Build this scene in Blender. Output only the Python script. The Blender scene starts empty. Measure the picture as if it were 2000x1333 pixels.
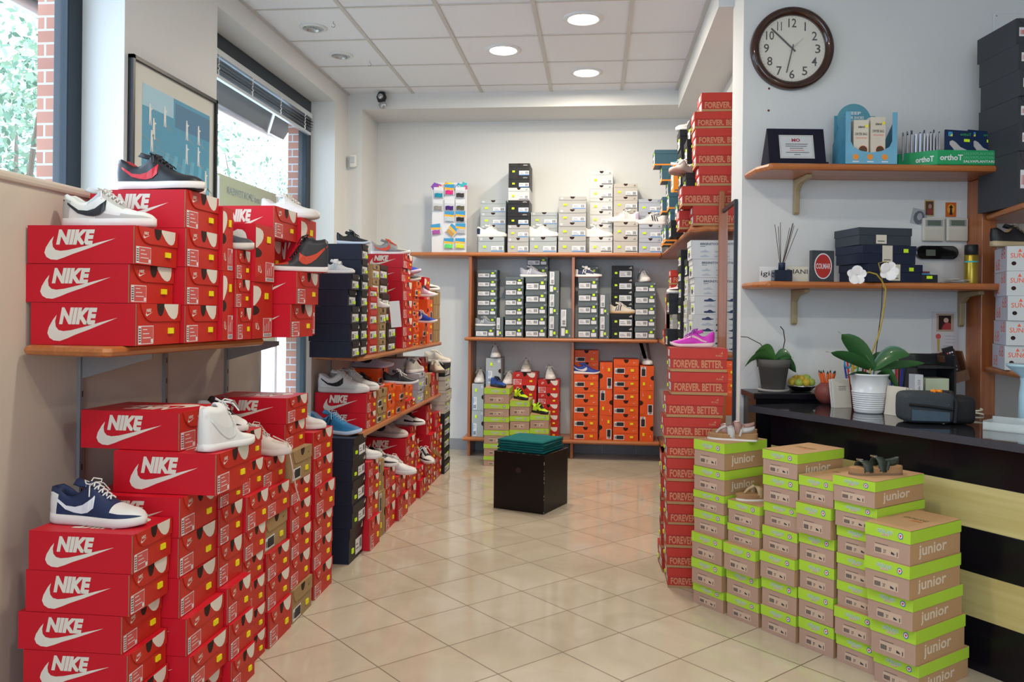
import bpy, bmesh, math, random
from mathutils import Vector, Matrix
R = math.radians
SC = bpy.context.scene
COL = SC.collection
rnd = random.Random(7)

# ------------------------------------------------------------------ camera
F_PX, YAW, ROLL, HY, CAMH = 1600.4, 0.1034, 0.0108, 610.44, 1.2735
cam_d = bpy.data.cameras.new('camera')
cam_d.sensor_width = 36.0
cam_d.lens = F_PX / 2000 * 36
cam_d.shift_y = -(666.5 - HY) / 2000
cam_d.clip_start = 0.05
cam_o = bpy.data.objects.new('camera', cam_d)
COL.objects.link(cam_o)
cam_o.matrix_world = Matrix.Translation((0, 0, CAMH)) @ Matrix.Rotation(YAW, 4, 'Z') @ Matrix.Rotation(R(90), 4, 'X') @ Matrix.Rotation(ROLL, 4, 'Z')
SC.camera = cam_o

# ------------------------------------------------------------------ daylight, exposure
SC.view_settings.view_transform = 'Standard'
SC.view_settings.look = 'None'
SC.view_settings.gamma = 1
SC.view_settings.use_curve_mapping = False
SC.view_settings.exposure = -.15
world = bpy.data.worlds.new('world')
SC.world = world
world.use_nodes = True
wb = world.node_tree.nodes['Background']
wb.inputs[0].default_value = (0.61, 0.80, 1.0, 1)
wb.inputs[1].default_value = 7.0

def area_light(name, loc, aim, size, power, color, sy=None, parent=None):
    d = bpy.data.lights.new(name, 'AREA')
    d.energy = power; d.color = color
    d.shape = 'RECTANGLE' if sy else 'DISK'
    d.size = size
    if sy: d.size_y = sy
    o = bpy.data.objects.new(name, d); COL.objects.link(o)
    o.location = loc
    o.rotation_euler = Vector(aim).to_track_quat('-Z', 'Y').to_euler()
    if parent: o.parent = parent
    return o
def portal(name, loc, aim, sx, sy):     # guides the sky light through an opening of the room
    o = area_light(name, loc, aim, sx, 1, (1, 1, 1), sy); o.data.cycles.is_portal = True; return o
portal('added_front_opening', (-.2, -3.1, 1.6), (0, 1, 0), 2.6, 2.0)  # unseen opening behind the camera, added for frontal daylight
portal('window_opening', (-2.42, 5.59, 1.57), (1, 0, 0), 2.9, 2.1)
portal('window_opening', (-2.42, 2.25, 1.57), (1, 0, 0), 2.9, 2.6)

# ------------------------------------------------------------------ pixel to place helpers (frame 2000 x 1333)
def ray(px, py):
    x = (px - 1000) / F_PX; y = (py - HY) / F_PX
    cr, sr = math.cos(ROLL), math.sin(ROLL); x, y = x * cr + y * sr, -x * sr + y * cr
    cs, sn = math.cos(YAW), math.sin(YAW)
    return Vector((x * cs - sn, x * sn + cs, -y))
CAM = Vector((0, 0, CAMH))
def at(px, py, d): return CAM + ray(px, py) * d            # d = distance along the view axis
def on_z(px, py, z): r = ray(px, py); return CAM + r * ((z - CAMH) / r.z)
def on_x(px, py, x): r = ray(px, py); return CAM + r * (x / r.x)
def on_y(px, py, y): r = ray(px, py); return CAM + r * (y / r.y)

# ------------------------------------------------------------------ materials
MATS = {}
def mat(name, col, rough=0.55, metal=0.0, var=0.06, scale=9.0, emit=None, spec=0.28, bump=0.0, alpha=1.0, trans=0.0, coat=0.0):
    if name in MATS: return MATS[name]
    m = bpy.data.materials.new(name); m.use_nodes = True
    nt = m.node_tree; b = nt.nodes['Principled BSDF']
    b.inputs['Roughness'].default_value = rough
    b.inputs['Metallic'].default_value = metal
    b.inputs['Specular IOR Level'].default_value = spec
    b.inputs['Coat Weight'].default_value = coat
    c = (*col, 1)
    if var > 0 or bump > 0:
        tc = nt.nodes.new('ShaderNodeTexCoord'); n = nt.nodes.new('ShaderNodeTexNoise')
        n.inputs['Scale'].default_value = scale; n.inputs['Detail'].default_value = 3
        nt.links.new(tc.outputs['Object'], n.inputs['Vector'])
        if var > 0:
            mx = nt.nodes.new('ShaderNodeMix'); mx.data_type = 'RGBA'
            mx.inputs[6].default_value = (*[v * (1 - var) for v in col], 1)
            mx.inputs[7].default_value = (*[min(1, v * (1 + var)) for v in col], 1)
            nt.links.new(n.outputs['Fac'], mx.inputs[0]); nt.links.new(mx.outputs[2], b.inputs['Base Color'])
        else: b.inputs['Base Color'].default_value = c
        if bump > 0:
            bp = nt.nodes.new('ShaderNodeBump'); bp.inputs['Strength'].default_value = bump; bp.inputs['Distance'].default_value = 0.002
            nt.links.new(n.outputs['Fac'], bp.inputs['Height']); nt.links.new(bp.outputs['Normal'], b.inputs['Normal'])
    else: b.inputs['Base Color'].default_value = c
    if emit:
        b.inputs['Emission Color'].default_value = (*emit[0], 1); b.inputs['Emission Strength'].default_value = emit[1]
    if trans: b.inputs['Transmission Weight'].default_value = trans; b.inputs['IOR'].default_value = 1.45
    b.inputs['Alpha'].default_value = alpha
    MATS[name] = m
    return m
def wood(name, c1, c2, rough=0.35, axis=0, scale=2.0, coat=0.2):
    if name in MATS: return MATS[name]
    m = bpy.data.materials.new(name); m.use_nodes = True
    nt = m.node_tree; b = nt.nodes['Principled BSDF']
    tc = nt.nodes.new('ShaderNodeTexCoord'); mp = nt.nodes.new('ShaderNodeMapping'); n = nt.nodes.new('ShaderNodeTexNoise'); cr = nt.nodes.new('ShaderNodeValToRGB')
    s = [22, 22, 22]; s[axis] = 1.2
    mp.inputs['Scale'].default_value = [v * scale * .5 for v in s]
    n.inputs['Scale'].default_value = 1.6; n.inputs['Detail'].default_value = 5; n.inputs['Distortion'].default_value = 0.6
    cr.color_ramp.elements[0].position = .32; cr.color_ramp.elements[1].position = .7
    cr.color_ramp.elements[0].color = (*c1, 1); cr.color_ramp.elements[1].color = (*c2, 1)
    nt.links.new(tc.outputs['Object'], mp.inputs[0]); nt.links.new(mp.outputs[0], n.inputs['Vector']); nt.links.new(n.outputs['Fac'], cr.inputs[0]); nt.links.new(cr.outputs[0], b.inputs['Base Color'])
    b.inputs['Roughness'].default_value = rough; b.inputs['Coat Weight'].default_value = coat
    MATS[name] = m
    return m
def floor_mat():
    m = bpy.data.materials.new('floor_tiles'); m.use_nodes = True
    nt = m.node_tree; b = nt.nodes['Principled BSDF']; N = nt.nodes.new; LK = nt.links.new
    tc = N('ShaderNodeTexCoord'); mp = N('ShaderNodeMapping'); mp.vector_type = 'TEXTURE'
    mp.inputs['Location'].default_value = (-0.5475, 3.0801, 0); mp.inputs['Rotation'].default_value = (0, 0, math.pi / 2 - 0.7891)
    mp.inputs['Scale'].default_value = (0.306, 0.306, 1)
    LK(tc.outputs['Object'], mp.inputs[0])
    sx = N('ShaderNodeSeparateXYZ'); LK(mp.outputs[0], sx.inputs[0])
    def mth(op, a, bv=None, c=None):
        n = N('ShaderNodeMath'); n.operation = op
        for i, v in enumerate((a, bv, c)):
            if v is None: continue
            if isinstance(v, (int, float)): n.inputs[i].default_value = v
            else: LK(v, n.inputs[i])
        return n.outputs[0]
    def edge(o): return mth('GREATER_THAN', mth('ABSOLUTE', mth('SUBTRACT', mth('FRACT', mth('ADD', o, 50.0)), 0.5)), 0.4925)
    g = mth('MAXIMUM', edge(sx.outputs[0]), edge(sx.outputs[1]))
    n = N('ShaderNodeTexNoise'); n.inputs['Scale'].default_value = 3.5; n.inputs['Detail'].default_value = 6; n.inputs['Distortion'].default_value = 1.2
    LK(tc.outputs['Object'], n.inputs['Vector'])
    wn = N('ShaderNodeTexWhiteNoise'); fl = N('ShaderNodeVectorMath'); fl.operation = 'FLOOR'; LK(mp.outputs[0], fl.inputs[0]); LK(fl.outputs[0], wn.inputs['Vector'])
    f = mth('ADD', mth('MULTIPLY', n.outputs['Fac'], 0.75), mth('MULTIPLY', wn.outputs['Value'], 0.22))
    cr = N('ShaderNodeValToRGB'); LK(f, cr.inputs[0])
    cr.color_ramp.elements[0].position = .3; cr.color_ramp.elements[0].color = (0.50, 0.425, 0.32, 1)
    cr.color_ramp.elements[1].position = .75; cr.color_ramp.elements[1].color = (0.60, 0.53, 0.42, 1)
    mx = N('ShaderNodeMix'); mx.data_type = 'RGBA'; LK(g, mx.inputs[0]); LK(cr.outputs[0], mx.inputs[6]); mx.inputs[7].default_value = (0.16, 0.115, 0.075, 1)
    LK(mx.outputs[2], b.inputs['Base Color'])
    LK(mth('ADD', mth('MULTIPLY', g, 0.5), 0.09), b.inputs['Roughness'])
    return m
def brick_mat():
    m = bpy.data.materials.new('brickwork'); m.use_nodes = True
    nt = m.node_tree; b = nt.nodes['Principled BSDF']
    t = nt.nodes.new('ShaderNodeTexBrick'); tc = nt.nodes.new('ShaderNodeTexCoord'); mp = nt.nodes.new('ShaderNodeMapping')
    mp.inputs['Rotation'].default_value = (R(90), 0, 0)
    nt.links.new(tc.outputs['Object'], mp.inputs[0]); nt.links.new(mp.outputs[0], t.inputs['Vector'])
    t.inputs['Scale'].default_value = 4; t.inputs['Color1'].default_value = (.34, .13, .09, 1); t.inputs['Color2'].default_value = (.42, .18, .12, 1)
    t.inputs['Mortar'].default_value = (.45, .5, .55, 1); t.inputs['Mortar Size'].default_value = .02
    nt.links.new(t.outputs['Color'], b.inputs['Base Color']); b.inputs['Roughness'].default_value = .8
    return m

# ------------------------------------------------------------------ mesh helpers
class MB:
    def __init__(self): self.v = []; self.f = []; self.m = []; self.mats = []; self.sm = []
    def mi(self, m):
        if m not in self.mats: self.mats.append(m)
        return self.mats.index(m)
    def add(self, vs, fs, m, smooth=False):
        o = len(self.v); k = self.mi(m)
        self.v += [tuple(v) for v in vs]
        for f in fs: self.f.append([o + i for i in f]); self.m.append(k); self.sm.append(smooth)
        return self
    def box(self, x0, x1, y0, y1, z0, z1, m, M=None):
        vs = [Vector(p) for p in [(x0, y0, z0), (x1, y0, z0), (x1, y1, z0), (x0, y1, z0), (x0, y0, z1), (x1, y0, z1), (x1, y1, z1), (x0, y1, z1)]]
        if M is not None: vs = [M @ v for v in vs]
        return self.add(vs, [(0, 3, 2, 1), (4, 5, 6, 7), (0, 1, 5, 4), (1, 2, 6, 5), (2, 3, 7, 6), (3, 0, 4, 7)], m)
    def prism(self, poly, z0, z1, m, M=None, smooth=False):
        n = len(poly)
        vs = [Vector((p[0], p[1], z0)) for p in poly] + [Vector((p[0], p[1], z1)) for p in poly]
        if M is not None: vs = [M @ v for v in vs]
        self.add(vs, [tuple(range(n - 1, -1, -1)), tuple(range(n, 2 * n))], m)
        return self.add(vs, [(i, (i + 1) % n, n + (i + 1) % n, n + i) for i in range(n)], m, smooth)
    def sheet(self, poly, m, M=None):
        vs = [Vector((p[0], p[1], p[2] if len(p) > 2 else 0)) for p in poly]
        if M is not None: vs = [M @ v for v in vs]
        return self.add(vs, [tuple(range(len(vs)))], m)
    def tube(self, path, r, m, n=8, caps=True):
        path = [Vector(p) for p in path]; rs = r if isinstance(r, (list, tuple)) else [r] * len(path)
        vs = []; up = Vector((0, 0, 1)); prev = None
        for i, p in enumerate(path):
            t = (path[min(i + 1, len(path) - 1)] - path[max(i - 1, 0)]).normalized()
            if prev is None:
                a = t.cross(up if abs(t.z) < .9 else Vector((1, 0, 0))).normalized()
            else:
                a = (prev - t * prev.dot(t)); a = a.normalized() if a.length > 1e-6 else t.orthogonal().normalized()
            prev = a; b = t.cross(a)
            for k in range(n):
                q = 2 * math.pi * k / n; vs.append(p + (a * math.cos(q) + b * math.sin(q)) * rs[i])
        fs = [(i * n + k, i * n + (k + 1) % n, (i + 1) * n + (k + 1) % n, (i + 1) * n + k) for i in range(len(path) - 1) for k in range(n)]
        self.add(vs, fs, m, True)
        if caps: self.add(vs[:n], [tuple(range(n))[::-1]], m); self.add(vs[-n:], [tuple(range(n))], m)
        return self
    def lathe(self, prof, m, n=32, c=(0, 0, 0), M=None):
        vs = []
        for r, z in prof:
            for k in range(n):
                q = 2 * math.pi * k / n; v = Vector((c[0] + r * math.cos(q), c[1] + r * math.sin(q), c[2] + z)); vs.append(M @ v if M is not None else v)
        fs = [(i * n + k, i * n + (k + 1) % n, (i + 1) * n + (k + 1) % n, (i + 1) * n + k) for i in range(len(prof) - 1) for k in range(n)]
        return self.add(vs, fs, m, True)
    def text(self, s, M, w, h, m, shear=0.0, bold=0.0):
        """flat lettering fitted to w x h in M's xy plane"""
        vs, fs = text_geo(s, shear, bold)
        return self.add([M @ Vector((x * w, y * h, 0)) for x, y in vs], fs, m)
    def build(self, name, parent=None, bevel=0.0, mats=None):
        me = bpy.data.meshes.new(name); me.from_pydata(self.v, [], self.f)
        for m in self.mats: me.materials.append(m)
        me.polygons.foreach_set('material_index', self.m); me.polygons.foreach_set('use_smooth', self.sm)
        me.update()
        o = bpy.data.objects.new(name, me); COL.objects.link(o)
        if parent: o.parent = parent
        if bevel:
            bm = bmesh.new(); bm.from_mesh(me); bmesh.ops.remove_doubles(bm, verts=bm.verts, dist=1e-6); bm.to_mesh(me); bm.free()
            md = o.modifiers.new('bevel', 'BEVEL'); md.width = bevel; md.segments = 2; md.limit_method = 'ANGLE'; md.angle_limit = R(50)
        return o
TG = {}
def text_geo(s, shear, bold):
    k = (s, shear, bold)
    if k in TG: return TG[k]
    c = bpy.data.curves.new('t', 'FONT'); c.body = s; c.size = 1; c.shear = shear; c.offset = bold; c.resolution_u = 2
    o = bpy.data.objects.new('t', c); me = bpy.data.meshes.new_from_object(o)
    vs = [(v.co.x, v.co.y) for v in me.vertices]; fs = [tuple(p.vertices) for p in me.polygons]
    x0 = min(v[0] for v in vs); x1 = max(v[0] for v in vs); y0 = min(v[1] for v in vs); y1 = max(v[1] for v in vs)
    TG[k] = ([((x - x0) / (x1 - x0), (y - y0) / (y1 - y0)) for x, y in vs], fs)
    bpy.data.objects.remove(o); bpy.data.curves.remove(c); bpy.data.meshes.remove(me)
    return TG[k]
def frame(o, u, v):
    """matrix whose x axis is u, y axis is v, z their normal"""
    u = Vector(u).normalized(); v = Vector(v); v = (v - u * v.dot(u)).normalized(); n = u.cross(v)
    M = Matrix((u, v, n)).transposed().to_4x4(); M.translation = Vector(o); return M
def thing(name, label, cat, loc=(0, 0, 0), rz=0, group=None):
    o = bpy.data.objects.new(name, None); COL.objects.link(o); o.location = loc; o.rotation_euler = (0, 0, rz); o.empty_display_size = .05
    o['label'] = label; o['category'] = cat
    if group: o['group'] = group
    return o
def tag(o, label, cat, group=None):
    o['label'] = label; o['category'] = cat
    if group: o['group'] = group
    return o
def struct(o): o['kind'] = 'structure'; return o
def kids(o): return [c for c in COL.objects if c.parent == o]
PROTO_KIDS = {}
def copy_tree(root, parent=None):
    c = root.copy(); COL.objects.link(c)
    if parent: c.parent = parent
    for ch in PROTO_KIDS.get(root.name, []): copy_tree(ch, c)
    return c
def circle(r, n=24, c=(0, 0), a0=0, a1=2 * math.pi):
    return [(c[0] + r * math.cos(a0 + (a1 - a0) * i / n), c[1] + r * math.sin(a0 + (a1 - a0) * i / n)) for i in range(n)]

WHITE = mat('white_print', (.83, .81, .79), .5, var=0)
WOODX = wood('cherry_wood_x', (.36, .105, .03), (.50, .17, .045), axis=0)
WOODY = wood('cherry_wood_y', (.36, .105, .03), (.50, .17, .045), axis=1)
WOODZ = wood('cherry_wood_z', (.30, .085, .03), (.43, .14, .04), axis=2)
PAINT = mat('wall_paint', (.68, .685, .675), .75, var=.02, scale=2, bump=.05)
GREY_FR = mat('dark_frame', (.018, .028, .04), .35, var=.05)

# ------------------------------------------------------------------ room shell
CZ = 3.169; XL = -2.193; XO = -2.43; YB = 7.5
def solid(name, boxes, m, bevel=0):
    b = MB()
    for q in boxes: b.box(*q, m)
    return struct(b.build(name, bevel=bevel))
b = MB(); b.box(-9, 4.2, -3.2, 9.5, -.1, 0, floor_mat()); struct(b.build('floor'))
CEIL = mat('ceiling_board', (.77, .80, .85), .8, var=.02, scale=60, bump=.1)
TBAR = mat('ceiling_rail', (.56, .55, .53), .5, var=.02)
b = MB(); b.box(XO, 4.2, -3.2, YB, CZ, CZ + .1, CEIL); struct(b.build('ceiling'))
b = MB()
for k in range(-1, 10):
    x = -1.609 + .6 * k
    if XL < x < 4.1: b.box(x - .013, x + .013, -3.2, 6.99, CZ - .006, CZ - .0005, TBAR)
for j in range(0, 17):
    y = 6.781 - .6 * j
    b.box(XL, .66, y - .008, y + .008, CZ - .005, CZ - .0005, TBAR)
b.box(XL, XL + .02, -3.2, 6.99, CZ - .012, CZ - .0005, TBAR); b.box(.635, .665, 4.7, 6.99, CZ - .012, CZ - .0005, TBAR)
struct(b.build('trim_1'))
solid('wall_back', [(XO, 1.3, YB, YB + .15, 0, CZ), (XL, 1.1, 6.99, YB, 3.035, CZ), (XL, -2.06, 6.99, YB, 0, 3.035)], PAINT)
solid('wall_left', [(XO, XL, -3.2, .9, 0, CZ), (XO, XL, 3.593, 4.518, 0, CZ), (XO, XL, 6.655, YB, 0, CZ), (XO, XL, .9, 3.593, 3.02, CZ), (XO, XL, 4.518, 6.655, 3.02, CZ),
                    (XO, XL, .9, 3.593, 0, .12), (XO, XL, 4.518, 6.655, 0, .12)], PAINT)
solid('wall_front', [(XO, -1.5, -3.2, -3.05, 0, CZ), (1.1, 4.2, -3.2, -3.05, 0, CZ), (-1.5, 1.1, -3.2, -3.05, 0, .6), (-1.5, 1.1, -3.2, -3.05, 2.6, CZ)], PAINT)  # the window gap is unseen and invented, sized for the frontal light wanted
solid('wall_right', [(.95, 1.1, 4.69, YB, 0, CZ), (.66, .95, 4.69, 6.99, 3.0, CZ), (4.0, 4.2, -3.2, 5.0, 0, CZ)], PAINT)  # last slab is an unseen far wall, added to bounce light
BRICK = brick_mat()
struct(MB().box(-2.60, -2.45, 3.56, 4.56, -.1, 3.4, BRICK).box(-2.60, -2.45, 6.66, 7.7, -.1, 3.4, BRICK).box(-2.60, -2.45, -3.2, .9, -.1, 3.4, BRICK).build('trim_2'))
# clock wall: runs square to the photographer's view from the pillar corner
C0 = Vector((.741, 4.35, 0)); WU = Vector((math.cos(YAW), math.sin(YAW), 0)); WN = Vector((math.sin(YAW), -math.cos(YAW), 0))
WM = frame(C0, WU, (0, 0, 1)); WM_fl = Matrix.Translation(C0) @ Matrix.Rotation(YAW, 4, 'Z')
b = MB(); pts = [C0, C0 + WU * 3.6, C0 + WU * 3.6 - WN * .25, Vector((.95, 4.69, 0)), Vector((.741, 4.69, 0))]
b.prism([(p.x, p.y) for p in pts], 0, CZ, PAINT); struct(b.build('wall_counter'))
def wf(u, out, z):   # point u along the clock wall, out metres in front of it
    return C0 + WU * u + WN * out + Vector((0, 0, z))
BASE = mat('baseboard_tile', (.30, .31, .33), .35, var=.06)
b = MB()
for k in range(11):
    x0 = -2.06 + k * .303
    if x0 > .9: break
    b.box(x0, min(x0 + .3, .95), YB - .012, YB, 0, .10, BASE)
struct(b.build('baseboard_back'))

# ------------------------------------------------------------------ windows
GLASS = mat('window_glass', (.9, .95, 1), .0, var=0, alpha=.06)
def window(n, y0, y1):
    f = MB(); w = .105
    f.box(-2.47, -2.40, y0, y1, 2.90, 3.02, GREY_FR).box(-2.47, -2.40, y0, y1, .12, .24, GREY_FR)
    f.box(-2.47, -2.40, y0, y0 + w, .24, 2.90, GREY_FR).box(-2.47, -2.40, y1 - w, y1, .24, 2.90, GREY_FR)
    o = struct(f.build('window_%d' % n, bevel=.004))
    g = MB(); g.box(-2.437, -2.433, y0 + w, y1 - w, .24, 2.90, GLASS); g.build('pane', o)
window(1, .9, 3.593); window(2, 4.518, 6.655)

# venetian blind drawn up at the top of the far window
t = thing('venetian_blind', 'grey venetian blind pulled up under the dark window head', 'blind', (-2.37, 5.58, 2.71))
SLAT = mat('blind_slat', (.20, .21, .23), .35, metal=.5, var=.05); ALU = mat('aluminium', (.72, .74, .76), .3, metal=.7, var=.03)
s = MB()
for i in range(9): s.box(-.012, .03, -.93, .93, 0.032 + i * .0105, .0345 + i * .0105, SLAT, Matrix.Rotation(R(8 if i % 2 else -6), 4, 'Y'))
s.build('slats', t); s = MB(); s.box(-.012, .018, -.94, .94, 0, .022, ALU); s.build('bottom_rail', t, .003)
s = MB(); s.box(-.02, .03, -.94, .94, .135, .175, ALU); s.build('head_rail', t, .003)
for y in (-.75, -.25, .25, .75):
    s = MB(); s.tube([(.034 + .006 * (i % 2), y + .008 * math.sin(i * 2), 0.135 - i * .0125) for i in range(11)], .004, WHITE, 6); s.build('ladder_cord', t)

# ------------------------------------------------------------------ outside: awning, banner, pavement, trees
CANVAS = mat('awning_canvas', (.13, .14, .14), .8, var=.25, scale=3)
t = thing('awning', 'grey canvas awning on folding arms outside the far window', 'awning', (-2.6, 5.6, 2.8))
s = MB(); s.add([(.0, -2.0, .42), (0, 1.62, .42), (-.28, 1.62, .0), (-.28, -2.0, 0), (.0, -2.0, .435), (0, 1.62, .435), (-.28, 1.62, .015), (-.28, -2.0, .015)],
    [(0, 3, 2, 1), (4, 5, 6, 7), (0, 1, 5, 4), (1, 2, 6, 5), (2, 3, 7, 6), (3, 0, 4, 7)], CANVAS); s.build('canvas', t)
s = MB(); s.tube([(-.28, -2.02, 0), (-.28, 1.64, 0)], .035, ALU, 12); s.build('front_bar', t)
for y in (-1.4, .75): s = MB(); s.tube([(.02, y, .12), (-.26, y + .5, .0)], .014, ALU, 8); s.build('folding_arm', t)
PAVE = mat('pavement', (.42, .46, .50), .8, var=.1, scale=4)
b = MB(); b.box(-22, -2.6, -6, 26, -.22, -.12, PAVE); struct(b.build('ground'))
BAN = mat('banner_cloth', (.40, .43, .25), .7, var=.04)
t = thing('banner', 'pale yellow banner with backwards lettering outside the far window', 'banner', (-2.75, 5.6, 0))
p = [(-2.75, on_x(424, 342, -2.75).y, on_x(424, 342, -2.75).z), (-2.75, on_x(540, 385, -2.75).y, on_x(540, 385, -2.75).z)]
s = MB(); y0, z0 = p[0][1], p[0][2]; y1, z1 = p[1][1], p[1][2]
s.box(-.006, .006, y0 - 5.6, y1 - 5.6, 1.0, z1 + .02, BAN); s.build('cloth', t)
INK = mat('banner_ink', (.16, .22, .24), .7, var=0)
s = MB(); M = frame((.008, y1 - 5.6 - .12, z1 - .14), (0, -1, 0), (0, 0, 1)); M2 = M @ Matrix.Scale(1, 4)
s.text('SHOES and SPORTSWEAR', frame((.009, y1 - 5.72, z1 - .11), (0, -1, 0), (0, 0, 1)), .85, .055, INK)
s.text('MODA', frame((.009, y1 - 5.78, z1 - .36), (0, -1, 0), (0, 0, 1)), .55, .18, INK, bold=.02); s.build('lettering', t)
s = MB(); s.tube([(0, y0 - 5.6, -.12), (0, y0 - 5.6, z1)], .02, ALU); s.tube([(0, y1 - 5.6, -.12), (0, y1 - 5.6, z1)], .02, ALU); s.build('post', t)
LEAF = [mat('leaf_light', (.28, .40, .27), .6, var=.25, scale=1.5), mat('leaf_mid', (.10, .19, .12), .6, var=.25, scale=1.5)]
BARK = mat('bark', (.16, .11, .08), .8)
def tree(x, y, h, rr, label, seed, n=9000):
    g = random.Random(seed); t = thing('tree', label, 'tree', (x, y, -.12), 0, 'trees beyond the windows')
    s = MB(); s.tube([(0, 0, 0), (.05, .03, h * .35), (-.04, .1, h * .6)], [.16, .12, .07], BARK, 8)
    blobs = []
    for i in range(26):
        a = g.uniform(0, 6.28); q = g.uniform(.2, 1) * rr; z = h * (.32 + .6 * g.random()); c = Vector((q * math.cos(a), q * math.sin(a), z)); blobs.append(c)
        s.tube([(0, .05, h * .4), c * .6 + Vector((0, 0, h * .16)), c], [.05, .03, .01], BARK, 5)
    s.build('trunk', t); f = MB()
    for i in range(n):
        c = g.choice(blobs); p = c + Vector((g.gauss(0, 1), g.gauss(0, 1), g.gauss(0, .7))) * rr * .22
        a = Vector((g.gauss(0, 1), g.gauss(0, 1), g.gauss(0, 1))).normalized(); bb = a.orthogonal().normalized(); l = g.uniform(.03, .07); m = LEAF[g.random() < .35]
        f.add([p - a * l, p + bb * l * .45, p + a * l, p - bb * l * .45], [(0, 1, 2, 3)], m)
    o = f.build('foliage', t)
tree(-8.2, 18.6, 5.6, 2.5, 'sunlit leafy tree seen through the far window', 1)
tree(-6.6, 8.7, 4.6, 1.9, 'leafy tree seen through the nearest window at the left edge', 2)

# ------------------------------------------------------------------ downlights, camera, sensor
RING = mat('lamp_ring', (.72, .74, .76), .4, var=.02); REFL = mat('lamp_reflector', (.45, .47, .49), .25, metal=.8, var=.03)
GLOW = mat('lamp_glow', (1, 1, 1), .5, var=0, emit=((1, .93, .80), 16))
def downlight(p, lit, label, group, r=.098, pw=27):
    t = thing('downlight', label, 'ceiling light', (p.x, p.y, CZ), 0, group)
    s = MB(); s.lathe([(r * 1.32, 0), (r * 1.32, -.006), (r * 1.05, -.012), (r, -.01), (r * .98, .0)], RING, 36); s.build('trim_ring', t)
    s = MB()
    if lit:
        s.lathe([(r * .98, -.006), (0.001, -.007)], GLOW, 36); s.build('lamp', t)
        area_light('lamp_beam', (0, 0, -.03), (0, 0, -1), .17, pw, (1, .89, .72), parent=t)
    else:
        s.lathe([(r, -.004), (r * .8, -.0135), (r * .72, -.012), (r * .7, -.004), (.001, -.003)], REFL, 36); s.build('lamp', t)
for q, l in (((1139, 36), 'nearest lit round ceiling downlight'), ((983, 97), 'leftmost lit round ceiling downlight'), ((1145, 141), 'lit round ceiling downlight nearest the back wall')):
    downlight(on_z(*q, CZ), True, l, 'lit ceiling downlights', pw=19 if q[1] > 130 else 27)
for q, l in (((612, 54), 'unlit silver ceiling downlight nearer the viewer by window wall'), ((666, 108), 'unlit silver ceiling downlight farther from viewer by window wall')):
    downlight(on_z(*q, CZ), False, l, 'unlit ceiling downlights', .07)
for q, lab_ in (((-.4, 2.2), 'added fill downlight, out of view, over the nearest shoe boxes'), ((.2, .4), 'added fill downlight, out of view, above the camera'), ((2.2, .6), 'added fill downlight, out of view, right of the camera')): downlight(Vector((*q, 0)), True, lab_, 'added ceiling downlights out of view')  # unseen extra lamps, added to brighten the room
HOOKM = mat('hook_wire', (.25, .26, .28), .4, metal=.6)
for q, l in (((651, 42), 'small wire hook in ceiling beside nearer unlit downlight'), ((722, 119), 'small wire hook in ceiling beside farther unlit downlight')):
    p = on_z(*q, CZ); s = MB(); s.tube([(0, 0, 0), (0, 0, -.015)] + [(.012 * math.sin(a), 0, -.027 + .012 * math.cos(a)) for a in [i * .45 for i in range(11)]], .0018, HOOKM, 6)
    o = s.build('ceiling_hook'); o.location = (p.x, p.y, CZ); tag(o, l, 'hook', 'ceiling hooks')
BLK = mat('black_plastic', (.02, .02, .022), .35, var=.05); PLW = mat('white_plastic', (.74, .74, .72), .4, var=.02)
p = on_y(747, 190, 6.95)
t = thing('security_camera', 'small dark security camera under the ceiling at back wall', 'security camera', (p.x, 6.99, CZ - .02))
s = MB(); s.tube([(0, -.02, .02), (0, -.05, -.03)], .022, REFL, 14); s.build('mount', t)
s = MB(); s.lathe([(.001, -.045), (.03, -.04), (.045, 0), (.03, .04), (.001, .045)], BLK, 20, (0, -.07, -.03)); s.build('body', t)
s = MB(); s.lathe([(.001, 0), (.02, 0), (.024, -.01)], REFL, 16, M=Matrix.Translation((0, -.118, -.03)) @ Matrix.Rotation(R(90), 4, 'X')); s.build('lens', t)
s = MB(); s.lathe([(.001, -.035), (.025, -.025), (.036, 0), (.025, .025), (.001, .035)], REFL, 20, (.015, -.08, -.10)); s.build('ball_joint', t)
p = on_y(691, 316, 6.99)
t = thing('motion_sensor', 'small white motion sensor on the left end of back wall', 'sensor', (p.x, 6.99, p.z))
s = MB(); s.box(-.03, .03, -.045, 0, -.055, .055, PLW); s.build('housing', t, .012); s = MB(); s.box(-.022, .022, -.05, -.044, -.02, .035, mat('sensor_lens', (.55, .58, .62), .3, var=0)); s.build('lens', t, .004)

# ------------------------------------------------------------------ poster on the pillar
t = thing('framed_poster', 'framed blue tennis court poster on the pillar between the windows', 'poster', (XL, 4.05, 1.9))
a = on_x(250, 105, XL); c = on_x(417, 195.5, XL); zt = a.z; y0, y1 = a.y - 4.05, c.y - 4.05; zb = zt - 1.05 - 1.9; zt -= 1.9
s = MB()
for q in ((y0, y0 + .018, zb, zt), (y1 - .018, y1, zb, zt), (y0, y1, zt - .018, zt), (y0, y1, zb, zb + .018)): s.box(.001, .028, q[0], q[1], q[2], q[3], BLK)
s.build('frame', t)
PAP = mat('poster_paper', (.62, .62, .56), .5, var=.02); PB = [mat('poster_blue_%d' % i, c_, .5, var=.05) for i, c_ in enumerate([(.03, .30, .48), (.09, .42, .60), (.02, .17, .33), (.35, .60, .72)])]
PWH = mat('poster_white', (.75, .76, .74), .5, var=0); PGR = mat('poster_grey', (.2, .3, .34), .5, var=0)
s = MB(); W = y1 - y0; H = zt - zb
def pq(u, v, k=0): return (.012 + k * .0004, y0 + u * W, zb + v * H)
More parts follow.
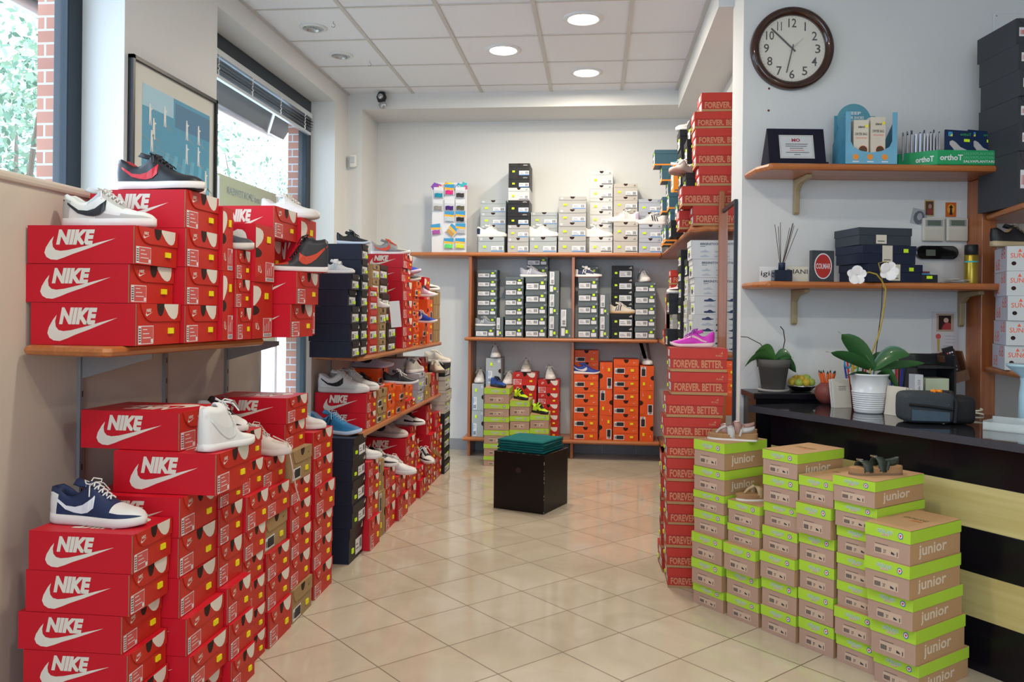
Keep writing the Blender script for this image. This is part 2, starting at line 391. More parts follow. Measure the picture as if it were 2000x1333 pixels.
s.sheet([pq(0, 0), pq(1, 0), pq(1, 1), pq(0, 1)], PAP)
s.sheet([pq(.12, .08, 1), pq(.92, .08, 1), pq(.92, .90, 1), pq(.12, .90, 1)], PB[0])
s.sheet([pq(.12, .80, 2), pq(.46, .80, 2), pq(.46, .90, 2), pq(.12, .90, 2)], PB[3]); s.sheet([pq(.48, .76, 2), pq(.92, .76, 2), pq(.92, .88, 2), pq(.48, .88, 2)], PB[2])
for i in range(6): s.sheet([pq(.12 + i * .14, .08, 2), pq(.19 + i * .14, .08, 2), pq(.42 + i * .10, .62, 2), pq(.38 + i * .10, .62, 2)], PB[1])
s.sheet([pq(.12, .66, 3), pq(.92, .50, 3), pq(.92, .505, 3), pq(.12, .665, 3)], PGR); s.sheet([pq(.14, .30, 3), pq(.92, .46, 3), pq(.92, .465, 3), pq(.14, .305, 3)], PWH)
for u, v in ((.2, .78), (.24, .72), (.22, .66), (.36, .8), (.62, .78), (.77, .78), (.62, .66), (.77, .67), (.87, .56), (.3, .48), (.64, .34), (.5, .2)):
    s.sheet([pq(u + .02, v - .055, 3), pq(u + .10, v - .075, 3), pq(u + .03, v - .045, 3)], PGR)
    s.sheet([pq(u - .012, v - .06, 4), pq(u - .004, v - .06, 4), pq(u, v - .03, 4), pq(u + .006, v - .06, 4), pq(u + .016, v - .06, 4), pq(u + .012, v + .01, 4), pq(u + .03, v + .02, 4), pq(u + .008, v + .022, 4), pq(u + .006, v + .04, 4), pq(u - .008, v + .04, 4), pq(u - .01, v + .02, 4)], PWH)
s.build('print', t)
s = MB(); s.box(.016, .018, y0 + .018, y1 - .018, zb + .018, zt - .018, mat('poster_glass', (1, 1, 1), .02, var=0, alpha=.03)); s.build('glass', t)

# ------------------------------------------------------------------ shelving
def board(name, poly, z1, th, m, label, cat='shelf', parent=None, group=None, bev=.016):
    cx = sum(p[0] for p in poly) / len(poly); cy = sum(p[1] for p in poly) / len(poly)
    s = MB(); s.prism([(p[0] - cx, p[1] - cy) for p in poly], -th, 0, m); o = s.build(name, parent, bev); o.location = (cx, cy, z1)
    if label: tag(o, label, cat, group)
    return o
PANEL = mat('beige_panel', (.56, .49, .41), .6, var=.03, scale=1.5); STEEL = mat('grey_steel', (.30, .29, .29), .4, metal=.3, var=.04)
NX = -1.69; MX = -1.52
def paneling(x, y0, y1, top, label, ups):
    t = thing('partition', label, 'partition', (x, (y0 + y1) / 2, 0)); h = (y1 - y0) / 2
    s = MB(); s.box(-.03, 0, -h, h, 0, top - .03, PANEL); s.build('panel', t)
    s = MB(); s.box(-.036, .012, -h, h, top - .03, top, PANEL); s.build('top_rail', t, .01)
    for y in ups:
        s = MB(); s.box(0.0005, .012, y - (y0 + y1) / 2 - .012, y - (y0 + y1) / 2 + .012, .02, top - .06, STEEL)
        for k in range(18): s.box(.0118, .0126, y - (y0 + y1) / 2 - .003, y - (y0 + y1) / 2 + .003, .1 + k * .08, .12 + k * .08, BLK)
        s.build('upright', t)
    return t
ups = [on_x(q, 720, NX).y for q in (155, 320, 440)]
paneling(NX, .7, 4.0, 1.665, 'beige display panel carrying the nearest left shelf', ups)
paneling(MX, 4.26, 6.35, 1.63, 'beige display panel behind the far left shelves', [4.55, 5.3, 6.1])
PH = R(4.05); NU = Vector((math.sin(PH), math.cos(PH))); NNn = Vector((math.cos(PH), -math.sin(PH)))
def hit2(P, U, px, py=650):
    r = ray(px, py); d = U[0] * r.y - U[1] * r.x
    t = (P[1] * r.x - P[0] * r.y) / d
    return t
FP = Vector((-1.337, 2.27)) - NNn * .03
NS = 1.162
ca = hit2(FP, NU, 212, 680); cb = hit2(FP, NU, 515, 670)
A0 = FP + NU * ca; B0 = FP + NU * cb
An = on_x(35, 675, NX + .001)
board('wall_shelf', [(NX + .013, An.y), (A0.x - .02, A0.y - .0), (A0.x, A0.y + .02), (B0.x, B0.y), (B0.x - .02, B0.y + .05), (NX + .013, 3.58)], NS, .03, WOODY, 'cherry wood shelf full of red boxes on the nearest panel')
for y, lb in ((ups[0], 'nearer grey steel bracket under the nearest left shelf'), (ups[2], 'farther grey steel bracket under the nearest left shelf')):
    s = MB(); s.add([(0, -.004, 0), (.24, -.004, 0), (.24, -.004, -.02), (0, -.004, -.09), (0, .004, 0), (.24, .004, 0), (.24, .004, -.02), (0, .004, -.09)], [(0, 1, 2, 3), (7, 6, 5, 4), (0, 4, 5, 1), (1, 5, 6, 2), (2, 6, 7, 3), (3, 7, 4, 0)], STEEL)
    o = s.build('shelf_bracket'); o.location = (NX + .013, y, NS - .031); tag(o, lb, 'bracket', 'brackets under the nearest left shelf')
ZM1, ZM2, XM = 1.04, .64, -1.20
MSH = [(MX + .013, 4.24), (XM - .03, 4.13), (XM, 4.17), (XM, 6.30), (MX + .013, 6.33)]
board('wall_shelf', MSH, ZM1, .03, WOODY, 'upper cherry wood shelf of the far left panel')
board('wall_shelf', MSH, ZM2, .03, WOODY, 'lower cherry wood shelf of the far left panel')
# back wall unit joined to the right wall unit
YF = 7.14
def ub(name, x0, x1, y0, y1, z0, z1, m, label, bev=.012):
    cx, cy = (x0 + x1) / 2, (y0 + y1) / 2
    s = MB(); s.box(x0 - cx, x1 - cx, y0 - cy, y1 - cy, 0, z1 - z0, m); o = s.build(name, None, bev); o.location = (cx, cy, z0); tag(o, label, 'shelf' if name == 'shelf' else 'panel', 'cherry wood shelves and dividers on the back wall'); return o
ub('shelf', -1.66, .548, YF, YB - .001, 1.765, 1.80, WOODX, 'long top wooden shelf on the back wall', .014); ub('shelf', -1.16, .526, YF - .02, YB - .001, 1.02, 1.052, WOODX, 'middle wooden shelf on the back wall', .014); ub('shelf', -1.17, .548, YF - .03, YB - .001, .139, .172, WOODX, 'bottom wooden shelf on the back wall', .014)
for x, l in ((-1.13, 'left'), (-.222, 'centre')):
    ub('wooden_upright', x, x + .026, YF + .02, YB - .001, 1.0525, 1.7645, WOODZ, 'upper %s wooden upright of the back shelves' % l, .004); ub('wooden_upright', x, x + .026, YF + .02, YB - .001, .1725, 1.0195, WOODZ, 'lower %s wooden upright of the back shelves' % l, .004); ub('wooden_upright', x, x + .026, YF + .03, YB - .001, 0, .1385, WOODZ, 'short %s wooden foot under the back shelves' % l, .004)
XR = .55
for l, z, x0 in (('top', 1.80, XR), ('middle', 1.052, XR - .02), ('bottom', .172, XR)):
    s = MB(); s.prism([(x - .75, y - 6) for x, y in ((x0, YB - .001), (x0, 5.00), (x0 + .07, 4.94), (.949, 4.94), (.949, YB - .001))], -.033, 0, WOODY); o = s.build('shelf', None, .013); o.location = (.75, 6, z)
    tag(o, '%s wooden shelf running along the right wall' % l, 'shelf', 'cherry wood shelves on the right wall')
# mirror on the pillar
XM_ = .735
t = thing('wall_mirror', 'tall mirror with dark near edge and wooden far edge beside pillar', 'mirror', (XM_, 4.7, 0))
s = MB(); s.box(-.004, .0, -.2145, .1995, .1, 1.8695, mat('mirror_glass', (.86, .87, .86), .01, metal=1, var=0)); s.build('glass', t)
s = MB(); s.box(-.012, .004, -.235, -.215, .08, 1.89, GREY_FR); s.box(-.012, .004, -.215, .2, 1.87, 1.89, GREY_FR); s.box(0.0005, .005, -.215, .2, .1, 1.87, GREY_FR); s.build('frame', t)
s = MB(); s.box(-.03, .004, .20, .225, 0, 2.0, WOODZ); s.build('wooden_edge', t, .006)

# ------------------------------------------------------------------ shoe boxes
RED_S = mat('red_card_side', (.58, .008, .022), .42, var=.04); RED_E = mat('red_card_end', (.55, .024, .014), .45, var=.04); KRED = mat('card_edge', (.30, .17, .09), .8, var=.1)  # side red cooler than the end: blue window light put into its colour
ORG = mat('orange_card', (.78, .10, .012), .42, var=.04); TAN = mat('kraft_card', (.36, .23, .105), .7, var=.08, scale=30)
NAVY = mat('navy_card', (.010, .016, .034), .45, var=.08); BLKC = mat('black_card', (.013, .013, .016), .45, var=.08); BRNC = mat('brown_card', (.045, .022, .02), .5, var=.08)
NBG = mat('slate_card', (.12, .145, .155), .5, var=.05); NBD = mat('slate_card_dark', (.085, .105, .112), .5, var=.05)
PUR = mat('brick_red_card', (.50, .038, .026), .5, var=.05); PURB = mat('brick_red_body', (.44, .035, .024), .5, var=.05); PKR = mat('kraft_print', (.56, .24, .13), .7, var=.03); KRB = mat('kraft_band', (.42, .24, .11), .7, var=.06)
LIME = mat('lime_card', (.42, .66, .05), .5, var=.05, scale=5); KRF = mat('kraft_body', (.50, .30, .155), .7, var=.06); MAUVE = mat('kraft_body_end', (.46, .30, .23), .7, var=.05)  # box ends mauver than the kraft body: purplish shade put into the colour
LBL = mat('paper_label', (.74, .74, .76), .5, var=.02); LBLB = mat('black_label', (.02, .02, .022), .5, var=0); BAR = mat('barcode_ink', (.05, .05, .06), .6, var=0)
YEL = mat('yellow_sticker', (.85, .74, .01), .5, var=0); LIM = mat('lime_sticker', (.62, .90, .02), .5, var=0); HOLE = mat('finger_hole', (.03, .012, .010), .8, var=0); BLU = mat('blue_label', (.05, .22, .55), .5, var=0)
OFFW = mat('offwhite_card', (.60, .60, .59), .5, var=.03); BEI = mat('beige_card', (.50, .46, .41), .5, var=.03); GRY = mat('pale_grey_card', (.40, .43, .44), .5, var=.03); GRG = mat('greige_card', (.42, .41, .395), .5, var=.03); GLV = mat('cool_grey_card', (.42, .44, .50), .5, var=.03)
TEAL = mat('teal_card', (.045, .11, .15), .5, var=.05); MOR = mat('amber_card', (.80, .26, .03), .5, var=.05); SUNW = mat('sun_white', (.58, .60, .60), .5, var=.03); SUNL = mat('sun_side', (.56, .58, .68), .5, var=.03); SUNO = mat('sun_print', (.85, .12, .05), .5, var=0)
CHAR = mat('charcoal_card', (.045, .048, .056), .5, var=.05); INKN = mat('navy_ink', (.03, .05, .12), .6, var=0); PINKR = mat('label_red', (.60, .10, .09), .5, var=0)
CREAM = mat('cream_print', (.76, .70, .62), .5, var=0)
SWOOSH = [(1, .92), (.6, .46), (.4, .25), (.28, .1), (.18, 0), (.09, .02), (.03, .12), (0, .3), (.02, .52), (.08, .82), (.13, 1), (.11, .76), (.12, .55), (.16, .42), (.23, .38), (.34, .42), (.52, .55), (.76, .74)]
def end_frame(w, off=.0006): return frame((-w / 2, -off, 0), (1, 0, 0), (0, 0, 1))
def rect(s, M, u0, v0, u1, v1, m): s.sheet([(u0, v0), (u1, v0), (u1, v1), (u0, v1)], m, M)
def lab(s, M, u0, v0, u1, v1, base=LBL, ink=BAR, kind=0):
    rect(s, M, u0, v0, u1, v1, base); N = M @ Matrix.Translation((0, 0, .0003)); du, dv = u1 - u0, v1 - v0
    if kind == 0:      # barcode on the left, lines of type
        for i in range(7): rect(s, N, u0 + du * (.05 + .045 * i), v0 + dv * .2, u0 + du * (.07 + .045 * i + .008 * (i % 3)), v0 + dv * .72, ink)
        for i in range(3): rect(s, N, u0 + du * .45, v0 + dv * (.25 + .22 * i), u0 + du * (.9 - .12 * i), v0 + dv * (.31 + .22 * i), ink)
    elif kind == 1:    # barcode on the right
        for i in range(8): rect(s, N, u0 + du * (.62 + .04 * i), v0 + dv * .25, u0 + du * (.635 + .04 * i + .008 * (i % 3)), v0 + dv * .85, ink)
        for i in range(2): rect(s, N, u0 + du * .08, v0 + dv * (.3 + .28 * i), u0 + du * (.5 - .1 * i), v0 + dv * (.37 + .28 * i), ink)
    elif kind == 2:    # tall dark block
        for i in range(6): rect(s, N, u0 + du * (.1 + .14 * ((i * 3) % 6)), v0 + dv * (.1 + .13 * i), u0 + du * (.4 + .14 * ((i * 3) % 5)), v0 + dv * (.2 + .13 * i), ink)
KINDS = {}
def open_box(s, w, L, h, side, end, inset=0.0): s.box(-w / 2, w / 2, 0, L, 0, h, side); rect(s, end_frame(w, .0003), 0, 0, w, h, end)
def proto(kind):
    w, L, h = DIM[kind]; root = bpy.data.objects.new('shoe_box', None); root.empty_display_size = .03
    body = MB(); lid = MB(); label = MB(); st = MB(); M = end_frame(w); ML = M @ Matrix.Translation((0, 0, .0035)); e = .0004
    SL = frame((-w / 2 - e, L, 0), (0, -1, 0), (0, 0, 1)); SR = frame((w / 2 + e, 0, 0), (0, 1, 0), (0, 0, 1)); TP = frame((w / 2, 0, h + e), (0, 1, 0), (-1, 0, 0))
    def swoosh(s, F, u, v, ww, hh, m): s.sheet([(u + x * ww, v + y * hh) for x, y in SWOOSH], m, F)
    def T(s, txt, F, u, v, ww, hh, m, sh=0., bo=0.): s.text(txt, F @ Matrix.Translation((u, v, 0)), ww, hh, m, sh, bo)
    sticker = None; yl = YEL
    if kind in ('nike_red', 'nike_big'):
        open_box(body, w, L, h, RED_S, RED_E)
        for F in (SL, SR):
            swoosh(body, F, .16 * L, .09 * h, .66 * L, .62 * h, CREAM); T(body, 'NIKE', F @ Matrix.Translation((0, 0, .0003)), .27 * L, .49 * h, .36 * L, .40 * h, CREAM, .22, .06)
            rect(body, F, .985 * L if F is SL else .003 * L, 0, .995 * L if F is SL else .013 * L, h * .98, KRED)
        swoosh(body, TP, .12 * L, .1 * w, .8 * L, .5 * w, CREAM); T(body, 'NIKE', TP @ Matrix.Translation((0, 0, .0003)), .24 * L, .42 * w, .45 * L, .36 * w, CREAM, .22, .035)
        pl = [(.05, 1), (.09, .82), (.15, .68), (.22, .60), (.30, .57), (1, .57), (1, 1)]
        lid.prism([(x * w, y * h) for x, y in pl], 0, .003, RED_E, M)
        wa = [(.56, 1), (.62, .86), (.69, .72), (.76, .64), (.83, .615), (.89, .66), (.925, .78), (.935, 1)]
        lid.sheet([(x * w, y * h) for x, y in wa], CREAM, ML); lid.sheet([(.5 * w + .085 * w * math.cos(a), h + .30 * h * math.sin(a)) for a in [math.pi + i * math.pi / 10 for i in range(11)]], HOLE, ML @ Matrix.Translation((0, 0, .0002)))
        T(lid, 'NIKE', ML, .17 * w, .80 * h, .11 * w, .08 * h, CREAM, .22, .03); swoosh(lid, ML, .155 * w, .70 * h, .16 * w, .11 * h, CREAM)
        rect(label, M, .02 * w, .03 * h, .36 * w, .47 * h, LBL); rect(label, M @ Matrix.Translation((0, 0, .0002)), .085 * w, .05 * h, .352 * w, .45 * h, PINKR)
        for i in range(6): rect(label, M @ Matrix.Translation((0, 0, .0003)), .03 * w, (.08 + .06 * i) * h, .075 * w, (.11 + .06 * i) * h, BAR)
        for i in range(3): rect(label, M @ Matrix.Translation((0, 0, .0004)), .12 * w, (.17 + .1 * i) * h, (.30 - .04 * i) * w, (.19 + .1 * i) * h, LBL)
        rect(label, M @ Matrix.Translation((0, 0, .0004)), .30 * w, .06 * h, .35 * w, .15 * h, LBL)
        sticker = (.76, .33)
    elif kind in ('nike_orange', 'nike_tan'):
        c = ORG if kind == 'nike_orange' else TAN; open_box(body, w, L, h, c, c)
        pl = [(.03, 1), (.06, .80), (.12, .64), (.18, .58), (1, .58), (1, 1)]; lid.prism([(x * w, y * h) for x, y in pl], 0, .003, c, M)
        lid.sheet([(.5 * w + .1 * w * math.cos(a), h + .24 * h * math.sin(a)) for a in [math.pi + i * math.pi / 10 for i in range(11)]], HOLE, ML)
        swoosh(lid, ML, .78 * w, .76 * h, .14 * w, .08 * h, CREAM if c is ORG else BAR)
        lab(label, M, .04 * w, .05 * h, .44 * w, .42 * h, LBL, BAR, 0); rect(label, M @ Matrix.Translation((0, 0, .0006)), .14 * w, .1 * h, .42 * w, .38 * h, LBLB)
        sticker = (.74, .28)
    elif kind in ('kids_navy', 'kids_tan', 'kids_red', 'kids_brown'):
        c = dict(kids_navy=NAVY, kids_tan=TAN, kids_red=PUR, kids_brown=BRNC)[kind]; ce = BLKC if kind == 'kids_navy' else c
        open_box(body, w, L, h, c, ce); pl = [(.08, 1), (.14, .70), (.22, .66), (.84, .66), (.90, .70), (.95, 1)]; lid.prism([(x * w, y * h) for x, y in pl], 0, .003, ce, M)
        if kind == 'kids_navy': lid.sheet([(.82 * w, .72 * h), (.95 * w, .72 * h), (.93 * w, .9 * h), (.9 * w, .9 * h)], CREAM, ML)
        elif kind == 'kids_tan': lid.sheet([(x * w, y * h) for x, y in circle(.12, 14, (.55, .82))], BAR, ML)
        lab(label, M, .18 * w, .07 * h, .88 * w, .56 * h, LBL, BAR, 0); rect(label, M @ Matrix.Translation((0, 0, .0004)), .2 * w, .08 * h, .86 * w, .12 * h, BAR); yl = LIM; sticker = (.72, .24)
    elif kind == 'black_three':      # black box, three stripe mark, white label
        open_box(body, w, L, h, NAVY, BLKC); lid.box(-w / 2 + .002, w / 2 + .003, -.004, -.0006, .68 * h, h, BLKC)
        for i in range(3): lid.sheet([(w * (.82 + .045 * i), .78 * h), (w * (.85 + .045 * i), .78 * h), (w * (.83 + .045 * i), (.84 + .05 * i) * h), (w * (.80 + .045 * i), (.84 + .05 * i) * h)], CREAM, M @ Matrix.Translation((0, 0, .0038)))
        lab(label, M, .46 * w, .10 * h, .94 * w, .54 * h, LBL, BAR, 1); yl = LIM; sticker = (.24, .30)
    elif kind.startswith('ad_'):     # pale boxes with a half round hole and badge
        c = dict(ad_white=OFFW, ad_grey=GRY, ad_beige=BEI, ad_greige=GRG, ad_black=BLKC, ad_cool=GLV)[kind]; open_box(body, w, L, h, c, c)
        pl = [(0, 1), (.0, .80), (.06, .73), (.94, .73), (1.0, .80), (1, 1)]; lid.prism([(x * w, y * h) for x, y in pl], 0, .0035, c, M)
        lid.sheet([(.5 * w + .09 * w * math.cos(a), h + .17 * h * math.sin(a)) for a in [math.pi + i * math.pi / 10 for i in range(11)]], HOLE, M @ Matrix.Translation((0, 0, .004)))
        lk = CREAM if c is BLKC else BAR; F = M @ Matrix.Translation((0, 0, .004))
        if kind in ('ad_grey', 'ad_greige'): lid.sheet([(x * w, y * h) for x, y in [(.07, .80), (.16, .80), (.16, .93), (.07, .93)]], LBL, F); T(lid, 'adidas', F @ Matrix.Translation((0, 0, .0003)), .078 * w, .84 * h, .075 * w, .05 * h, BAR)
        elif kind == 'ad_black': T(lid, 'adidas', F, .70 * w, .82 * h, .2 * w, .10 * h, CREAM)
        else:
            for i in range(3): lid.sheet([(w * (.83 + .03 * i), .80 * h), (w * (.85 + .03 * i), .80 * h), (w * (.83 + .03 * i), (.84 + .04 * i) * h), (w * (.81 + .03 * i), (.84 + .04 * i) * h)], lk, F)
        lab(label, M, .50 * w, .06 * h, .97 * w, .42 * h, LBL, BAR, 1); rect(label, M @ Matrix.Translation((0, 0, .0006)), .50 * w, .06 * h, .97 * w, .12 * h, BLU if kind in ('ad_grey', 'ad_greige', 'ad_black', 'ad_cool') else BAR); yl = LIM; sticker = (.24, .36)
    elif kind == 'slate':            # dark slate grey, slanting lid, white label
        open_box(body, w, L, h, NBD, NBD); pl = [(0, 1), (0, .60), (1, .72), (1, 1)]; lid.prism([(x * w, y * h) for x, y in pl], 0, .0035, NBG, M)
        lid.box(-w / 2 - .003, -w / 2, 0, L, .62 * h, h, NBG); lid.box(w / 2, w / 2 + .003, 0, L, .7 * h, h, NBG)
        F = M @ Matrix.Translation((0, 0, .004)); T(lid, 'N', F, .88 * w, .80 * h, .07 * w, .10 * h, LBL, .3, .03)
        lab(label, M, .03 * w, .12 * h, .60 * w, .55 * h, LBL, BAR, 1); rect(label, M, .66 * w, .14 * h, .92 * w, .44 * h, LBL); yl = LIM; sticker = (.78, .60)
    elif kind == 'black_label':      # black, white three stripe wedge, lilac label
        open_box(body, w, L, h, BLKC, BLKC); lid.box(-w / 2 - .002, w / 2 + .002, -.004, -.0006, .72 * h, h, BLKC); F = M @ Matrix.Translation((0, 0, .0042))
        for i in range(3): lid.sheet([(w * (.84 + .045 * i), .76 * h), (w * (.87 + .045 * i), .76 * h), (w * (.84 + .045 * i), (.82 + .055 * i) * h), (w * (.81 + .045 * i), (.82 + .055 * i) * h)], CREAM, F)
        lab(label, M, .36 * w, .10 * h, .94 * w, .58 * h, LBL, BAR, 1); yl = LIM; sticker = (.20, .42)
    elif kind == 'puma':
        open_box(body, w, L, h, PURB, PURB); q = .003
        for x0, x1, y0, y1 in ((-w / 2 - q, w / 2 + q, -q, -.0005), (-w / 2 - q, -w / 2, -.0005, L), (w / 2, w / 2 + q, -.0005, L), (-w / 2 - q, w / 2 + q, L, L + q)): lid.box(x0, x1, y0, y1, .56 * h, h, PUR)
        lid.box(-w / 2 - q, w / 2 + q, -q, L + q, h - .001, h, PUR)
        for F in (SL, SR):
            rect(body, F, 0, 0, L, .12 * h, KRB); T(body, 'FOREVER. BETTER.', F @ Matrix.Translation((0, 0, .0002)), .05 * L, .17 * h, .88 * L, .34 * h, PKR, 0, .03)
            G = F @ Matrix.Translation((0, 0, q + .0003)); T(lid, 'PUMA', G, .80 * L, .66 * h, .12 * L, .08 * h, PKR, 0, .03); lid.sheet([(x * L, y * h) for x, y in [(.86, .78), (.90, .82), (.915, .88), (.925, .80), (.92, .76), (.89, .79)]], PKR, G)
        rect(body, M, 0, 0, w, .12 * h, KRB); lab(label, M, .30 * w, .16 * h, .85 * w, .50 * h, LBL, BAR, 0); yl = LIM; sticker = (.14, .30)
        rect(label, M @ Matrix.Translation((0, 0, .0045)), .45 * w, .64 * h, .85 * w, .92 * h, LBL)
    elif kind == 'grun':
        s = body; s.box(-w / 2, w / 2, 0, L, 0, h, KRF); rect(s, end_frame(w, .0003), 0, 0, w, h, MAUVE); q = .003
        for x0, x1, y0, y1 in ((-w / 2 - q, w / 2 + q, -q, -.0005), (-w / 2 - q, -w / 2, -.0005, L), (w / 2, w / 2 + q, -.0005, L), (-w / 2 - q, w / 2 + q, L, L + q)): lid.box(x0, x1, y0, y1, .62 * h, h, LIME)
        lid.box(-w / 2 - q, w / 2 + q, -q, L + q, h - .0015, h + .0005, KRF); F = M @ Matrix.Translation((0, 0, q + .0004)); U_ = '\u00dc'
        T(lid, 'GR' + U_ + 'NLAND', F, .27 * w, .77 * h, .36 * w, .14 * h, LBL, 0, .03); T(lid, 'GR' + U_ + 'NLAND', F @ Matrix.Translation((0, 0, .0003)), .275 * w, .775 * h, .35 * w, .125 * h, mat('logo_blue', (.30, .50, .55), .5, var=0), 0, -.01)
        T(lid, 'junior', F, .36 * w, .67 * h, .20 * w, .11 * h, LBL, .2, .05); T(lid, 'junior', F @ Matrix.Translation((0, 0, .0003)), .37 * w, .68 * h, .18 * w, .09 * h, mat('logo_coral', (.75, .12, .07), .5, var=0), .2)
        lid.sheet([(.80 * w + x, .80 * h + y) for x, y in circle(.0115, 18)], mat('badge_blue', (.06, .12, .42), .5, var=0), F); lid.sheet([(.80 * w + x, .80 * h + y) for x, y in circle(.0085, 18)], LBL, F @ Matrix.Translation((0, 0, .0003)))
        lid.sheet([(.80 * w + x * .005, .80 * h + y * .006) for x, y in [(0, -1), (.9, .1), (.8, .7), (.4, .8), (0, .45), (-.4, .8), (-.8, .7), (-.9, .1)]], mat('heart_red', (.72, .03, .05), .5, var=0), F @ Matrix.Translation((0, 0, .0006)))
        T(body, 'junior', SR, .16 * L, .10 * h, .56 * L, .42 * h, mat('kraft_white', (.74, .62, .50), .6, var=0), 0, .02); T(body, 'junior', SL, .25 * L, .10 * h, .5 * L, .42 * h, mat('kraft_white', (.74, .62, .50), .6, var=0), 0, .02)
        G = frame((-w / 2, 0, h + .0012), (1, 0, 0), (0, 1, 0)); T(lid, 'GR' + U_ + 'NLAND', G, .22 * w, .52 * L, .55 * w, .09 * L, mat('green_ink', (.12, .14, .05), .6, var=0)); T(lid, 'junior', G, .48 * w, .42 * L, .26 * w, .07 * L, mat('logo_orange', (.85, .20, .03), .5, var=0), .2, .02)
        KL = mat('kraft_label', (.60, .44, .33), .6, var=.02); rect(label, M, .20 * w, .14 * h, .76 * w, .40 * h, KL)
        N = M @ Matrix.Translation((0, 0, .0003))
        for i in range(9): rect(label, N, (.22 + .016 * i) * w, .17 * h, (.231 + .016 * i) * w, .31 * h, BAR)
        T(label, '37', N, .41 * w, .18 * h, .06 * w, .11 * h, BAR, 0, .02); T(label, '1', N, .71 * w, .17 * h, .02 * w, .12 * h, BAR, 0, .02); rect(label, N, .22 * w, .42 * h, .52 * w, .435 * h, BAR)
        label.sheet([(x * w, y * h) for x, y in [(.58, .20), (.66, .19), (.66, .23), (.62, .26), (.58, .28)]], BAR, N)
    elif kind in ('birk', 'birk_pattern'):
        open_box(body, w, L, h, OFFW, OFFW)
        lid.box(-w / 2 - .002, w / 2 + .002, -.003, -.0006, .70 * h, h, OFFW)
        for F in (SR, SL):
            if kind == 'birk': T(body, 'BIRKENSTOCK', F, .14 * L, .74 * h, .30 * L, .12 * h, INKN, 0, .03); rect(body, F, .14 * L, .66 * h, .22 * L, .685 * h, INKN)
            pts = [(0, 0), (.25, -.05), (.7, -.05), (1, .1), (.98, .22), (.8, .25), (.6, .55), (.45, .6), (.3, .35), (.05, .3)]
            for i in range(4):
                for j in range(2 if kind == 'birk' else 3):
                    c = (.14 + .22 * i) * L, (.10 + (.25 if kind == 'birk' else .31) * j) * h; sc = (.15 if kind == 'birk' else .19) * L
                    k_ = INKN if (kind != 'birk' and (i * 2 + j) % 3 != 1) else mat('grey_ink', (.42, .45, .50), .6, var=0)
                    body.sheet([(c[0] + x * sc, c[1] + y * sc * .5) for x, y in pts], k_, F)
        lab(label, M, .2 * w, .1 * h, .9 * w, .6 * h, LBL, BAR, 0); rect(label, M @ Matrix.Translation((0, 0, .0006)), .3 * w, .12 * h, .6 * w, .34 * h, BAR); yl = LIM; sticker = (.5, .45)
    elif kind == 'sun':
        open_box(body, w, L, h, SUNL, SUNW); lid.box(-w / 2 - .002, w / 2 + .002, 0, L, h - .002, h, SUNW)
        T(label, 'SUN68', M, .07 * w, .52 * h, .42 * w, .20 * h, SUNO, 0, .01); label.sheet([(.22 * w, .76 * h), (.30 * w, .76 * h), (.26 * w, .90 * h)], SUNO, M); T(label, 'X', M, .34 * w, .76 * h, .07 * w, .13 * h, SUNO)
        label.sheet([(.14 * w + x, .30 * h + y) for x, y in circle(.010, 16)], HOLE, M); T(body, '68', SL, .12 * L, .10 * h, .32 * L, .46 * h, SUNO, 0, -.01); T(body, '68', SL, .58 * L, .52 * h, .32 * L, .44 * h, SUNO, 0, -.01); yl = LIM; sticker = (.62, .26)
    elif kind == 'char':
        open_box(body, w, L, h, CHAR, CHAR); pl = [(.05, 1), (.08, .85), (.16, .78), (.98, .78), (.98, 1)]; lid.prism([(x * w, y * h) for x, y in pl], 0, .003, CHAR, M); lab(label, M, .06 * w, .32 * h, .55 * w, .66 * h, LBL, PINKR, 0)
    elif kind == 'teal':
        open_box(body, w, L, h, TEAL, TEAL); rect(body, M, 0, 0, w, .2 * h, MOR); rect(body, SR, 0, 0, L, .10 * h, MOR)
        lid.box(-w / 2 - .002, w / 2 + .002, -.002, L, h - .03, h, TEAL); lab(label, M, .1 * w, .2 * h, .9 * w, .72 * h, LBL, BAR, 0); rect(label, M @ Matrix.Translation((0, 0, .0006)), .2 * w, .3 * h, .45 * w, .5 * h, BAR); yl = LIM; sticker = (.8, .76)
    elif kind == 'amber':
        open_box(body, w, L, h, MOR, MOR); rect(body, SR, .03 * L, .06 * h, .97 * L, .1 * h, TEAL); lid.box(-w / 2 - .002, -w / 2, 0, L, 0, h, TEAL); lab(label, M, .1 * w, .2 * h, .9 * w, .7 * h)
    elif kind == 'card':
        open_box(body, w, L, h, TAN, TAN); lid.box(-w / 2, w / 2, -.003, -.0006, .5 * h, h, TAN); rect(label, M, .47 * w, .05 * h, .52 * w, .95 * h, mat('tape', (.55, .42, .25), .3, var=0))
        for q in ('O', 'C', 'O'): pass
    elif kind == 'beige_line':
        open_box(body, w, L, h, BEI, BEI); rect(body, SR, 0, .46 * h, L, .49 * h, mat('green_line', (.15, .45, .3), .5, var=0)); rect(body, SR, .3 * L, .15 * h, .7 * L, .38 * h, MOR); lid.box(-w / 2 - .002, w / 2 + .002, -.002, L, h - .03, h, BEI); lab(label, M, .1 * w, .2 * h, .9 * w, .6 * h); yl = LIM; sticker = (.5, .7)
    elif kind == 'plain_black':
        open_box(body, w, L, h, BLKC, BLKC); lid.box(-w / 2 - .003, w / 2 + .003, -.003, L, .66 * h, h, BLKC); lab(label, M, .15 * w, .1 * h, .85 * w, .55 * h); yl = LIM; sticker = (.7, .5)
    ks = [body.build('body'), lid.build('lid')]
    if label.v: ks.append(label.build('label'))
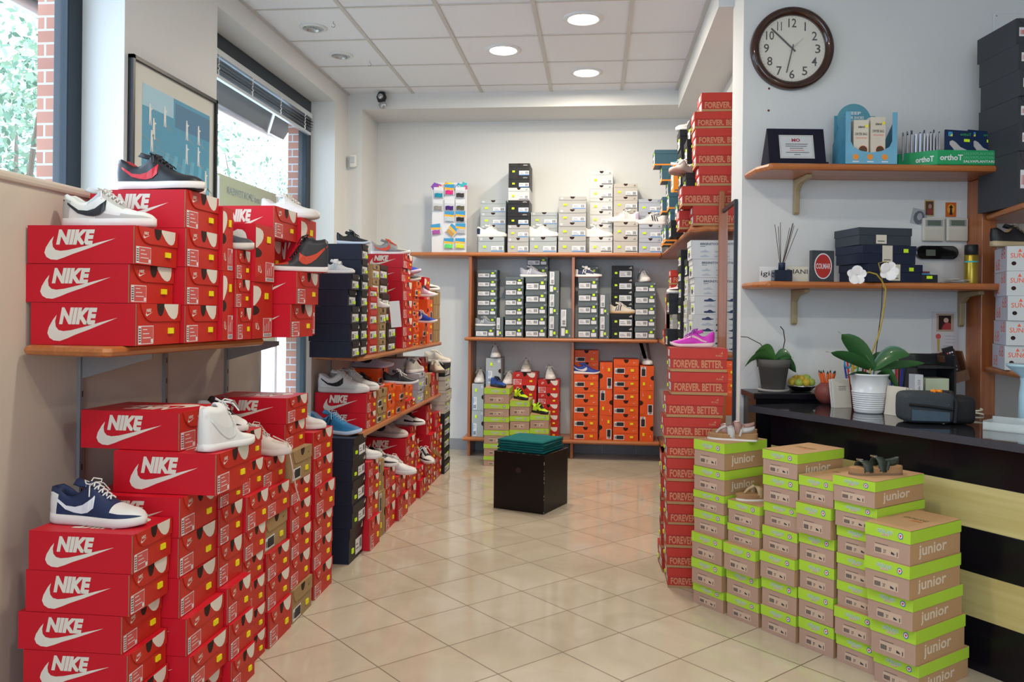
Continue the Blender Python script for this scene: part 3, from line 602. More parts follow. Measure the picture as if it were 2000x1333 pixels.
    if sticker:
        u, v = sticker; hw, hh = (.0115, .0085) if w > .15 else (.011, .008)
        st.box(u * w - w / 2 - hw, u * w - w / 2 + hw, -.0055, -.004 + .0036, v * h - hh, v * h + hh, yl); ks.append(st.build('price_sticker'))
    for k in ks: k.parent = root; COL.objects.unlink(k)
    KINDS[kind] = (root, ks, (w, L, h))
DIM = dict(nike_red=(.205, .31, .118), nike_big=(.22, .33, .125), nike_orange=(.19, .30, .11), nike_tan=(.205, .31, .115), kids_navy=(.115, .20, .09), kids_tan=(.115, .19, .09), kids_red=(.115, .19, .09), kids_brown=(.115, .19, .09),
           black_three=(.21, .33, .125), ad_white=(.19, .29, .115), ad_grey=(.19, .29, .115), ad_beige=(.19, .29, .115), ad_greige=(.19, .29, .115), ad_black=(.19, .29, .115), ad_cool=(.17, .29, .115), slate=(.19, .28, .092), black_label=(.19, .28, .105),
           puma=(.19, .30, .12), grun=(.20, .31, .12), birk=(.21, .34, .115), birk_pattern=(.21, .34, .115), sun=(.2, .3, .12), char=(.22, .33, .125), teal=(.19, .3, .12), amber=(.19, .3, .12), card=(.22, .3, .18), beige_line=(.18, .28, .12), plain_black=(.18, .28, .12))
COLR = dict(nike_red='red', nike_big='large red', nike_orange='orange', nike_tan='brown kraft', kids_navy='small navy', kids_tan='small kraft', kids_red='small brick red', kids_brown='small dark brown', black_three='navy black',
            ad_white='white', ad_grey='pale grey', ad_beige='beige', ad_greige='greige', ad_black='black', ad_cool='cool grey', slate='slate grey', black_label='black', puma='brick red', grun='lime lidded kraft', birk='white', birk_pattern='patterned white',
            sun='white and orange', char='charcoal', teal='teal', amber='amber', card='plain cardboard', beige_line='beige', plain_black='black')
ORD = ['topmost', 'second down', 'third down', 'fourth down', 'fifth down', 'sixth down', 'seventh down', 'eighth down', 'ninth down', 'tenth down', 'eleventh down', 'twelfth down', 'thirteenth down']
BOXES = []
def put_box(kind, c, ang, w, L, h, label, group, turn=0, tilt=0):
    """c = middle of the bottom front edge; ang = direction of the front line; turn: 1 stands the box on its side, -1 on the other"""
    if kind not in KINDS: proto(kind)
    root, ks, (w0, L0, h0) = KINDS[kind]
    r = root.copy(); COL.objects.link(r)
    M = Matrix.Translation(c) @ Matrix.Rotation(ang + tilt, 4, 'Z')
    if turn: M = M @ Matrix.Translation((0, 0, h / 2)) @ Matrix.Rotation(R(90 * turn), 4, 'Y') @ Matrix.Translation((0, 0, -w / 2)) @ Matrix.Diagonal((h / w0, L / L0, w / h0, 1))
    else: M = M @ Matrix.Diagonal((w / w0, L / L0, h / h0, 1))
    r.matrix_world = M; r['label'] = label; r['category'] = 'shoe box'
    if group: r['group'] = group
    for k in ks:
        d = k.copy(); COL.objects.link(d); d.parent = r
    BOXES.append(r)
    return r
STK = {}
ROWEND = {}
def stack(key, P, ang, xa, xb, tops, z0, kind, where, group, L=None, dx0=0, wmax=None, ybase=None, nmax=None):
    """a stack whose front face stands on the line through P at angle ang; tops: top edge heights, top first; each (ypx, push cm, kind, turn)"""
    U = (math.cos(ang), math.sin(ang)); N = Vector((U[1], -U[0], 0)); P2 = (P[0] + N.x * dx0, P[1] + N.y * dx0)
    sa, sb = hit2(P2, U, xa, 700), hit2(P2, U, xb, 700); lo, hi = min(sa, sb), max(sa, sb); rk = (group, round(z0, 2))
    if rk in ROWEND and lo < ROWEND[rk] + .002 and lo > ROWEND[rk] - .5: lo = ROWEND[rk] + .002; hi = max(hi, lo + .075)
    hi = min(hi, lo + (wmax or .245)); w = hi - lo - .003; sc = (lo + hi) / 2; ROWEND[rk] = hi
    zs = []; ent = []
    for t in tops:
        t = t if isinstance(t, tuple) else (t,); y = t[0]; dx = (t[1] if len(t) > 1 else 0) / 100; k = (t[2] if len(t) > 2 and t[2] else kind); turn = t[3] if len(t) > 3 else 0; Lk = t[4] if len(t) > 4 else None
        q = Vector((P2[0] + U[0] * sa, P2[1] + U[1] * sa, 0)) + N * dx; r = ray(xa, y); s_ = math.hypot(q.x, q.y) / math.hypot(r.x, r.y)
        zs.append(CAMH + r.z * s_); ent.append((dx, k, turn, Lk))
    zs.append(z0)
    if zs[-2] - z0 > 1.55 * DIM[ent[-1][1]][2] and not ent[-1][2]:
        n = round((zs[-2] - z0) / DIM[ent[-1][1]][2]); hh = (zs[-2] - z0) / n; zs = zs[:-1] + [zs[-2] - hh * i for i in range(1, n)] + [z0]; ent += [(ent[-1][0] * .5, ent[-1][1], 0, None)] * (n - 1)
    n = len(ent); zs = [max(zz, z0 + .03 * (n - i)) if i < n else z0 for i, zz in enumerate(zs)]
    if nmax is not None: pass
    for i, (dx, k, turn, Lk) in enumerate(ent):
        h = zs[i] - zs[i + 1] - .0012; Lb = Lk or L or DIM[k][1]; j = rnd.uniform(-.004, .004)
        c = Vector((P2[0] + U[0] * sc, P2[1] + U[1] * sc, zs[i + 1] + .0004)) + N * (dx + j * .7)
        lbl = '%s shoe box, %s%s' % (COLR[k], (ORD[min(i, 12)] + ', ') if n > 1 else 'the ', where)
        _put(k, c, ang, w, Lb, h, lbl, group, turn)
    mid = Vector((P2[0] + U[0] * sc, P2[1] + U[1] * sc, zs[0])); STK[key] = dict(c=mid, n=N, u=Vector((U[0], U[1], 0)), zs=zs, w=w, ang=ang, sc=sc, P2=P2)
def _put(k, c, ang, w, L, h, lbl, g, turn):
    if not turn: return put_box(k, c, ang, w, L, h, lbl, g, 0, rnd.uniform(-.010, .010))
    # standing on its side: the footprint is w wide and h tall, the box itself h wide and w high
    if k not in KINDS: proto(k)
    root, ks, (w0, L0, h0) = KINDS[k]; r = root.copy(); COL.objects.link(r)
    M = Matrix.Translation(c + Vector((0, 0, h / 2))) @ Matrix.Rotation(ang, 4, 'Z') @ Matrix.Rotation(R(90 * turn), 4, 'Y') @ Matrix.Translation((0, 0, -w / 2)) @ Matrix.Diagonal((h / w0, L / L0, w / h0, 1))
    r.matrix_world = M; r['label'] = lbl; r['category'] = 'shoe box'
    if g: r['group'] = g
    for kk in ks: d = kk.copy(); COL.objects.link(d); d.parent = r
    BOXES.append(r); return r

# ---- left floor row, stacks along the nearest beige panel
A90 = R(90); GL = 'shoe boxes stacked on the floor along the left panels'
def Lf(key, xa, xb, tops, where, kind='nike_red', X=-1.22, **k): stack(key, (X, 0), A90, xa, xb, tops, 0, kind, where, GL, **k)
Lf('A', 265, 338, [1045, (1122, -1), (1202, -3), (1279, -1)], 'nearest floor stack, navy and white sneaker on it', X=-1.262, L=.31)
Lf('B', 355, 427, [973, 1052, 1131, (1212, 2.5), (1287, 3.5)], 'second floor stack from left', X=-1.235)
Lf('C', 428, 478, [950, 998, 1072, (1156, 3), (1228, 4), (1301, 5)], 'third floor stack from left', X=-1.225)
Lf('D', 480, 522, [(848, -2), (909, -1), (973, 1), 1041, (1100, -.5), 1150, 1210], 'fourth floor stack, black toed sneaker on it')
Lf('E', 526, 569, [(898, -2), (959, 0), (1017, -1, 'nike_tan'), 1083, 1139, (1198, 1)], 'fifth floor stack, white sneaker with trailing lace on it')
Lf('F', 572, 610, [(778, -2, 'nike_big'), (829, -3, 'nike_big'), (884, 0, 'nike_tan'), 945, 990, 1044, 1097, (1156, 1, 'nike_tan')], 'sixth floor stack, the tallest by near panel')
Lf('G', 618, 655, [(846, -.5), 900, (954, 1), 1013, 1063, 1117], 'floor stack left of the navy black floor stack')
Lf('H', 690, 716, [857, 901, 943, 990, (1034, -1)], 'the navy black floor stack under the blue sneaker', kind='black_three', X=-1.21)
# two big boxes lying across the near stacks
q = STK['B']; put_box('nike_big', Vector((-1.137, 2.487, q['zs'][0] + .001)), A90 - R(1), .225, .335, .126, 'big red shoe box jutting out under the white high top sneaker', None)
put_box('nike_big', Vector((-1.262, 2.515, q['zs'][0] + .129)), A90 - R(3), .24, .335, .118, 'big red shoe box lying under nearest shelf, left of white high top', None)
# floor row under the far panel
Lf('I', 720, 742, [906, 937, 974, (1020, 1)], 'floor stack just right of the navy black stack', X=-1.19)
Lf('J', 743, 754, [(902, -1, None, 1), (963, 0, None, 1)], 'narrow upright pair under the lower shelf', kind='nike_tan', X=-1.2)
Lf('K', 756, 774, [917, 958, 992], 'floor stack right of the upright kraft boxes', X=-1.2)
Lf('L', 776, 797, [933, (974, 2)], 'low floor stack with white toe above it', X=-1.2)
Lf('M', 799, 817, [(858, -1, 'nike_big'), (892, -1.5, 'nike_big'), 925, 956], 'floor stack under the pink grey laced sneaker', X=-1.2, L=.31)
Lf('N', 819, 828, [(835, -5), (862, -3), (888, -2), (915, 0), (940, 2)], 'narrow floor stack behind the laced sneaker', X=-1.2)
Lf('O', 830, 841, [909, 928, 946], 'low floor stack under sneaker with kraft tag', X=-1.18)
Lf('P', 843, 852, [(793, -3), (822, -3), 850, 880, 905, 928], 'red floor stack under the shelf end', X=-1.2)
Lf('Q', 854, 864, [(809, -1), 835, 862, 888, 905], 'last red floor stack toward back wall', X=-1.2)
Lf('S', 866, 880, [(712, 0, 'plain_black'), (738, 0, 'beige_line'), (765, 1, 'beige_line'), (787, 0, 'beige_line'), 811, 837, 856.5, 881.6], 'last floor stack before the back wall', kind='plain_black', X=-1.18, L=.26)

# ---- nearest left shelf, set at an angle
GS = 'red shoe boxes on the nearest left shelf'; SP = (-1.337, 2.27); SA = math.atan2(NU.y, NU.x)
def Ls(key, xa, xb, tops, where, kind='nike_red', **k):
    t_ = hit2(SP, (NU.x, NU.y), xa, 660); stack(key, (SP[0] + NU.x * t_, 0), A90, xa, xb, tops, NS + .0005, kind, where, GS, **k)
Ls('s1', 268, 354, [(440, -1.5), (516, -2.8), (592.6, 0)], 'leftmost stack on nearest shelf, grey white sneaker on it', L=.335)
Ls('s2', 357, 423, [368, 444, 521, 596], 'nearest shelf stack under black and red low sneakers', L=.33)
Ls('s3', 425, 454, [(401, 0, None, -1), (528, 0, None, -1)], 'first upright pair on nearest shelf', L=.29)
Ls('s4', 457, 486, [487, 545, (601, 1)], 'shelf stack below the dark toe poking out', L=.25)
Ls('s5', 489, 530, [(435, 1, None, -1), (550, 0, None, -1)], 'second upright pair on nearest shelf', L=.26)
Ls('s6', 541, 587, [(401.6, -2, 'nike_big'), (465, -8, None, 0, .2), (529.5, 8), (594, 6)], 'shelf stack holding the black and red high top', L=.26)
Ls('s7', 590, 622, [(424, -2, None, -1), (530, -2, None, -1)], 'last upright pair at far end of nearest shelf', L=.25)

# ---- far panel, upper shelf
GM = 'shoe boxes on the upper far left shelf'
def Lm(key, xa, xb, tops, where, kind='nike_red', X=-1.22, **k): stack(key, (X, 0), A90, xa, xb, tops, ZM1 + .0005, kind, where, GM, **k)
Lm('m1', 684, 701, [(534.5, 0), (566, -2), 598.6, 633, 668], 'first stack on upper far shelf, toddler sneaker on it', kind='kids_navy', L=.21, X=-1.20)
Lm('m2', 703, 717, [(476, 0), 507, 537, 568, 600, 632, 666], 'second stack on upper far shelf, black shoe on it', kind='kids_navy', L=.21, X=-1.20)
Lm('m3', 719, 736, [(560, 0), 580, 606, 635, 665], 'small red stack beside the navy boxes', kind='kids_red', X=-1.21)
Lm('m4', 738, 753, [(515.6, -4), (545, -4), (574, -4), 601.7, 633, 665], 'small kraft stack behind tagged white shoe', kind='kids_tan', X=-1.21, L=.16)
Lm('m5', 755, 772, [(516.7, -5), (545, -5), (574, -4), (602, -4), (630, 0), 662], 'stack left of the tall red one', kind='kids_brown', X=-1.21, L=.16)
Lm('m6', 786, 804, [(496, 0, 'nike_big'), (523, -1, 'nike_big'), (549.7, 0, 'nike_big'), 587, 622, 657], 'tall red stack on upper far shelf', L=.26, X=-1.21)
Lm('m7', 806, 817, [(550, 1), 579, 598, 617, 640, 664], 'narrow orange stack under black gold shoe', kind='nike_orange', L=.27)
Lm('m8', 819, 830, [(534, -9, None, 0, .2), (580, -9, None, -1, .18), (632, 2, None, 0), 659], 'orange stack under the bright blue sneaker', kind='nike_orange', L=.27)
Lm('m9', 832, 843, [(541, -2, 'nike_red', -1), (585, 0, None, -1), (628, 0, None, -1)], 'upright orange boxes left of cardboard pair', kind='nike_orange', L=.26)
Lm('m10', 846, 865, [569, 621], 'pair of cardboard boxes ending upper far shelf', kind='card', L=.22, X=-1.22)
# ---- far panel, lower shelf
GN = 'shoe boxes on the lower far left shelf'
def Ln(key, xa, xb, tops, where, kind='nike_red', X=-1.215, **k): stack(key, (X, 0), A90, xa, xb, tops, ZM2 + .0005, kind, where, GN, **k)
Ln('n1', 719, 736, [(769, 0, 'nike_big'), (808, -.5, 'nike_big')], 'red pair on lower far shelf under white sneakers', L=.29)
Ln('n2', 738, 756, [763, 799], 'kraft pair on lower far shelf', kind='nike_tan', L=.29)
Ln('n3', 758, 772, [753, (785, 0)], 'small orange pair on lower far shelf', kind='nike_orange', L=.28)
Ln('n4', 775, 794, [(721, -12, None, 0, .16), (754, 2), (783, 0)], 'orange stack with a black trainer on its step', kind='nike_orange', L=.28)
Ln('n5', 796, 812, [(758, -2, 'nike_orange'), 784], 'orange and red pair beside grey boxes', L=.28)
Ln('n6', 815, 828, [(701, -10, None, 0, .18), (731, 1), 762.5], 'cool grey stack on lower far shelf', kind='ad_cool', L=.28)
Ln('n7', 831, 842, [(733, 0, None, 1)], 'upright kraft box right of cool grey stack', kind='nike_tan', L=.2)
Ln('n8', 844, 868, [(700, -8, 'nike_big', 0, .2), (732, 0)], 'red pair at end of lower far shelf', L=.22)

# ---- back wall, measured on an enlarged view of it
def cv(ox, oy, s): return (lambda x: ox + x / s), (lambda y: oy + y / s)
cx, cy = cv(800, 300, 3.507)
def B(key, x0, x1, tops, where, z0, kind, group, Y=7.16, C=(cx, cy), **k):
    tt = []
    for t in tops: t = t if isinstance(t, tuple) else (t,); tt.append((C[1](t[0]),) + tuple(t[1:]))
    stack(key, (0, Y), 0, C[0](x0), C[0](x1), tt, z0, kind, where, group, **k)
GT = 'shoe boxes on the top shelf of the back wall'; z = 1.8005
B('t1', 462, 640, [(320, -11, None, 0, .22), (405, -11, None, 0, .22), (490, -11, None, 0, .22), (573, 0)], 'leftmost stack on top back shelf', z, 'ad_grey', GT)
B('t2', 662, 808, [(68, -2, 'ad_black'), (155, -2, 'ad_black'), (235, -1, 'ad_white'), (320, 0, 'ad_black'), (408, 0, 'ad_black'), 490, 577], 'tall black topped stack on top back shelf', z, 'ad_greige', GT)
B('t3', 812, 1000, [(402, -11, None, 0, .22), (487, -11, None, 0, .22), 572], 'top back shelf stack behind three striped sneaker', z, 'ad_grey', GT)
B('t4', 1008, 1200, [(295, -3), (382, -1), (472, 0), 570], 'fourth stack on top back shelf', z, 'ad_greige', GT)
B('t5', 1222, 1382, [(120, -11, None, 0, .22), (218, -11, None, 0, .22), (307, -11, None, 0, .22), (395, -11, None, 0, .22), (487, -11, None, 0, .22), 573], 'tall white stack on top back shelf', z, 'ad_white', GT)
B('t6', 1386, 1555, [(207, -11, None, 0, .22), (297, -11, None, 0, .22), (383, -11, None, 0, .22), 470, 570], 'beige stack right of the tall white one', z, 'ad_beige', GT)
B('t7', 1560, 1722, [(313, -11, None, 0, .22), (403, -11, None, 0, .22), 487, 580], 'rightmost grey stack on top back shelf', z, 'ad_cool', GT)
GU = 'shoe boxes on the middle shelf of the back wall'; z = 1.0525
B('u1', 448, 585, [(795, -10, None, 0, .2), (855, -10, None, 0, .2), (917, -10, None, 0, .2), (980, -10, None, 0, .2), (1045, -10, None, 0, .2), (1110, -10, None, 0, .2), 1185], 'leftmost stack on middle back shelf', z, 'slate', GU)
B('u2', 587, 640, [(1122, 0, None, 1)], 'small upright box on middle back shelf', z, 'slate', GU)
B('u3', 650, 775, [(845, 0), 905, 975, 1045, 1110, 1180], 'second slate stack on middle back shelf', z, 'slate', GU)
B('u4', 790, 936, [(703, -11, None, 0, .2), (770, -11, None, 0, .2), (848, 0), 942, 1025, 1105, 1182], 'slate stack with lilac grey sneaker on it', z, 'slate', GU)
B('u5', 945, 1020, [(805, 0, None, 1), (960, 0, None, 1), (1110, 0, None, 1)], 'three upright slate boxes on each other', z, 'slate', GU)
B('u6', 1024, 1108, [(1063, 1, None, 1)], 'plain upright slate box left of middle divider', z, 'slate', GU)
B('u7', 1150, 1288, [(770, -11, None, 0, .2), 848, 935, 1018, 1100, 1180], 'slate stack under the navy N sneaker', z, 'slate', GU)
B('u8', 1294, 1365, [(965, 0, None, 1), (1112, 0, None, 1)], 'upright slate pair right of the divider', z, 'slate', GU)
B('u9', 1380, 1528, [(768, -11, None, 0, .2), (855, -11, None, 0, .2), (937, -11, None, 0, .2), (1018, -11, None, 0, .2), 1100, 1188], 'black stack on middle back shelf', z, 'black_label', GU)
B('u10', 1540, 1685, [(882, 0), 952, 1032, 1112, 1190], 'rightmost slate stack on middle back shelf', z, 'slate', GU)
GB = 'shoe boxes on the bottom shelf of the back wall'; C2 = cv(880, 640, 3.509); z = .1725
B('v1', 148, 230, [(385, 0, None, 1), (567, 0, None, 1)], 'upright grey pair at left of bottom back shelf', z, 'ad_grey', GB, C=C2)
B('v2', 240, 345, [(210, -2, None, 1), (385, -2, None, 1), (567, -2, None, 1)], 'tall upright grey boxes, white sneaker on top', z, 'ad_grey', GB, C=C2)
B('v3', 350, 405, [(395, -3, None, 1), (567, -3, None, 1)], 'upright grey pair behind the green lids', z, 'ad_grey', GB, C=C2)
B('v4', 425, 592, [(310, -2), (395, 0), 490, 580, 670], 'left red stack on bottom back shelf', z, 'nike_red', GB, C=C2, L=.28)
B('v5', 600, 748, [(362, 0), 450, 525, 600, 680], 'right red stack on bottom back shelf', z, 'nike_red', GB, C=C2, L=.28)
B('v6', 846, 1015, [(155, -11, None, 0, .2), (238, -11, None, 0, .2), 322, 410, 490, 587, 680], 'tallest orange stack on bottom back shelf', z, 'nike_orange', GB, C=C2)
B('v7', 1024, 1112, [(240, 0, None, -1), (425, 0, None, 1), (600, 0, None, -1)], 'upright orange boxes between orange stacks', z, 'nike_orange', GB, C=C2)
B('v8', 1118, 1292, [218, 322, 408, 498, 592, 685], 'second flat orange stack on bottom back shelf', z, 'nike_orange', GB, C=C2)
B('v9', 1300, 1395, [(262, 0, None, 1), (430, 0, None, -1), (605, 0, None, 1)], 'last upright orange boxes by right wall', z, 'nike_orange', GB, C=C2)
GG = 'lime lidded shoe boxes on the floor before the back shelves'
B('g1', 234, 405, [415, 520, 612, 702, 795, 880], 'left green lidded stack behind the black cube', 0, 'grun', GG, C=C2, Y=6.72)
B('g2', 411, 545, [500, 605, 700, 795, 880], 'middle green lidded stack behind the black cube', 0, 'grun', GG, C=C2, Y=6.74)
B('g3', 549, 678, [598, 690, 785, 880], 'right green lidded stack behind the black cube', 0, 'grun', GG, C=C2, Y=6.76)

# ---- free stacks given directly in metres
def pile(key, x, y, ang, z0, items, where, group, w, L, push=(), gap=.0012):
    """items bottom first: (kind, height)"""
    N = Vector((math.sin(ang), -math.cos(ang), 0)); zz = z0; n = len(items)
    for i, it in enumerate(items):
        k, h = it[0], it[1]; d = (it[2] if len(it) > 2 else 0) / 100; j = rnd.uniform(-.003, .003)
        lbl = '%s shoe box, %s%s' % (COLR[k], (ORD[n - 1 - i] + ', ') if n > 1 else 'the ', where)
        _put(k, Vector((x, y, zz + .0004)) + N * (d + j), ang, w, L, h - gap, lbl, group, it[3] if len(it) > 3 else 0); zz += h
    STK[key] = dict(c=Vector((x, y, zz)), n=N, u=Vector((math.cos(ang), math.sin(ang), 0)), w=w, ang=ang)
A_ = R(-90)
GR = 'shoe boxes on the top shelf of the right wall'; z = 1.8005
pile('r1', .565, 5.045, A_, z, [('puma', .118, 0), ('puma', .118, 7), ('puma', .118, -3), ('puma', .118, -1), ('puma', .105, -1), ('puma', .10, 0), ('puma', .112, -4)], 'tall red stack by the pillar top', GR, .19, .33)
pile('r2', .545, 5.27, A_, z, [('puma', .118, 4), ('plain_black', .12, 2), ('plain_black', .115, 0)], 'stack behind the tall red one', GR, .2, .32)
pile('r3', .57, 5.50, A_, z, [('plain_black', .12, 0), ('plain_black', .12, 0), ('plain_black', .12, 0), ('plain_black', .12, 0), ('plain_black', .13, 0), ('plain_black', .13, -2)], 'tall black stack on right top shelf', GR, .19, .3)
pile('r4', .56, 5.78, A_, z, [('plain_black', .115, 6), ('teal', .12, 2), ('plain_black', .12, 0), ('plain_black', .12, 0), ('plain_black', .13, 0), ('plain_black', .13, 1)], 'black stack left of tallest black stack', GR, .2, .3)
pile('r5', .55, 6.12, A_, z, [('teal', .12, 6), ('teal', .115, 3), ('teal', .12, 4), ('amber', .20, 1)], 'teal and amber stack on right top shelf', GR, .2, .3)
pile('r6', .55, 6.45, A_, z, [('teal', .13, 5), ('teal', .12, 1), ('teal', .12, 6), ('teal', .12, 2), ('teal', .12, 7), ('teal', .12, 12)], 'farthest teal stack on right top shelf', GR, .2, .3)
GQ = 'shoe boxes on the middle shelf of the right wall'; z = 1.0525
pile('q1', .565, 5.05, A_, z, [('birk_pattern', .11), ('birk_pattern', .11), ('birk_pattern', .11, -1), ('birk', .11, -1), ('birk', .11, 0), ('birk', .112, 1)], 'nearest white stack on right middle shelf', GQ, .20, .37)
pile('q2', .56, 5.28, A_, z, [('birk', .10), ('birk', .10), ('beige_line', .105), ('birk', .05), ('beige_line', .105), ('plain_black', .11)], 'beige and white stack behind the nearest white one', GQ, .19, .33)
pile('q3', .54, 5.50, A_, z, [('plain_black', .11), ('plain_black', .11), ('plain_black', .10), ('plain_black', .11), ('plain_black', .10), ('plain_black', .11)], 'black stack on right middle shelf', GQ, .2, .33)
pile('q4', .53, 5.75, A_, z, [('plain_black', .12, 5), ('beige_line', .10, 2), ('plain_black', .14, 4)], 'low black stack under the pale pink sneaker', GQ, .2, .33)
pile('q5', .50, 6.02, A_, z, [('puma', .11, 2), ('puma', .25, 0, 1)], 'red pair under the white high sneaker', GQ, .12, .33)
pile('q6', .55, 6.30, A_, z, [('puma', .11), ('puma', .11), ('puma', .11), ('puma', .11), ('puma', .11)], 'red stack deep on right middle shelf', GQ, .2, .33)
pile('p1', .60, 5.10, A_, .1725, [('nike_red', .12), ('plain_black', .13), ('plain_black', .13), ('beige_line', .12), ('nike_orange', .11)], 'stack on right bottom shelf behind the red tower', 'shoe boxes on the right bottom shelf', .2, .3)
# brick red tower on the floor; long faces toward the viewer
TW = [(.12, 1.0), (.12, 0), (.12, 0), (.12, 1), (.12, 0), (.12, 1), (.118, 0), (.118, -1.0), (.118, 1.5), (.118, 0), (.118, 1)]
tops = [680, 726, 771, 815, 856, 895, 940, 985, 1025, 1070, 1109]
zt = [on_y(1306, y, 3.87).z for y in tops]; zt.append(0)
offx = [.007, .01, -.01, -.02, -.005, -.005, -.005, 0, -.005, .0, .005]
for i in range(11):
    h = zt[i] - zt[i + 1]
    put_box('puma', Vector((.338 + offx[i], 3.965, zt[i + 1] + .0004)), A_, .19, .255, h - .0012, 'brick red shoe box, %s of floor tower by the pillar' % ORD[i], 'brick red shoe boxes in the floor tower', 0, rnd.uniform(-.02, .01))
tt = [1150, 1085, 1040, 960, 900, 845, 745]
for i in range(5):
    put_box('puma', Vector((.33, 4.19, .118 * i + .0004)), A_, .19, .255, .117, 'brick red shoe box, %s of stack hidden behind the floor tower' % ORD[4 - i], 'brick red shoe boxes behind the floor tower', 0, rnd.uniform(-.06, .04))

# ---- lime lidded stacks along the counter
GA = R(-50.5); GP = (.545, 3.56); GF = 'lime lidded shoe boxes in front of the counter'
def G(key, xa, xb, tops, where, **k): stack(key, GP, GA, xa, xb, tops, 0, 'grun', where, GF, **k)
G('G1', 1359, 1418, [(857, 0, None, 0), (908, 0), 955, 992, (1037, 1), (1087, 1), 1136], 'leftmost lime stack, metallic sandals on it', L=.27)
G('G2', 1425, 1487, [(975, 0), 1020, (1059, 2), 1109, 1158], 'second lime stack from left, golden sandal on it', L=.27)
G('G3', 1493, 1561, [(876, 0), 925, (978, -1), (1025, 0), (1074, 1), (1125, 0), 1180], 'third lime stack from left', L=.29)
G('G4', 1566, 1634, [(927, 1), (979, 2), (1037, 0), (1092, 0), (1147, 0), 1203], 'fourth lime stack from left', L=.29)
G('G5', 1640, 1722, [(927, 3), (977, 2), (1024, 0), (1078, 0), (1132, 0), (1183, 1), 1236], 'fifth lime stack, dark olive sandal on it', L=.30)
G('G6', 1724, 1812, [(1021, 9), (1087, 9), (1149, 7), (1207, 5), (1271, 3)], 'rightmost and nearest lime stack', L=.31)

# ---- boxes on the bookcase right of the counter
GC = 'charcoal boxes at the top right'
def wpt(px, d, z): p = at(px, 600, d); return Vector((p.x, p.y, z))

# ------------------------------------------------------------------ shoes
def lerp(tab, t):
    if t <= tab[0][0]: return tab[0][1]
    for (a, va), (b_, vb) in zip(tab, tab[1:]):
        if t <= b_:
            q = (t - a) / (b_ - a); q = q * q * (3 - 2 * q) if 0 else q
            return va + (vb - va) * q
    return tab[-1][1]
HW = [(0, .035), (.015, .07), (.05, .102), (.12, .122), (.25, .124), (.38, .120), (.5, .130), (.62, .150), (.72, .160), (.80, .155), (.88, .130), (.94, .095), (.98, .055), (1, .02)]
RIM = dict(low=[(0, .345), (.06, .355), (.12, .325), (.2, .27), (.28, .265), (.36, .325), (.42, .385)],
           run=[(0, .36), (.05, .345), (.12, .29), (.2, .24), (.28, .245), (.36, .30), (.42, .35)],
           high=[(0, .56), (.06, .60), (.14, .58), (.22, .57), (.30, .58), (.36, .60), (.42, .55)])
RID = dict(low=[(.42, .385), (.5, .335), (.6, .265), (.7, .21), (.8, .18), (.9, .165), (.96, .14), (1, .09)],
           run=[(.42, .35), (.5, .305), (.6, .245), (.7, .195), (.8, .165), (.9, .14), (.96, .115), (1, .08)],
           high=[(.42, .55), (.48, .44), (.56, .32), (.65, .205), (.75, .165), (.85, .145), (.94, .12), (1, .07)])
SM = {}
def smat(c, rough=.5): 
    k = 'shoe_%02x%02x%02x' % tuple(int(v * 255) for v in c)
    return mat(k, c, rough, var=.03, scale=40, bump=.15)
W1 = (.72, .70, .68); WARM = (.66, .60, .55); BK = (.018, .018, .022); 
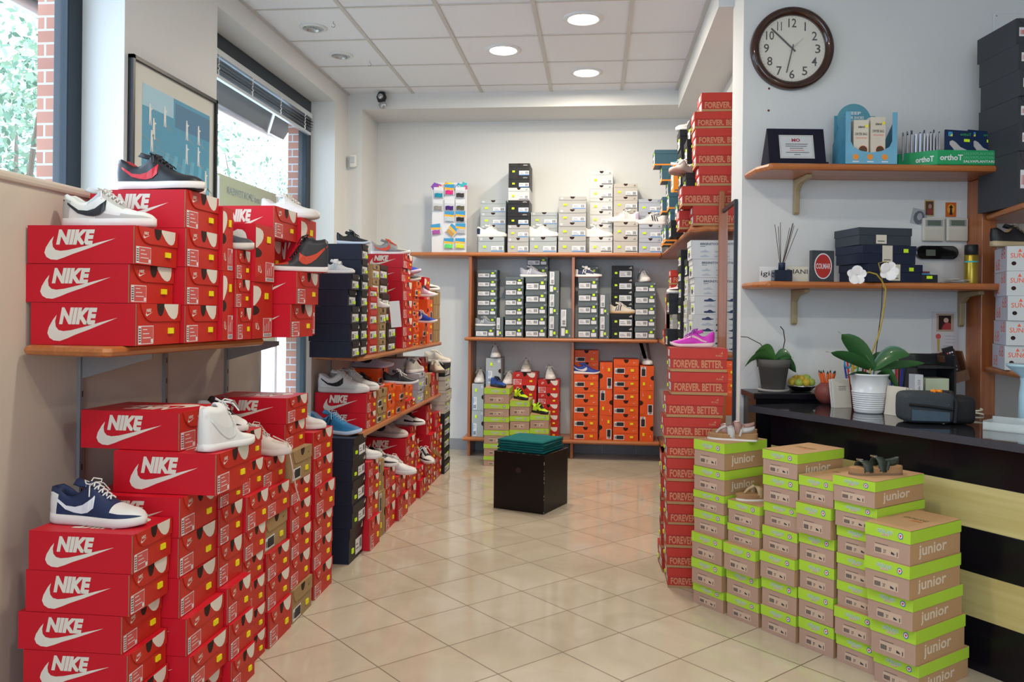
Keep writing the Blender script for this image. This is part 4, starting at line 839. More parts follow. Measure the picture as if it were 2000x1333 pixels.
def shoe(name, label, loc, head, L=.27, style='low', up=W1, over=None, toe=None, heel=None, sole=(.70, .66, .64), lining=None, lace=W1, logo='swoosh', logoc=BK, sole2=None, pitch=0, roll=0, group='display shoes on the boxes', tall=1.0, velcro=False, cat='shoe'):
    """toe points along head (radians); loc = point under the middle of the sole"""
    t = thing(name, label, cat, loc, 0, group); t.rotation_euler = (roll, pitch, head)
    over = over or up; toe = toe or up; heel = heel or over; lining = lining or up
    mu, mo, mt, mh, ml, ms = smat(up), smat(over), smat(toe), smat(heel), smat(lining, .8), smat(sole, .45)
    run = style == 'run'; sh0 = [(0, .10), (.2, .095), (.5, .075), (.8, .07), (1, .085)] if run else [(0, .10), (.5, .092), (1, .088)]
    sh = lambda q: lerp(sh0, q) * tall
    rise = lambda q: (.045 * max(0, (q - .75) / .25) ** 2 + (.02 * max(0, (.12 - q) / .12) ** 2)) * (1.3 if run else .55)
    X = lambda q: (q - .5) * L
    # sole
    N = 30; qs = [.5 - .5 * math.cos(math.pi * i / N) for i in range(N + 1)]; s = MB(); vs = []; fs = []
    ring = []
    for q in qs:
        w = (lerp(HW, q) + .008) * L; z0 = rise(q) * L; z1 = (sh(q) + rise(q) * .6) * L
        ring.append([(X(q), -w * .93, z0), (X(q), -w, z0 + .25 * (z1 - z0)), (X(q), -w * .985, z1), (X(q), w * .985, z1), (X(q), w, z0 + .25 * (z1 - z0)), (X(q), w * .93, z0)])
    for r_ in ring: vs += r_
    for i in range(N):
        for k in range(6): a = i * 6 + k; b_ = i * 6 + (k + 1) % 6; fs.append((a, b_, b_ + 6, a + 6))
    fs += [tuple(range(6))[::-1], tuple(range(N * 6, N * 6 + 6))]; s.add(vs, fs, ms, True)
    so = s.build('sole', t)
    if sole2: 
        s = MB(); vs = [(X(q), y * (lerp(HW, q) + .004) * L, rise(q) * L - (.001 if z else -.009)) for q in qs for y, z in ((-1.02, 0), (-.98, 1), (.98, 1), (1.02, 0))]
        fs = [(i * 4 + k, i * 4 + k + 1, i * 4 + k + 5, i * 4 + k + 4) for i in range(N) for k in range(3)]; s.add(vs, fs, smat(sole2), True); s.build('outsole', t)
    # upper: rows from left sole edge to right sole edge
    rim, rid = RIM[style], RID[style]; Q = 34; us = [i / Q for i in range(Q + 1)]
    def zt(q): return (lerp(rim, q) if q <= .42 else lerp(rid, q)) * L * tall if not run else (lerp(rim, q) if q <= .42 else lerp(rid, q)) * L * tall
    def rimw(q): return lerp([(0, .03), (.05, .062), (.15, .075), (.3, .07), (.42, .055)], q) * L
    def side(q, v, sg=1):
        """v 0..1 from the sole to the rim (or shoulder)"""
        z0 = (sh(q) + rise(q) * .6) * L * .97; w = lerp(HW, q) * L * .985; z1 = zt(q)
        if q <= .42:
            rw = rimw(q); y = w + (rw - w) * v ** 1.5; z = z0 + (z1 - z0) * v
            x = X(q) + (.012 * L * math.sin(math.pi * v) * -1 if q < .1 else 0)
        else:
            a = v * math.pi / 2 * .78; y = w * math.cos(a) ** .8; z = z0 + (z1 - z0) * math.sin(a) / 1.0
            x = X(q)
        return Vector((x, sg * y, z))
    RV = [0, .2, .4, .6, .8, 1.0]
    rows = []
    for q in us:
        row = [side(q, v, -1) for v in RV]
        op = q <= .40
        e = row[-1]; ez = zt(q)
        if q < .035: inner = [Vector((X(q), -rimw(q) * .8, ez)), Vector((X(q), -rimw(q) * .4, ez)), Vector((X(q), 0, ez))]
        elif op: inner = [Vector((X(q), -rimw(q) * .80, ez - .004)), Vector((X(q), -rimw(q) * .6, ez * .6 + sh(q) * L * .4)), Vector((X(q), 0, sh(q) * L * 1.15))]
        else: inner = [Vector((X(q), e.y * .72, e.z + (ez - e.z) * .55)), Vector((X(q), e.y * .38, e.z + (ez - e.z) * .9)), Vector((X(q), 0, ez))]
        row += inner; row += [Vector((p.x, -p.y, p.z)) for p in reversed(row[:-1])]; rows.append(row)
    n = len(rows[0]); vs = [p for r_ in rows for p in r_]; s = MB(); bm_ = {}
    for m in (mu, mo, mt, mh, ml): s.mi(m)
    s.v = [tuple(p) for p in vs]
    for i in range(Q):
        q = (us[i] + us[i + 1]) / 2
        for k in range(n - 1):
            kk = min(k, n - 2 - k)          # 0..4 side bands, 5..7 inner
            if q <= .42: m = ml if kk >= 5 else (mh if (q < .12 and kk <= 3) else (mo if kk == 4 and q > .28 else mu))
            elif q < .70: m = mo if kk in (4, 5) else (mu if kk < 4 else mo)
            else: m = mo if (kk <= 1) else mt
            if q > .42 and kk == 0: m = mo
            s.f.append((i * n + k + 1, i * n + k, (i + 1) * n + k, (i + 1) * n + k + 1)); s.m.append(s.mi(m)); s.sm.append(True)
    s.f.append(tuple(range(n))); s.m.append(s.mi(mh)); s.sm.append(True)
    s.build('upper', t)
    # tongue
    s = MB(); zt_ = zt(.40); tw = .052 * L; top = Vector((X(.27 if style != 'high' else .25), 0, zt_ + (.055 if style != 'high' else .045) * L))
    pts = [Vector((X(.52), 0, zt(.52) + .002)), Vector((X(.44), 0, zt(.44) + .006)), Vector((X(.35), 0, zt_ + .03 * L)), top]
    for k, p in enumerate(pts): pass
    vs = []; 
    for k, p in enumerate(pts):
        w = tw * (.8 + .15 * k)
        for y, dz in ((-w, -.008), (-w * .5, .002), (0, .004), (w * .5, .002), (w, -.008)): vs.append((p.x, y, p.z + dz))
    for k, p in enumerate(pts):
        w = tw * (.8 + .15 * k)
        for y, dz in ((-w, -.012), (-w * .5, -.004), (0, -.002), (w * .5, -.004), (w, -.012)): vs.append((p.x - .004, y, p.z + dz))
    fs = [(k * 5 + j, k * 5 + j + 1, k * 5 + j + 6, k * 5 + j + 5) for k in range(3) for j in range(4)] + [(20 + k * 5 + j + 1, 20 + k * 5 + j, 20 + k * 5 + j + 5, 20 + k * 5 + j + 6) for k in range(3) for j in range(4)] + [(15 + j, 16 + j, 36 + j, 35 + j) for j in range(4)] + [(k * 5 + 4, 24 + k * 5, 29 + k * 5, k * 5 + 9) for k in range(3)] + [(k * 5, k * 5 + 5, 25 + k * 5, 20 + k * 5) for k in range(3)]
    s.add(vs, fs, mo, True); s.build('tongue', t)
    # laces or straps
    s = MB(); mlc = smat(lace, .8)
    if velcro:
        for q in (.42, .52):
            P0 = [side(q, v, -1) for v in (.72, 1)] + [Vector((X(q), 0, zt(q) + .006))] + [side(q, v) for v in (1, .72)]
            vs = []
            for p in P0: o_ = Vector((0, .002 * (1 if p.y > 0 else -1), .003)); vs += [p + o_ + Vector((-.011, 0, 0)), p + o_ + Vector((.011, 0, 0))]
            s.add(vs, [(2 * k, 2 * k + 1, 2 * k + 3, 2 * k + 2) for k in range(4)], mlc)
        s.build('strap', t)
    elif lace:
        nl = 6 if style != 'high' else 8; q0 = .40 if style != 'high' else .37
        for k in range(nl):
            q = q0 + (.62 - q0) * k / (nl - 1); a = .05 * L * (1 - .05 * k); z = zt(q) + .004; yy = a
            s.tube([(X(q) - .004, -yy, z - .005), (X(q), -yy * .4, z + .002), (X(q) + .005, yy * .4, z + .002), (X(q) + .009, yy, z - .005)], .0026 if not run else .002, mlc, 5)
            s.tube([(X(q) - .004, yy, z - .005), (X(q), yy * .4, z + .0035), (X(q) + .005, -yy * .4, z + .0035), (X(q) + .009, -yy, z - .005)], .0026 if not run else .002, mlc, 5)
        zk = zt(q0) + .008
        for sg in (-1, 1):
            s.tube([(X(q0), 0, zk), (X(q0) - .004, sg * .018, zk + .010), (X(q0) + .012, sg * .034, zk + .004), (X(q0) + .02, sg * .020, zk - .001), (X(q0) + .004, 0, zk)], .0022, mlc, 5)
            s.tube([(X(q0), 0, zk), (X(q0) + .02, sg * .03, zk - .006), (X(q0) + .03, sg * .045, zk - .03)], .002, mlc, 5)
        s.build('laces', t)
    # mark on both sides
    if logo:
        s = MB(); mk = smat(logoc, .4)
        for sg in (-1, 1):
            def P(q, v): p = side(q, v, sg); return p + Vector((0, sg * .0022, .0006))
            if logo == 'swoosh':
                top_ = [(.02, .80), (.12, .64), (.22, .50), (.32, .40), (.40, .38), (.46, .46), (.50, .66), (.51, .80)]; bot = [(.02, .76), (.12, .52), (.22, .30), (.32, .14), (.40, .08), (.47, .12), (.53, .32), (.52, .78)]
            elif logo == 'puma':
                top_ = [(.16, .2), (.26, .42), (.36, .62), (.48, .80), (.60, .92)]; bot = [(.20, .1), (.30, .26), (.40, .44), (.52, .62), (.64, .74)]
            else: top_ = bot = None
            if top_:
                vs = [];
                for a, b_ in zip(top_, bot): vs += [P(*a), P(*b_)]
                fs = [((2 * k, 2 * k + 1, 2 * k + 3, 2 * k + 2) if sg > 0 else (2 * k + 2, 2 * k + 3, 2 * k + 1, 2 * k)) for k in range(len(top_) - 1)]; s.add(vs, fs, mk)
            if logo == 'stripes':
                for c_ in (.30, .38, .46):
                    for k in range(3):
                        v0, v1 = .1 + .26 * k, .1 + .26 * (k + 1); s.add([P(c_ - .05 * (1 - v0), v0), P(c_ + .035 - .05 * (1 - v0), v0), P(c_ + .035 - .05 * (1 - v1), v1), P(c_ - .05 * (1 - v1), v1)], [(0, 1, 2, 3) if sg < 0 else (3, 2, 1, 0)], mk)
            if logo == 'N':
                for (a, b_) in (((.28, .2), (.31, .8)), ((.31, .8), (.38, .2)), ((.38, .2), (.41, .8))):
                    w_ = .022; s.add([P(a[0], a[1]), P(a[0] + w_, a[1]), P(b_[0] + w_, b_[1]), P(b_[0], b_[1])], [(0, 1, 2, 3)], mk)
        s.build('side_logo', t)
    return t
SHOES = []
def on(key, label, du=0, dn=-.15, head=0, name='sneaker', dz=.001, **k):
    """a shoe on top of a stack: du along the row, dn in front of the stack's front line, head in degrees from facing out (0) toward the row direction (90)"""
    q = STK[key]; c = q['c'] + q['u'] * du + q['n'] * dn + Vector((0, 0, dz)); a = math.atan2(q['n'].y, q['n'].x) + R(head)
    return shoe(name, label, c, a, **k)
def step(key, i, label, du=0, dn=-.10, head=0, name='sneaker', **k):
    q = STK[key]; c = q['c'] + q['u'] * du + q['n'] * dn; c.z = q['zs'][i] + .002; return shoe(name, label, c, math.atan2(q['n'].y, q['n'].x) + R(head), **k)
NVY = (.018, .03, .085); BEG = (.50, .46, .40)
GL_ = 'display shoes on the left floor stacks'; GH_ = 'display shoes on the nearest shelf'; GI_ = 'display shoes on the far left shelves'; GJ_ = 'display shoes on the top back shelf'; GK_ = 'display shoes on the middle back shelf'; GO_ = 'display shoes on the bottom back shelf'; GW_ = 'display shoes along the right wall'
on('A', 'navy and white low sneaker on the nearest red floor stack', .0, -.165, -4, L=.295, up=NVY, over=NVY, toe=W1, heel=W1, lining=NVY, lace=W1, logoc=(.70, .72, .78), group=GL_)
on('s1', 'white and grey low sneaker with black hook mark at left edge', .0, -.165, -2, L=.30, up=(.70, .69, .64), over=(.46, .45, .42), toe=(.70, .69, .66), heel=(.46, .45, .42), group=GH_)
on('s2', 'black low sneaker with red mark, nearer the viewer on nearest shelf', -.05, -.12, -3, L=.30, up=BK, over=BK, toe=BK, lace=BK, logoc=(.55, .02, .03), sole2=BK, lining=(.35, .03, .03), group=GH_)
on('s2', 'black and red sneaker behind its pair, heel toward the poster', .065, -.17, 3, L=.28, up=BK, over=BK, toe=BK, lace=BK, logoc=(.55, .02, .03), group=GH_)
step('s4', 0, 'dark sneaker toe poking out between upright red boxes', 0, -.09, 0, L=.26, up=(.06, .06, .07), over=(.06, .06, .07), lace=BK, logo=None, sole=(.6, .55, .5), group=GH_)
step('s6', 2, 'black and red high top sneaker on far end of nearest shelf', -.01, .045, 212, name='high_top_sneaker', L=.235, style='high', up=(.035, .035, .04), over=(.04, .04, .045), toe=(.50, .05, .03), lace=BK, logoc=(.55, .06, .03), sole2=(.5, .03, .03), group=GH_)
on('s7', 'cream white sneaker on top at far end of nearest shelf', .0, -.10, -5, L=.27, up=(.66, .61, .57), over=(.66, .61, .57), lace=(.66, .6, .5), logo=None, sole=(.62, .55, .5), group=GH_)
q = STK['B']
shoe('high_top_sneaker', 'white high top sneaker, heel toward viewer, on jutting red box', Vector((-1.165, 2.50, q['zs'][0] + .129)), R(74), L=.235, style='high', up=(.74, .73, .72), lace=(.74, .73, .72), logoc=(.68, .68, .67), sole=(.74, .73, .72), group=GL_)
on('D', 'white sneaker with black toe guard behind the white high top', .0, -.13, -30, L=.27, up=W1, over=BK, toe=W1, lace=BK, group=GL_)
on('E', 'white sneaker with long trailing lace, black mark, on red stack', .01, -.09, -8, L=.28, up=WARM, over=WARM, toe=WARM, lace=(.6, .52, .48), sole=(.64, .56, .53), group=GL_)
s = MB(); q = STK['E']; p = q['c']; s.tube([(-1.24, p.y - .02, p.z + .075), (-1.18, p.y - .02, p.z + .05), (-1.17, p.y + .0, p.z - .04), (-1.165, p.y + .035, p.z - .14), (-1.16, p.y + .06, p.z - .19)], .0028, smat((.66, .5, .46)), 6)
tag(s.build('shoelace'), 'loose pinkish shoelace hanging down from the white sneaker', 'shoelace')
on('G', 'white sneaker toe left of the bright blue runner', .0, -.12, 0, L=.25, up=WARM, over=WARM, toe=W1, logo=None, group=GL_)
on('H', 'blue running shoe with pale laces on the navy black stack', .02, -.13, -14, name='running_shoe', L=.30, style='run', up=(.02, .16, .36), over=(.03, .22, .45), toe=(.02, .15, .34), lining=(.3, .42, .62), lace=(.45, .62, .75), logo='stripes', logoc=(.02, .03, .06), sole=(.50, .62, .80), sole2=(.40, .2, .08), group=GL_)
on('I', 'crumpled white sneaker beside the navy black stack top', 0, -.08, 20, L=.24, group=GL_)
on('K', 'white sneaker with black toe guard above low red stack', 0, -.07, -10, L=.25, over=BK, logo=None, group=GL_)
on('L', 'plain white sneaker toe pointing to the aisle on low stack', 0, -.03, -10, L=.27, up=(.74, .73, .74), logo=None, lace=(.7, .7, .7), group=GL_)
on('M', 'pink grey sneaker with black mark and dangling lace', -.04, -.16, -18, L=.31, up=(.58, .46, .43), over=(.40, .32, .30), toe=(.56, .46, .43), lace=(.6, .5, .48), sole=(.6, .5, .48), group=GL_)
on('N', 'white strap sneaker with black trim under the shelf end', .05, -.10, -10, L=.25, up=W1, over=BK, velcro=True, lace=BK, logo=None, group=GL_)
on('O', 'black and white sneaker with kraft tag, toe toward viewer', 0, -.02, -50, L=.24, up=W1, over=BK, toe=W1, group=GL_)
s = MB(); q = STK['O']['c']; s.add([(0, 0, 0), (.075, -.09, -.02), (.09, -.08, -.06), (.01, .02, -.045)], [(0, 1, 2, 3)], mat('kraft_tag', (.55, .35, .13), .6)); s.add([(0, .001, 0), (.01, .021, -.045), (.09, -.079, -.06), (.075, -.089, -.02)], [(0, 1, 2, 3)], MATS['kraft_tag'])
o = s.build('swing_tag'); o.location = q + Vector((.03, .0, .10)); tag(o, 'tan paper swing tag hanging from black and white sneaker', 'tag')
# far left shelves
on('m1', 'white toddler sneaker with pale blue stripes on navy box step', 0, -.09, 0, L=.16, up=(.62, .60, .60), velcro=True, logo='stripes', logoc=(.40, .55, .58), group=GI_) if False else None
q = STK['m1']; shoe('toddler_sneaker', 'white toddler sneaker with pale blue stripes on navy boxes', q['c'] + Vector((-.085, -.005, .002)), R(0), L=.165, up=(.60, .60, .60), velcro=True, lace=W1, logo='stripes', logoc=(.40, .58, .62), group=GI_)
on('m2', 'small black sneaker with white tag atop the navy boxes', 0, -.06, 10, L=.17, up=BK, style='run', lace=BK, logo=None, sole=(.55, .6, .7), group=GI_)
step('m4', 3, 'small white shoe with hanging paper tag on kraft boxes', 0, -.045, 0, name='toddler_sneaker', L=.15, velcro=True, lace=W1, logoc=BK, group=GI_) if False else shoe('toddler_sneaker', 'small white shoe with hanging paper tag on kraft boxes', STK['m4']['c'] * 0 + Vector((-1.23, STK['m4']['c'].y, STK['m4']['zs'][3] + .002)), R(-10), L=.13, velcro=True, lace=W1, logo='stripes', logoc=BK, group=GI_)
s = MB(); s.box(0, .003, -.03, .03, -.15, 0, LBL); s.box(-.002, 0, -.028, .028, -.145, -.01, LBL); o = s.build('paper_tag'); o.location = (-1.155, STK['m4']['c'].y + .05, STK['m4']['zs'][3] + .04); o.rotation_euler = (R(5), R(-4), R(-62)); tag(o, 'white paper tag hanging beside the small kraft boxes', 'tag')
on('m6', 'grey running shoe with orange heel on the tallest red stack', .02, -.12, -5, name='running_shoe', L=.26, style='run', up=(.28, .28, .27), over=(.18, .18, .18), toe=(.40, .40, .34), heel=(.40, .40, .40), lace=(.6, .08, .04), logoc=(.7, .09, .04), group=GI_)
on('m7', 'black running shoe with gold mark on the orange stack', 0, -.10, 5, name='running_shoe', L=.26, style='run', up=(.03, .03, .03), logoc=(.55, .38, .16), lace=BK, sole=(.5, .48, .42), group=GI_)
on('m8', 'bright blue running shoe with white mark on orange box', .03, -.17, -5, name='running_shoe', L=.30, style='run', up=(.015, .05, .42), lace=(.02, .06, .45), logoc=W1, sole=(.6, .5, .65), group=GI_)
step('m8', 2, 'blue running shoe with white sole before orange boxes', 0, .0, -10, name='running_shoe', L=.22, style='run', up=(.015, .05, .35), logoc=W1, group=GI_)
step('m8', 1, 'pink and white running shoe toe among orange boxes', 0, .01, -10, name='running_shoe', L=.20, style='run', up=(.6, .4, .5), toe=W1, logo=None, lace=BK, group=GI_)
on('m10', 'white and black sneaker on the cardboard boxes', -.02, -.10, -15, L=.27, over=BK, up=(.6, .58, .54), group=GI_)
on('n1', 'white low sneaker with black mark, front of lower far shelf', -.06, -.14, -3, L=.285, up=(.68, .66, .65), over=(.62, .61, .60), toe=(.72, .71, .70), sole=(.60, .56, .56), group=GI_)
on('n1', 'off white low sneaker behind the black marked one', .07, -.12, -5, L=.285, up=(.52, .49, .45), over=(.48, .45, .41), toe=(.66, .64, .62), logoc=(.5, .47, .44), group=GI_)
on('n2', 'black sneaker with coral sole line on the kraft boxes', 0, -.10, 15, name='running_shoe', L=.22, style='run', up=BK, lace=BK, logo=None, sole=(.65, .2, .18), group=GI_)
on('n4', 'lilac grey running shoe with black mark under the shelf', -.02, -.18, -5, name='running_shoe', L=.28, style='run', up=(.42, .38, .44), heel=(.45, .08, .25), toe=(.55, .52, .53), sole=(.5, .42, .48), group=GI_)
step('n4', 1, 'black and white trainer on the orange step', -.01, -.0, 10, name='running_shoe', L=.22, style='run', up=BK, over=BK, lace=W1, logo=None, sole=(.7, .66, .68), group=GI_)
step('n6', 1, 'cream sneaker lying on the cool grey boxes', .02, -.045, 80, L=.24, up=(.55, .52, .48), logo=None, group=GI_)
on('n8', 'black slim shoe on the last red box of lower shelf', 0, -.06, -10, L=.24, up=BK, toe=BK, lace=BK, logo=None, sole=(.3, .3, .3), group=GI_) if False else None
step('n8', 1, 'beige running shoe toe toward viewer at the lower shelf end', .08, -.0, -60, name='running_shoe', L=.24, style='run', up=(.58, .52, .40), sole=(.2, .17, .13), logo=None, group=GI_)
on('S', 'cream round toed shoe atop the last floor stack', 0, -.08, -20, L=.24, up=(.66, .6, .52), logo=None, group=GI_)
# back wall top shelf: shoes stand before the stacks, pointing left or right
def bk(key, i, lbl, du, head, dn=.0, name='sneaker', **k):
    q = STK[key]; c = q['c'] + q['u'] * du + q['n'] * dn; c.z = q['zs'][i] + .002; return shoe(name, lbl, c, R(head), **k)
bk('t1', 3, 'white sneaker with dark heel tab on leftmost pale box', .0, -6, -.055, L=.27, heel=NVY, logo=None, up=(.76, .75, .74), group=GJ_)
bk('t3', 2, 'white three striped sneaker third shelf stack from left', .0, -8, -.055, L=.28, up=(.72, .72, .70), logo='stripes', logoc=(.58, .58, .58), group=GJ_)
bk('t5', 5, 'white sneaker with pink heel before the tall white stack', -.03, -8, -.055, L=.27, heel=(.75, .35, .36), logo='stripes', logoc=(.6, .6, .58), group=GJ_)
bk('t6', 3, 'white sneaker pointing left on the beige stack', -.02, 184, -.055, L=.27, heel=(.55, .45, .6), logo='stripes', logoc=(.6, .6, .58), group=GJ_)
bk('t7', 2, 'white sneaker with black stripes and tag on rightmost grey stack', .0, 186, -.055, L=.26, logo='stripes', logoc=BK, group=GJ_)
bk('u1', 6, 'grey sneaker with white letter on leftmost slate stack', .0, -8, -.055, L=.20, up=(.25, .27, .29), over=(.20, .22, .24), lace=(.5, .5, .5), logo='N', logoc=W1, group=GK_)
bk('u4', 2, 'lilac grey letter sneaker high on the middle shelf', -.03, -4, -.055, L=.24, up=(.36, .36, .42), over=(.32, .32, .38), lace=(.5, .5, .5), logo='N', logoc=W1, group=GK_)
bk('u7', 1, 'navy and white letter sneaker with red sole', 0, -6, -.055, L=.235, up=NVY, over=(.6, .58, .55), toe=NVY, logo='N', logoc=W1, sole2=(.6, .06, .04), velcro=True, lace=W1, group=GK_)
bk('u9', 4, 'cream sneaker with navy stripes and gum sole', 0, -6, -.055, L=.24, up=(.62, .54, .44), sole=(.48, .30, .16), logo='stripes', logoc=NVY, group=GK_)
bk('u10', 0, 'white sneaker toe toward viewer on rightmost slate stack', -.01, -80, -.14, L=.28, logo=None, group=GK_)
bk('v1', 0, 'white sneaker atop the left upright grey boxes', 0, -88, -.14, L=.28, logo=None, group=GO_)
bk('v2', 0, 'white sneaker atop the tallest upright grey box', 0, -80, -.14, L=.28, logo=None, group=GO_)
bk('v3', 0, 'white sneaker between grey box and red boxes', .015, -92, -.14, L=.28, logo=None, group=GO_)
bk('v4', 0, 'beige sneaker toe forward on left red stack', -.0, -85, -.14, L=.28, up=(.46, .42, .38), over=(.4, .36, .33), sole2=BK, logo=None, group=GO_)
bk('v5', 0, 'white sneaker toe forward on right red stack', 0, -80, -.14, L=.28, sole2=BK, logo=None, group=GO_)
bk('v6', 2, 'royal blue running shoe pointing right on orange stack', .0, 0, -.052, name='running_shoe', L=.25, style='run', up=(.02, .05, .28), logoc=W1, lace=(.1, .12, .4), group=GO_)
bk('v9', 0, 'white and grey sneaker atop last upright orange box', 0, -80, -.14, L=.28, sole2=BK, logo=None, group=GO_)
s = MB(); s.add([(-.03, 0, 0), (0, 0, 0), (-.05, 0, .17), (-.075, 0, .15)], [(0, 1, 2, 3), (3, 2, 1, 0)], BRNC); s.add([(0.01, 0, 0), (.035, 0, 0), (.0, .004, .2), (-.02, .004, .19)], [(0, 1, 2, 3), (3, 2, 1, 0)], BRNC)
o = s.build('insole'); o.location = STK['v9']['c'] + Vector((0, .02, .06)); tag(o, 'brown strap ends standing up from the last white sneaker', 'strap')
bk('g1', 0, 'blue slipper on the tallest green lidded stack behind cube', 0, -50, -.10, name='slipper', L=.205, up=(.015, .07, .32), over=(.02, .03, .08), lace=BK, velcro=True, logo=None, sole=BK, group=GO_)
bk('g2', 0, 'neon yellow and black slipper on middle green stack', 0, -55, -.10, name='slipper', L=.205, up=(.55, .72, .02), over=BK, velcro=True, lace=(.55, .72, .02), logo=None, sole=BK, group=GO_)
bk('g3', 0, 'neon green black slipper on lowest green stack', 0, -50, -.10, name='slipper', L=.205, up=(.50, .75, .04), over=BK, velcro=True, lace=(.5, .7, .03), logo=None, sole=BK, group=GO_)
# right wall
on('r4', 'white and lilac sneaker on black boxes under the ceiling beam', .0, -.09, 20, L=.26, up=(.62, .60, .60), heel=(.5, .48, .58), logo=None, group=GW_)
q = STK['r2']; shoe('sneaker', 'white sneaker with gum sole, toe forward, by tall red stack', Vector((.52, 5.28, q['c'].z + .001)), R(235), L=.25, up=(.62, .58, .54), sole=(.40, .24, .2), logo=None, group=GW_)
z8 = 1.8015
for (x, y, zz, a, lbl, kw) in ((.44, 5.50, 1.93, 185, 'white and blue shoe low on the right top shelf', dict(up=W1, over=(.02, .05, .4), logo=None)),
                          (.42, 5.95, 1.93, 200, 'teal and orange hiking shoe at the right shelf corner', dict(style='run', up=(.02, .30, .38), over=(.65, .15, .04), toe=(.03, .3, .38), lace=(.7, .18, .05), logo=None)),): pass
q = STK['q4']; shoe('high_top_sneaker', 'white high sneaker with black sole on right middle shelf', Vector((.42, 6.15, 1.50)), R(215), L=.22, style='high', up=W1, over=BK, logo=None, sole=(.65, .6, .58), sole2=BK, group=GW_) if False else None
shoe('sneaker', 'pale pink sneaker with black collar on right middle shelf', q['c'] + Vector((.06, 0, .001)), R(200), L=.24, up=(.68, .52, .52), over=BK, lining=BK, logo=None, group=GW_)
shoe('high_top_sneaker', 'white high sneaker with black sole on the red boxes', STK['q5']['c'] + Vector((.10, 0, .001)), R(205), L=.22, style='high', up=W1, over=W1, logoc=BK, sole2=BK, group=GW_)
q = STK['r5']; shoe('running_shoe', 'teal shoe with orange laces on the amber box', q['c'] + Vector((.10, 0, .001)), R(190), L=.25, style='run', up=(.02, .28, .36), over=(.04, .05, .06), lace=(.8, .2, .04), logo=None, group=GW_)
ztw = zt[0]; shoe('running_shoe', 'bright magenta running shoe on the brick red floor tower', Vector((.45, 3.965, ztw + .003)), R(180), L=.205, style='run', up=(.62, .04, .48), over=(.55, .03, .42), toe=(.60, .04, .50), lining=(.5, .04, .42), lace=(.35, .08, .42), logo='puma', logoc=(.72, .45, .52), sole=(.74, .55, .55), velcro=False)

# ------------------------------------------------------------------ sandals
CORK = mat('cork', (.34, .19, .09), .8, var=.15, scale=80); BUCK = mat('buckle', (.55, .50, .45), .25, metal=1, var=0)
def sandal(label, loc, head, L, strap, solec=(.72, .70, .68), style='two', group='sandals on the lime lidded boxes'):
    t = thing('sandal', label, 'sandal', loc, head, group); N = 24; qs = [.5 - .5 * math.cos(math.pi * i / N) for i in range(N + 1)]; X = lambda q: (q - .5) * L
    def slab(z0, z1, g, m, nm):
        s = MB(); vs = []
        for q in qs: w = (lerp(HW, q) + g) * L; z0_ = z0(q); z1_ = z1(q); vs += [(X(q), -w, z0_), (X(q), -w, z1_), (X(q), w, z1_), (X(q), w, z0_)]
        fs = [(i * 4 + k, i * 4 + (k + 1) % 4, i * 4 + 4 + (k + 1) % 4, i * 4 + 4 + k) for i in range(N) for k in range(4)] + [(0, 1, 2, 3)[::-1], tuple(N * 4 + k for k in range(4))]
        s.add(vs, fs, m, False); return s.build(nm, t)
    slab(lambda q: .0, lambda q: .008, .004, smat(solec), 'outsole'); slab(lambda q: .008, lambda q: .024 + .006 * (q < .3), .0, CORK, 'footbed')
    slab(lambda q: .024, lambda q: .0265 + .006 * (q < .3), -.012, mat('suede_footbed', (.42, .24, .11), .85, var=.08), 'insole')
    ms = smat(strap, .35)
    def band(q0, q1, hh, wq, nm='strap'):
        s = MB(); vs = []; K = 12
        for k in range(K + 1):
            a = math.pi * k / K; q = q0 + (q1 - q0) * k / K; w = (lerp(HW, q) + .006) * L
            y = -w * math.cos(a); z = .014 + hh * math.sin(a) ** .6
            vs += [(X(q - wq), y, z), (X(q + wq), y, z), (X(q + wq), y * .96, z - .004), (X(q - wq), y * .96, z - .004)]
        fs = [(k * 4 + j, k * 4 + (j + 1) % 4, k * 4 + 4 + (j + 1) % 4, k * 4 + 4 + j) for k in range(K) for j in range(4)]
        s.add(vs, fs, ms, True); o = s.build(nm, t)
        s = MB(); c = (X((q0 + q1) / 2), -.03, .014 + hh * .93); s.box(c[0] - .009, c[0] + .009, c[1] - .012, c[1] + .012, c[2] - .002, c[2] + .004, BUCK); b_ = s.build('buckle', o, .002)
    if style == 'two': band(.74, .70, .036, .085); band(.48, .42, .050, .075)
    else: band(.58, .50, .044, .07); s = MB(); s.tube([(X(.82), 0, .028), (X(.74), 0, .046), (X(.62), 0, .058)], [.005, .006, .008], ms, 8); s.build('toe_post', t)
    s = MB(); vs = []; K = 14
    for k in range(K + 1):
        a = math.pi * k / K; y = -.115 * L * math.cos(a); x = X(.30) - .24 * L * math.sin(a) ** .8; z = .034 + .012 * math.sin(a) ** 2
        vs += [(x, y, z), (x, y, z + .018), (x + .003, y * .95, z + .018), (x + .003, y * .95, z)]
    fs = [(k * 4 + j, k * 4 + (j + 1) % 4, k * 4 + 4 + (j + 1) % 4, k * 4 + 4 + j) for k in range(K) for j in range(4)]; s.add(vs, fs, ms, True)
    for sg in (-1, 1): s.tube([(X(.30), sg * .115 * L, .05), (X(.34), sg * .12 * L, .02)], .006, ms, 6)
    s.build('heel_strap', t); return t
q = STK['G1']['c']; gn = STK['G1']['n']; gu = STK['G1']['u']
sandal('metallic silver sandal, front one of the pair on leftmost lime stack', q + gn * -.12 + gu * .02, R(165), .215, (.50, .47, .46), style='thong')
sandal('rose metallic patterned sandal behind the silver one', q + gn * -.20 + gu * .0 + Vector((-.02, .06, 0)), R(175), .20, (.42, .25, .22), style='two')
q = STK['G2']['c']; sandal('golden thong sandal on the second lime stack', q + gn * -.10, R(185), .20, (.45, .32, .18), style='thong')
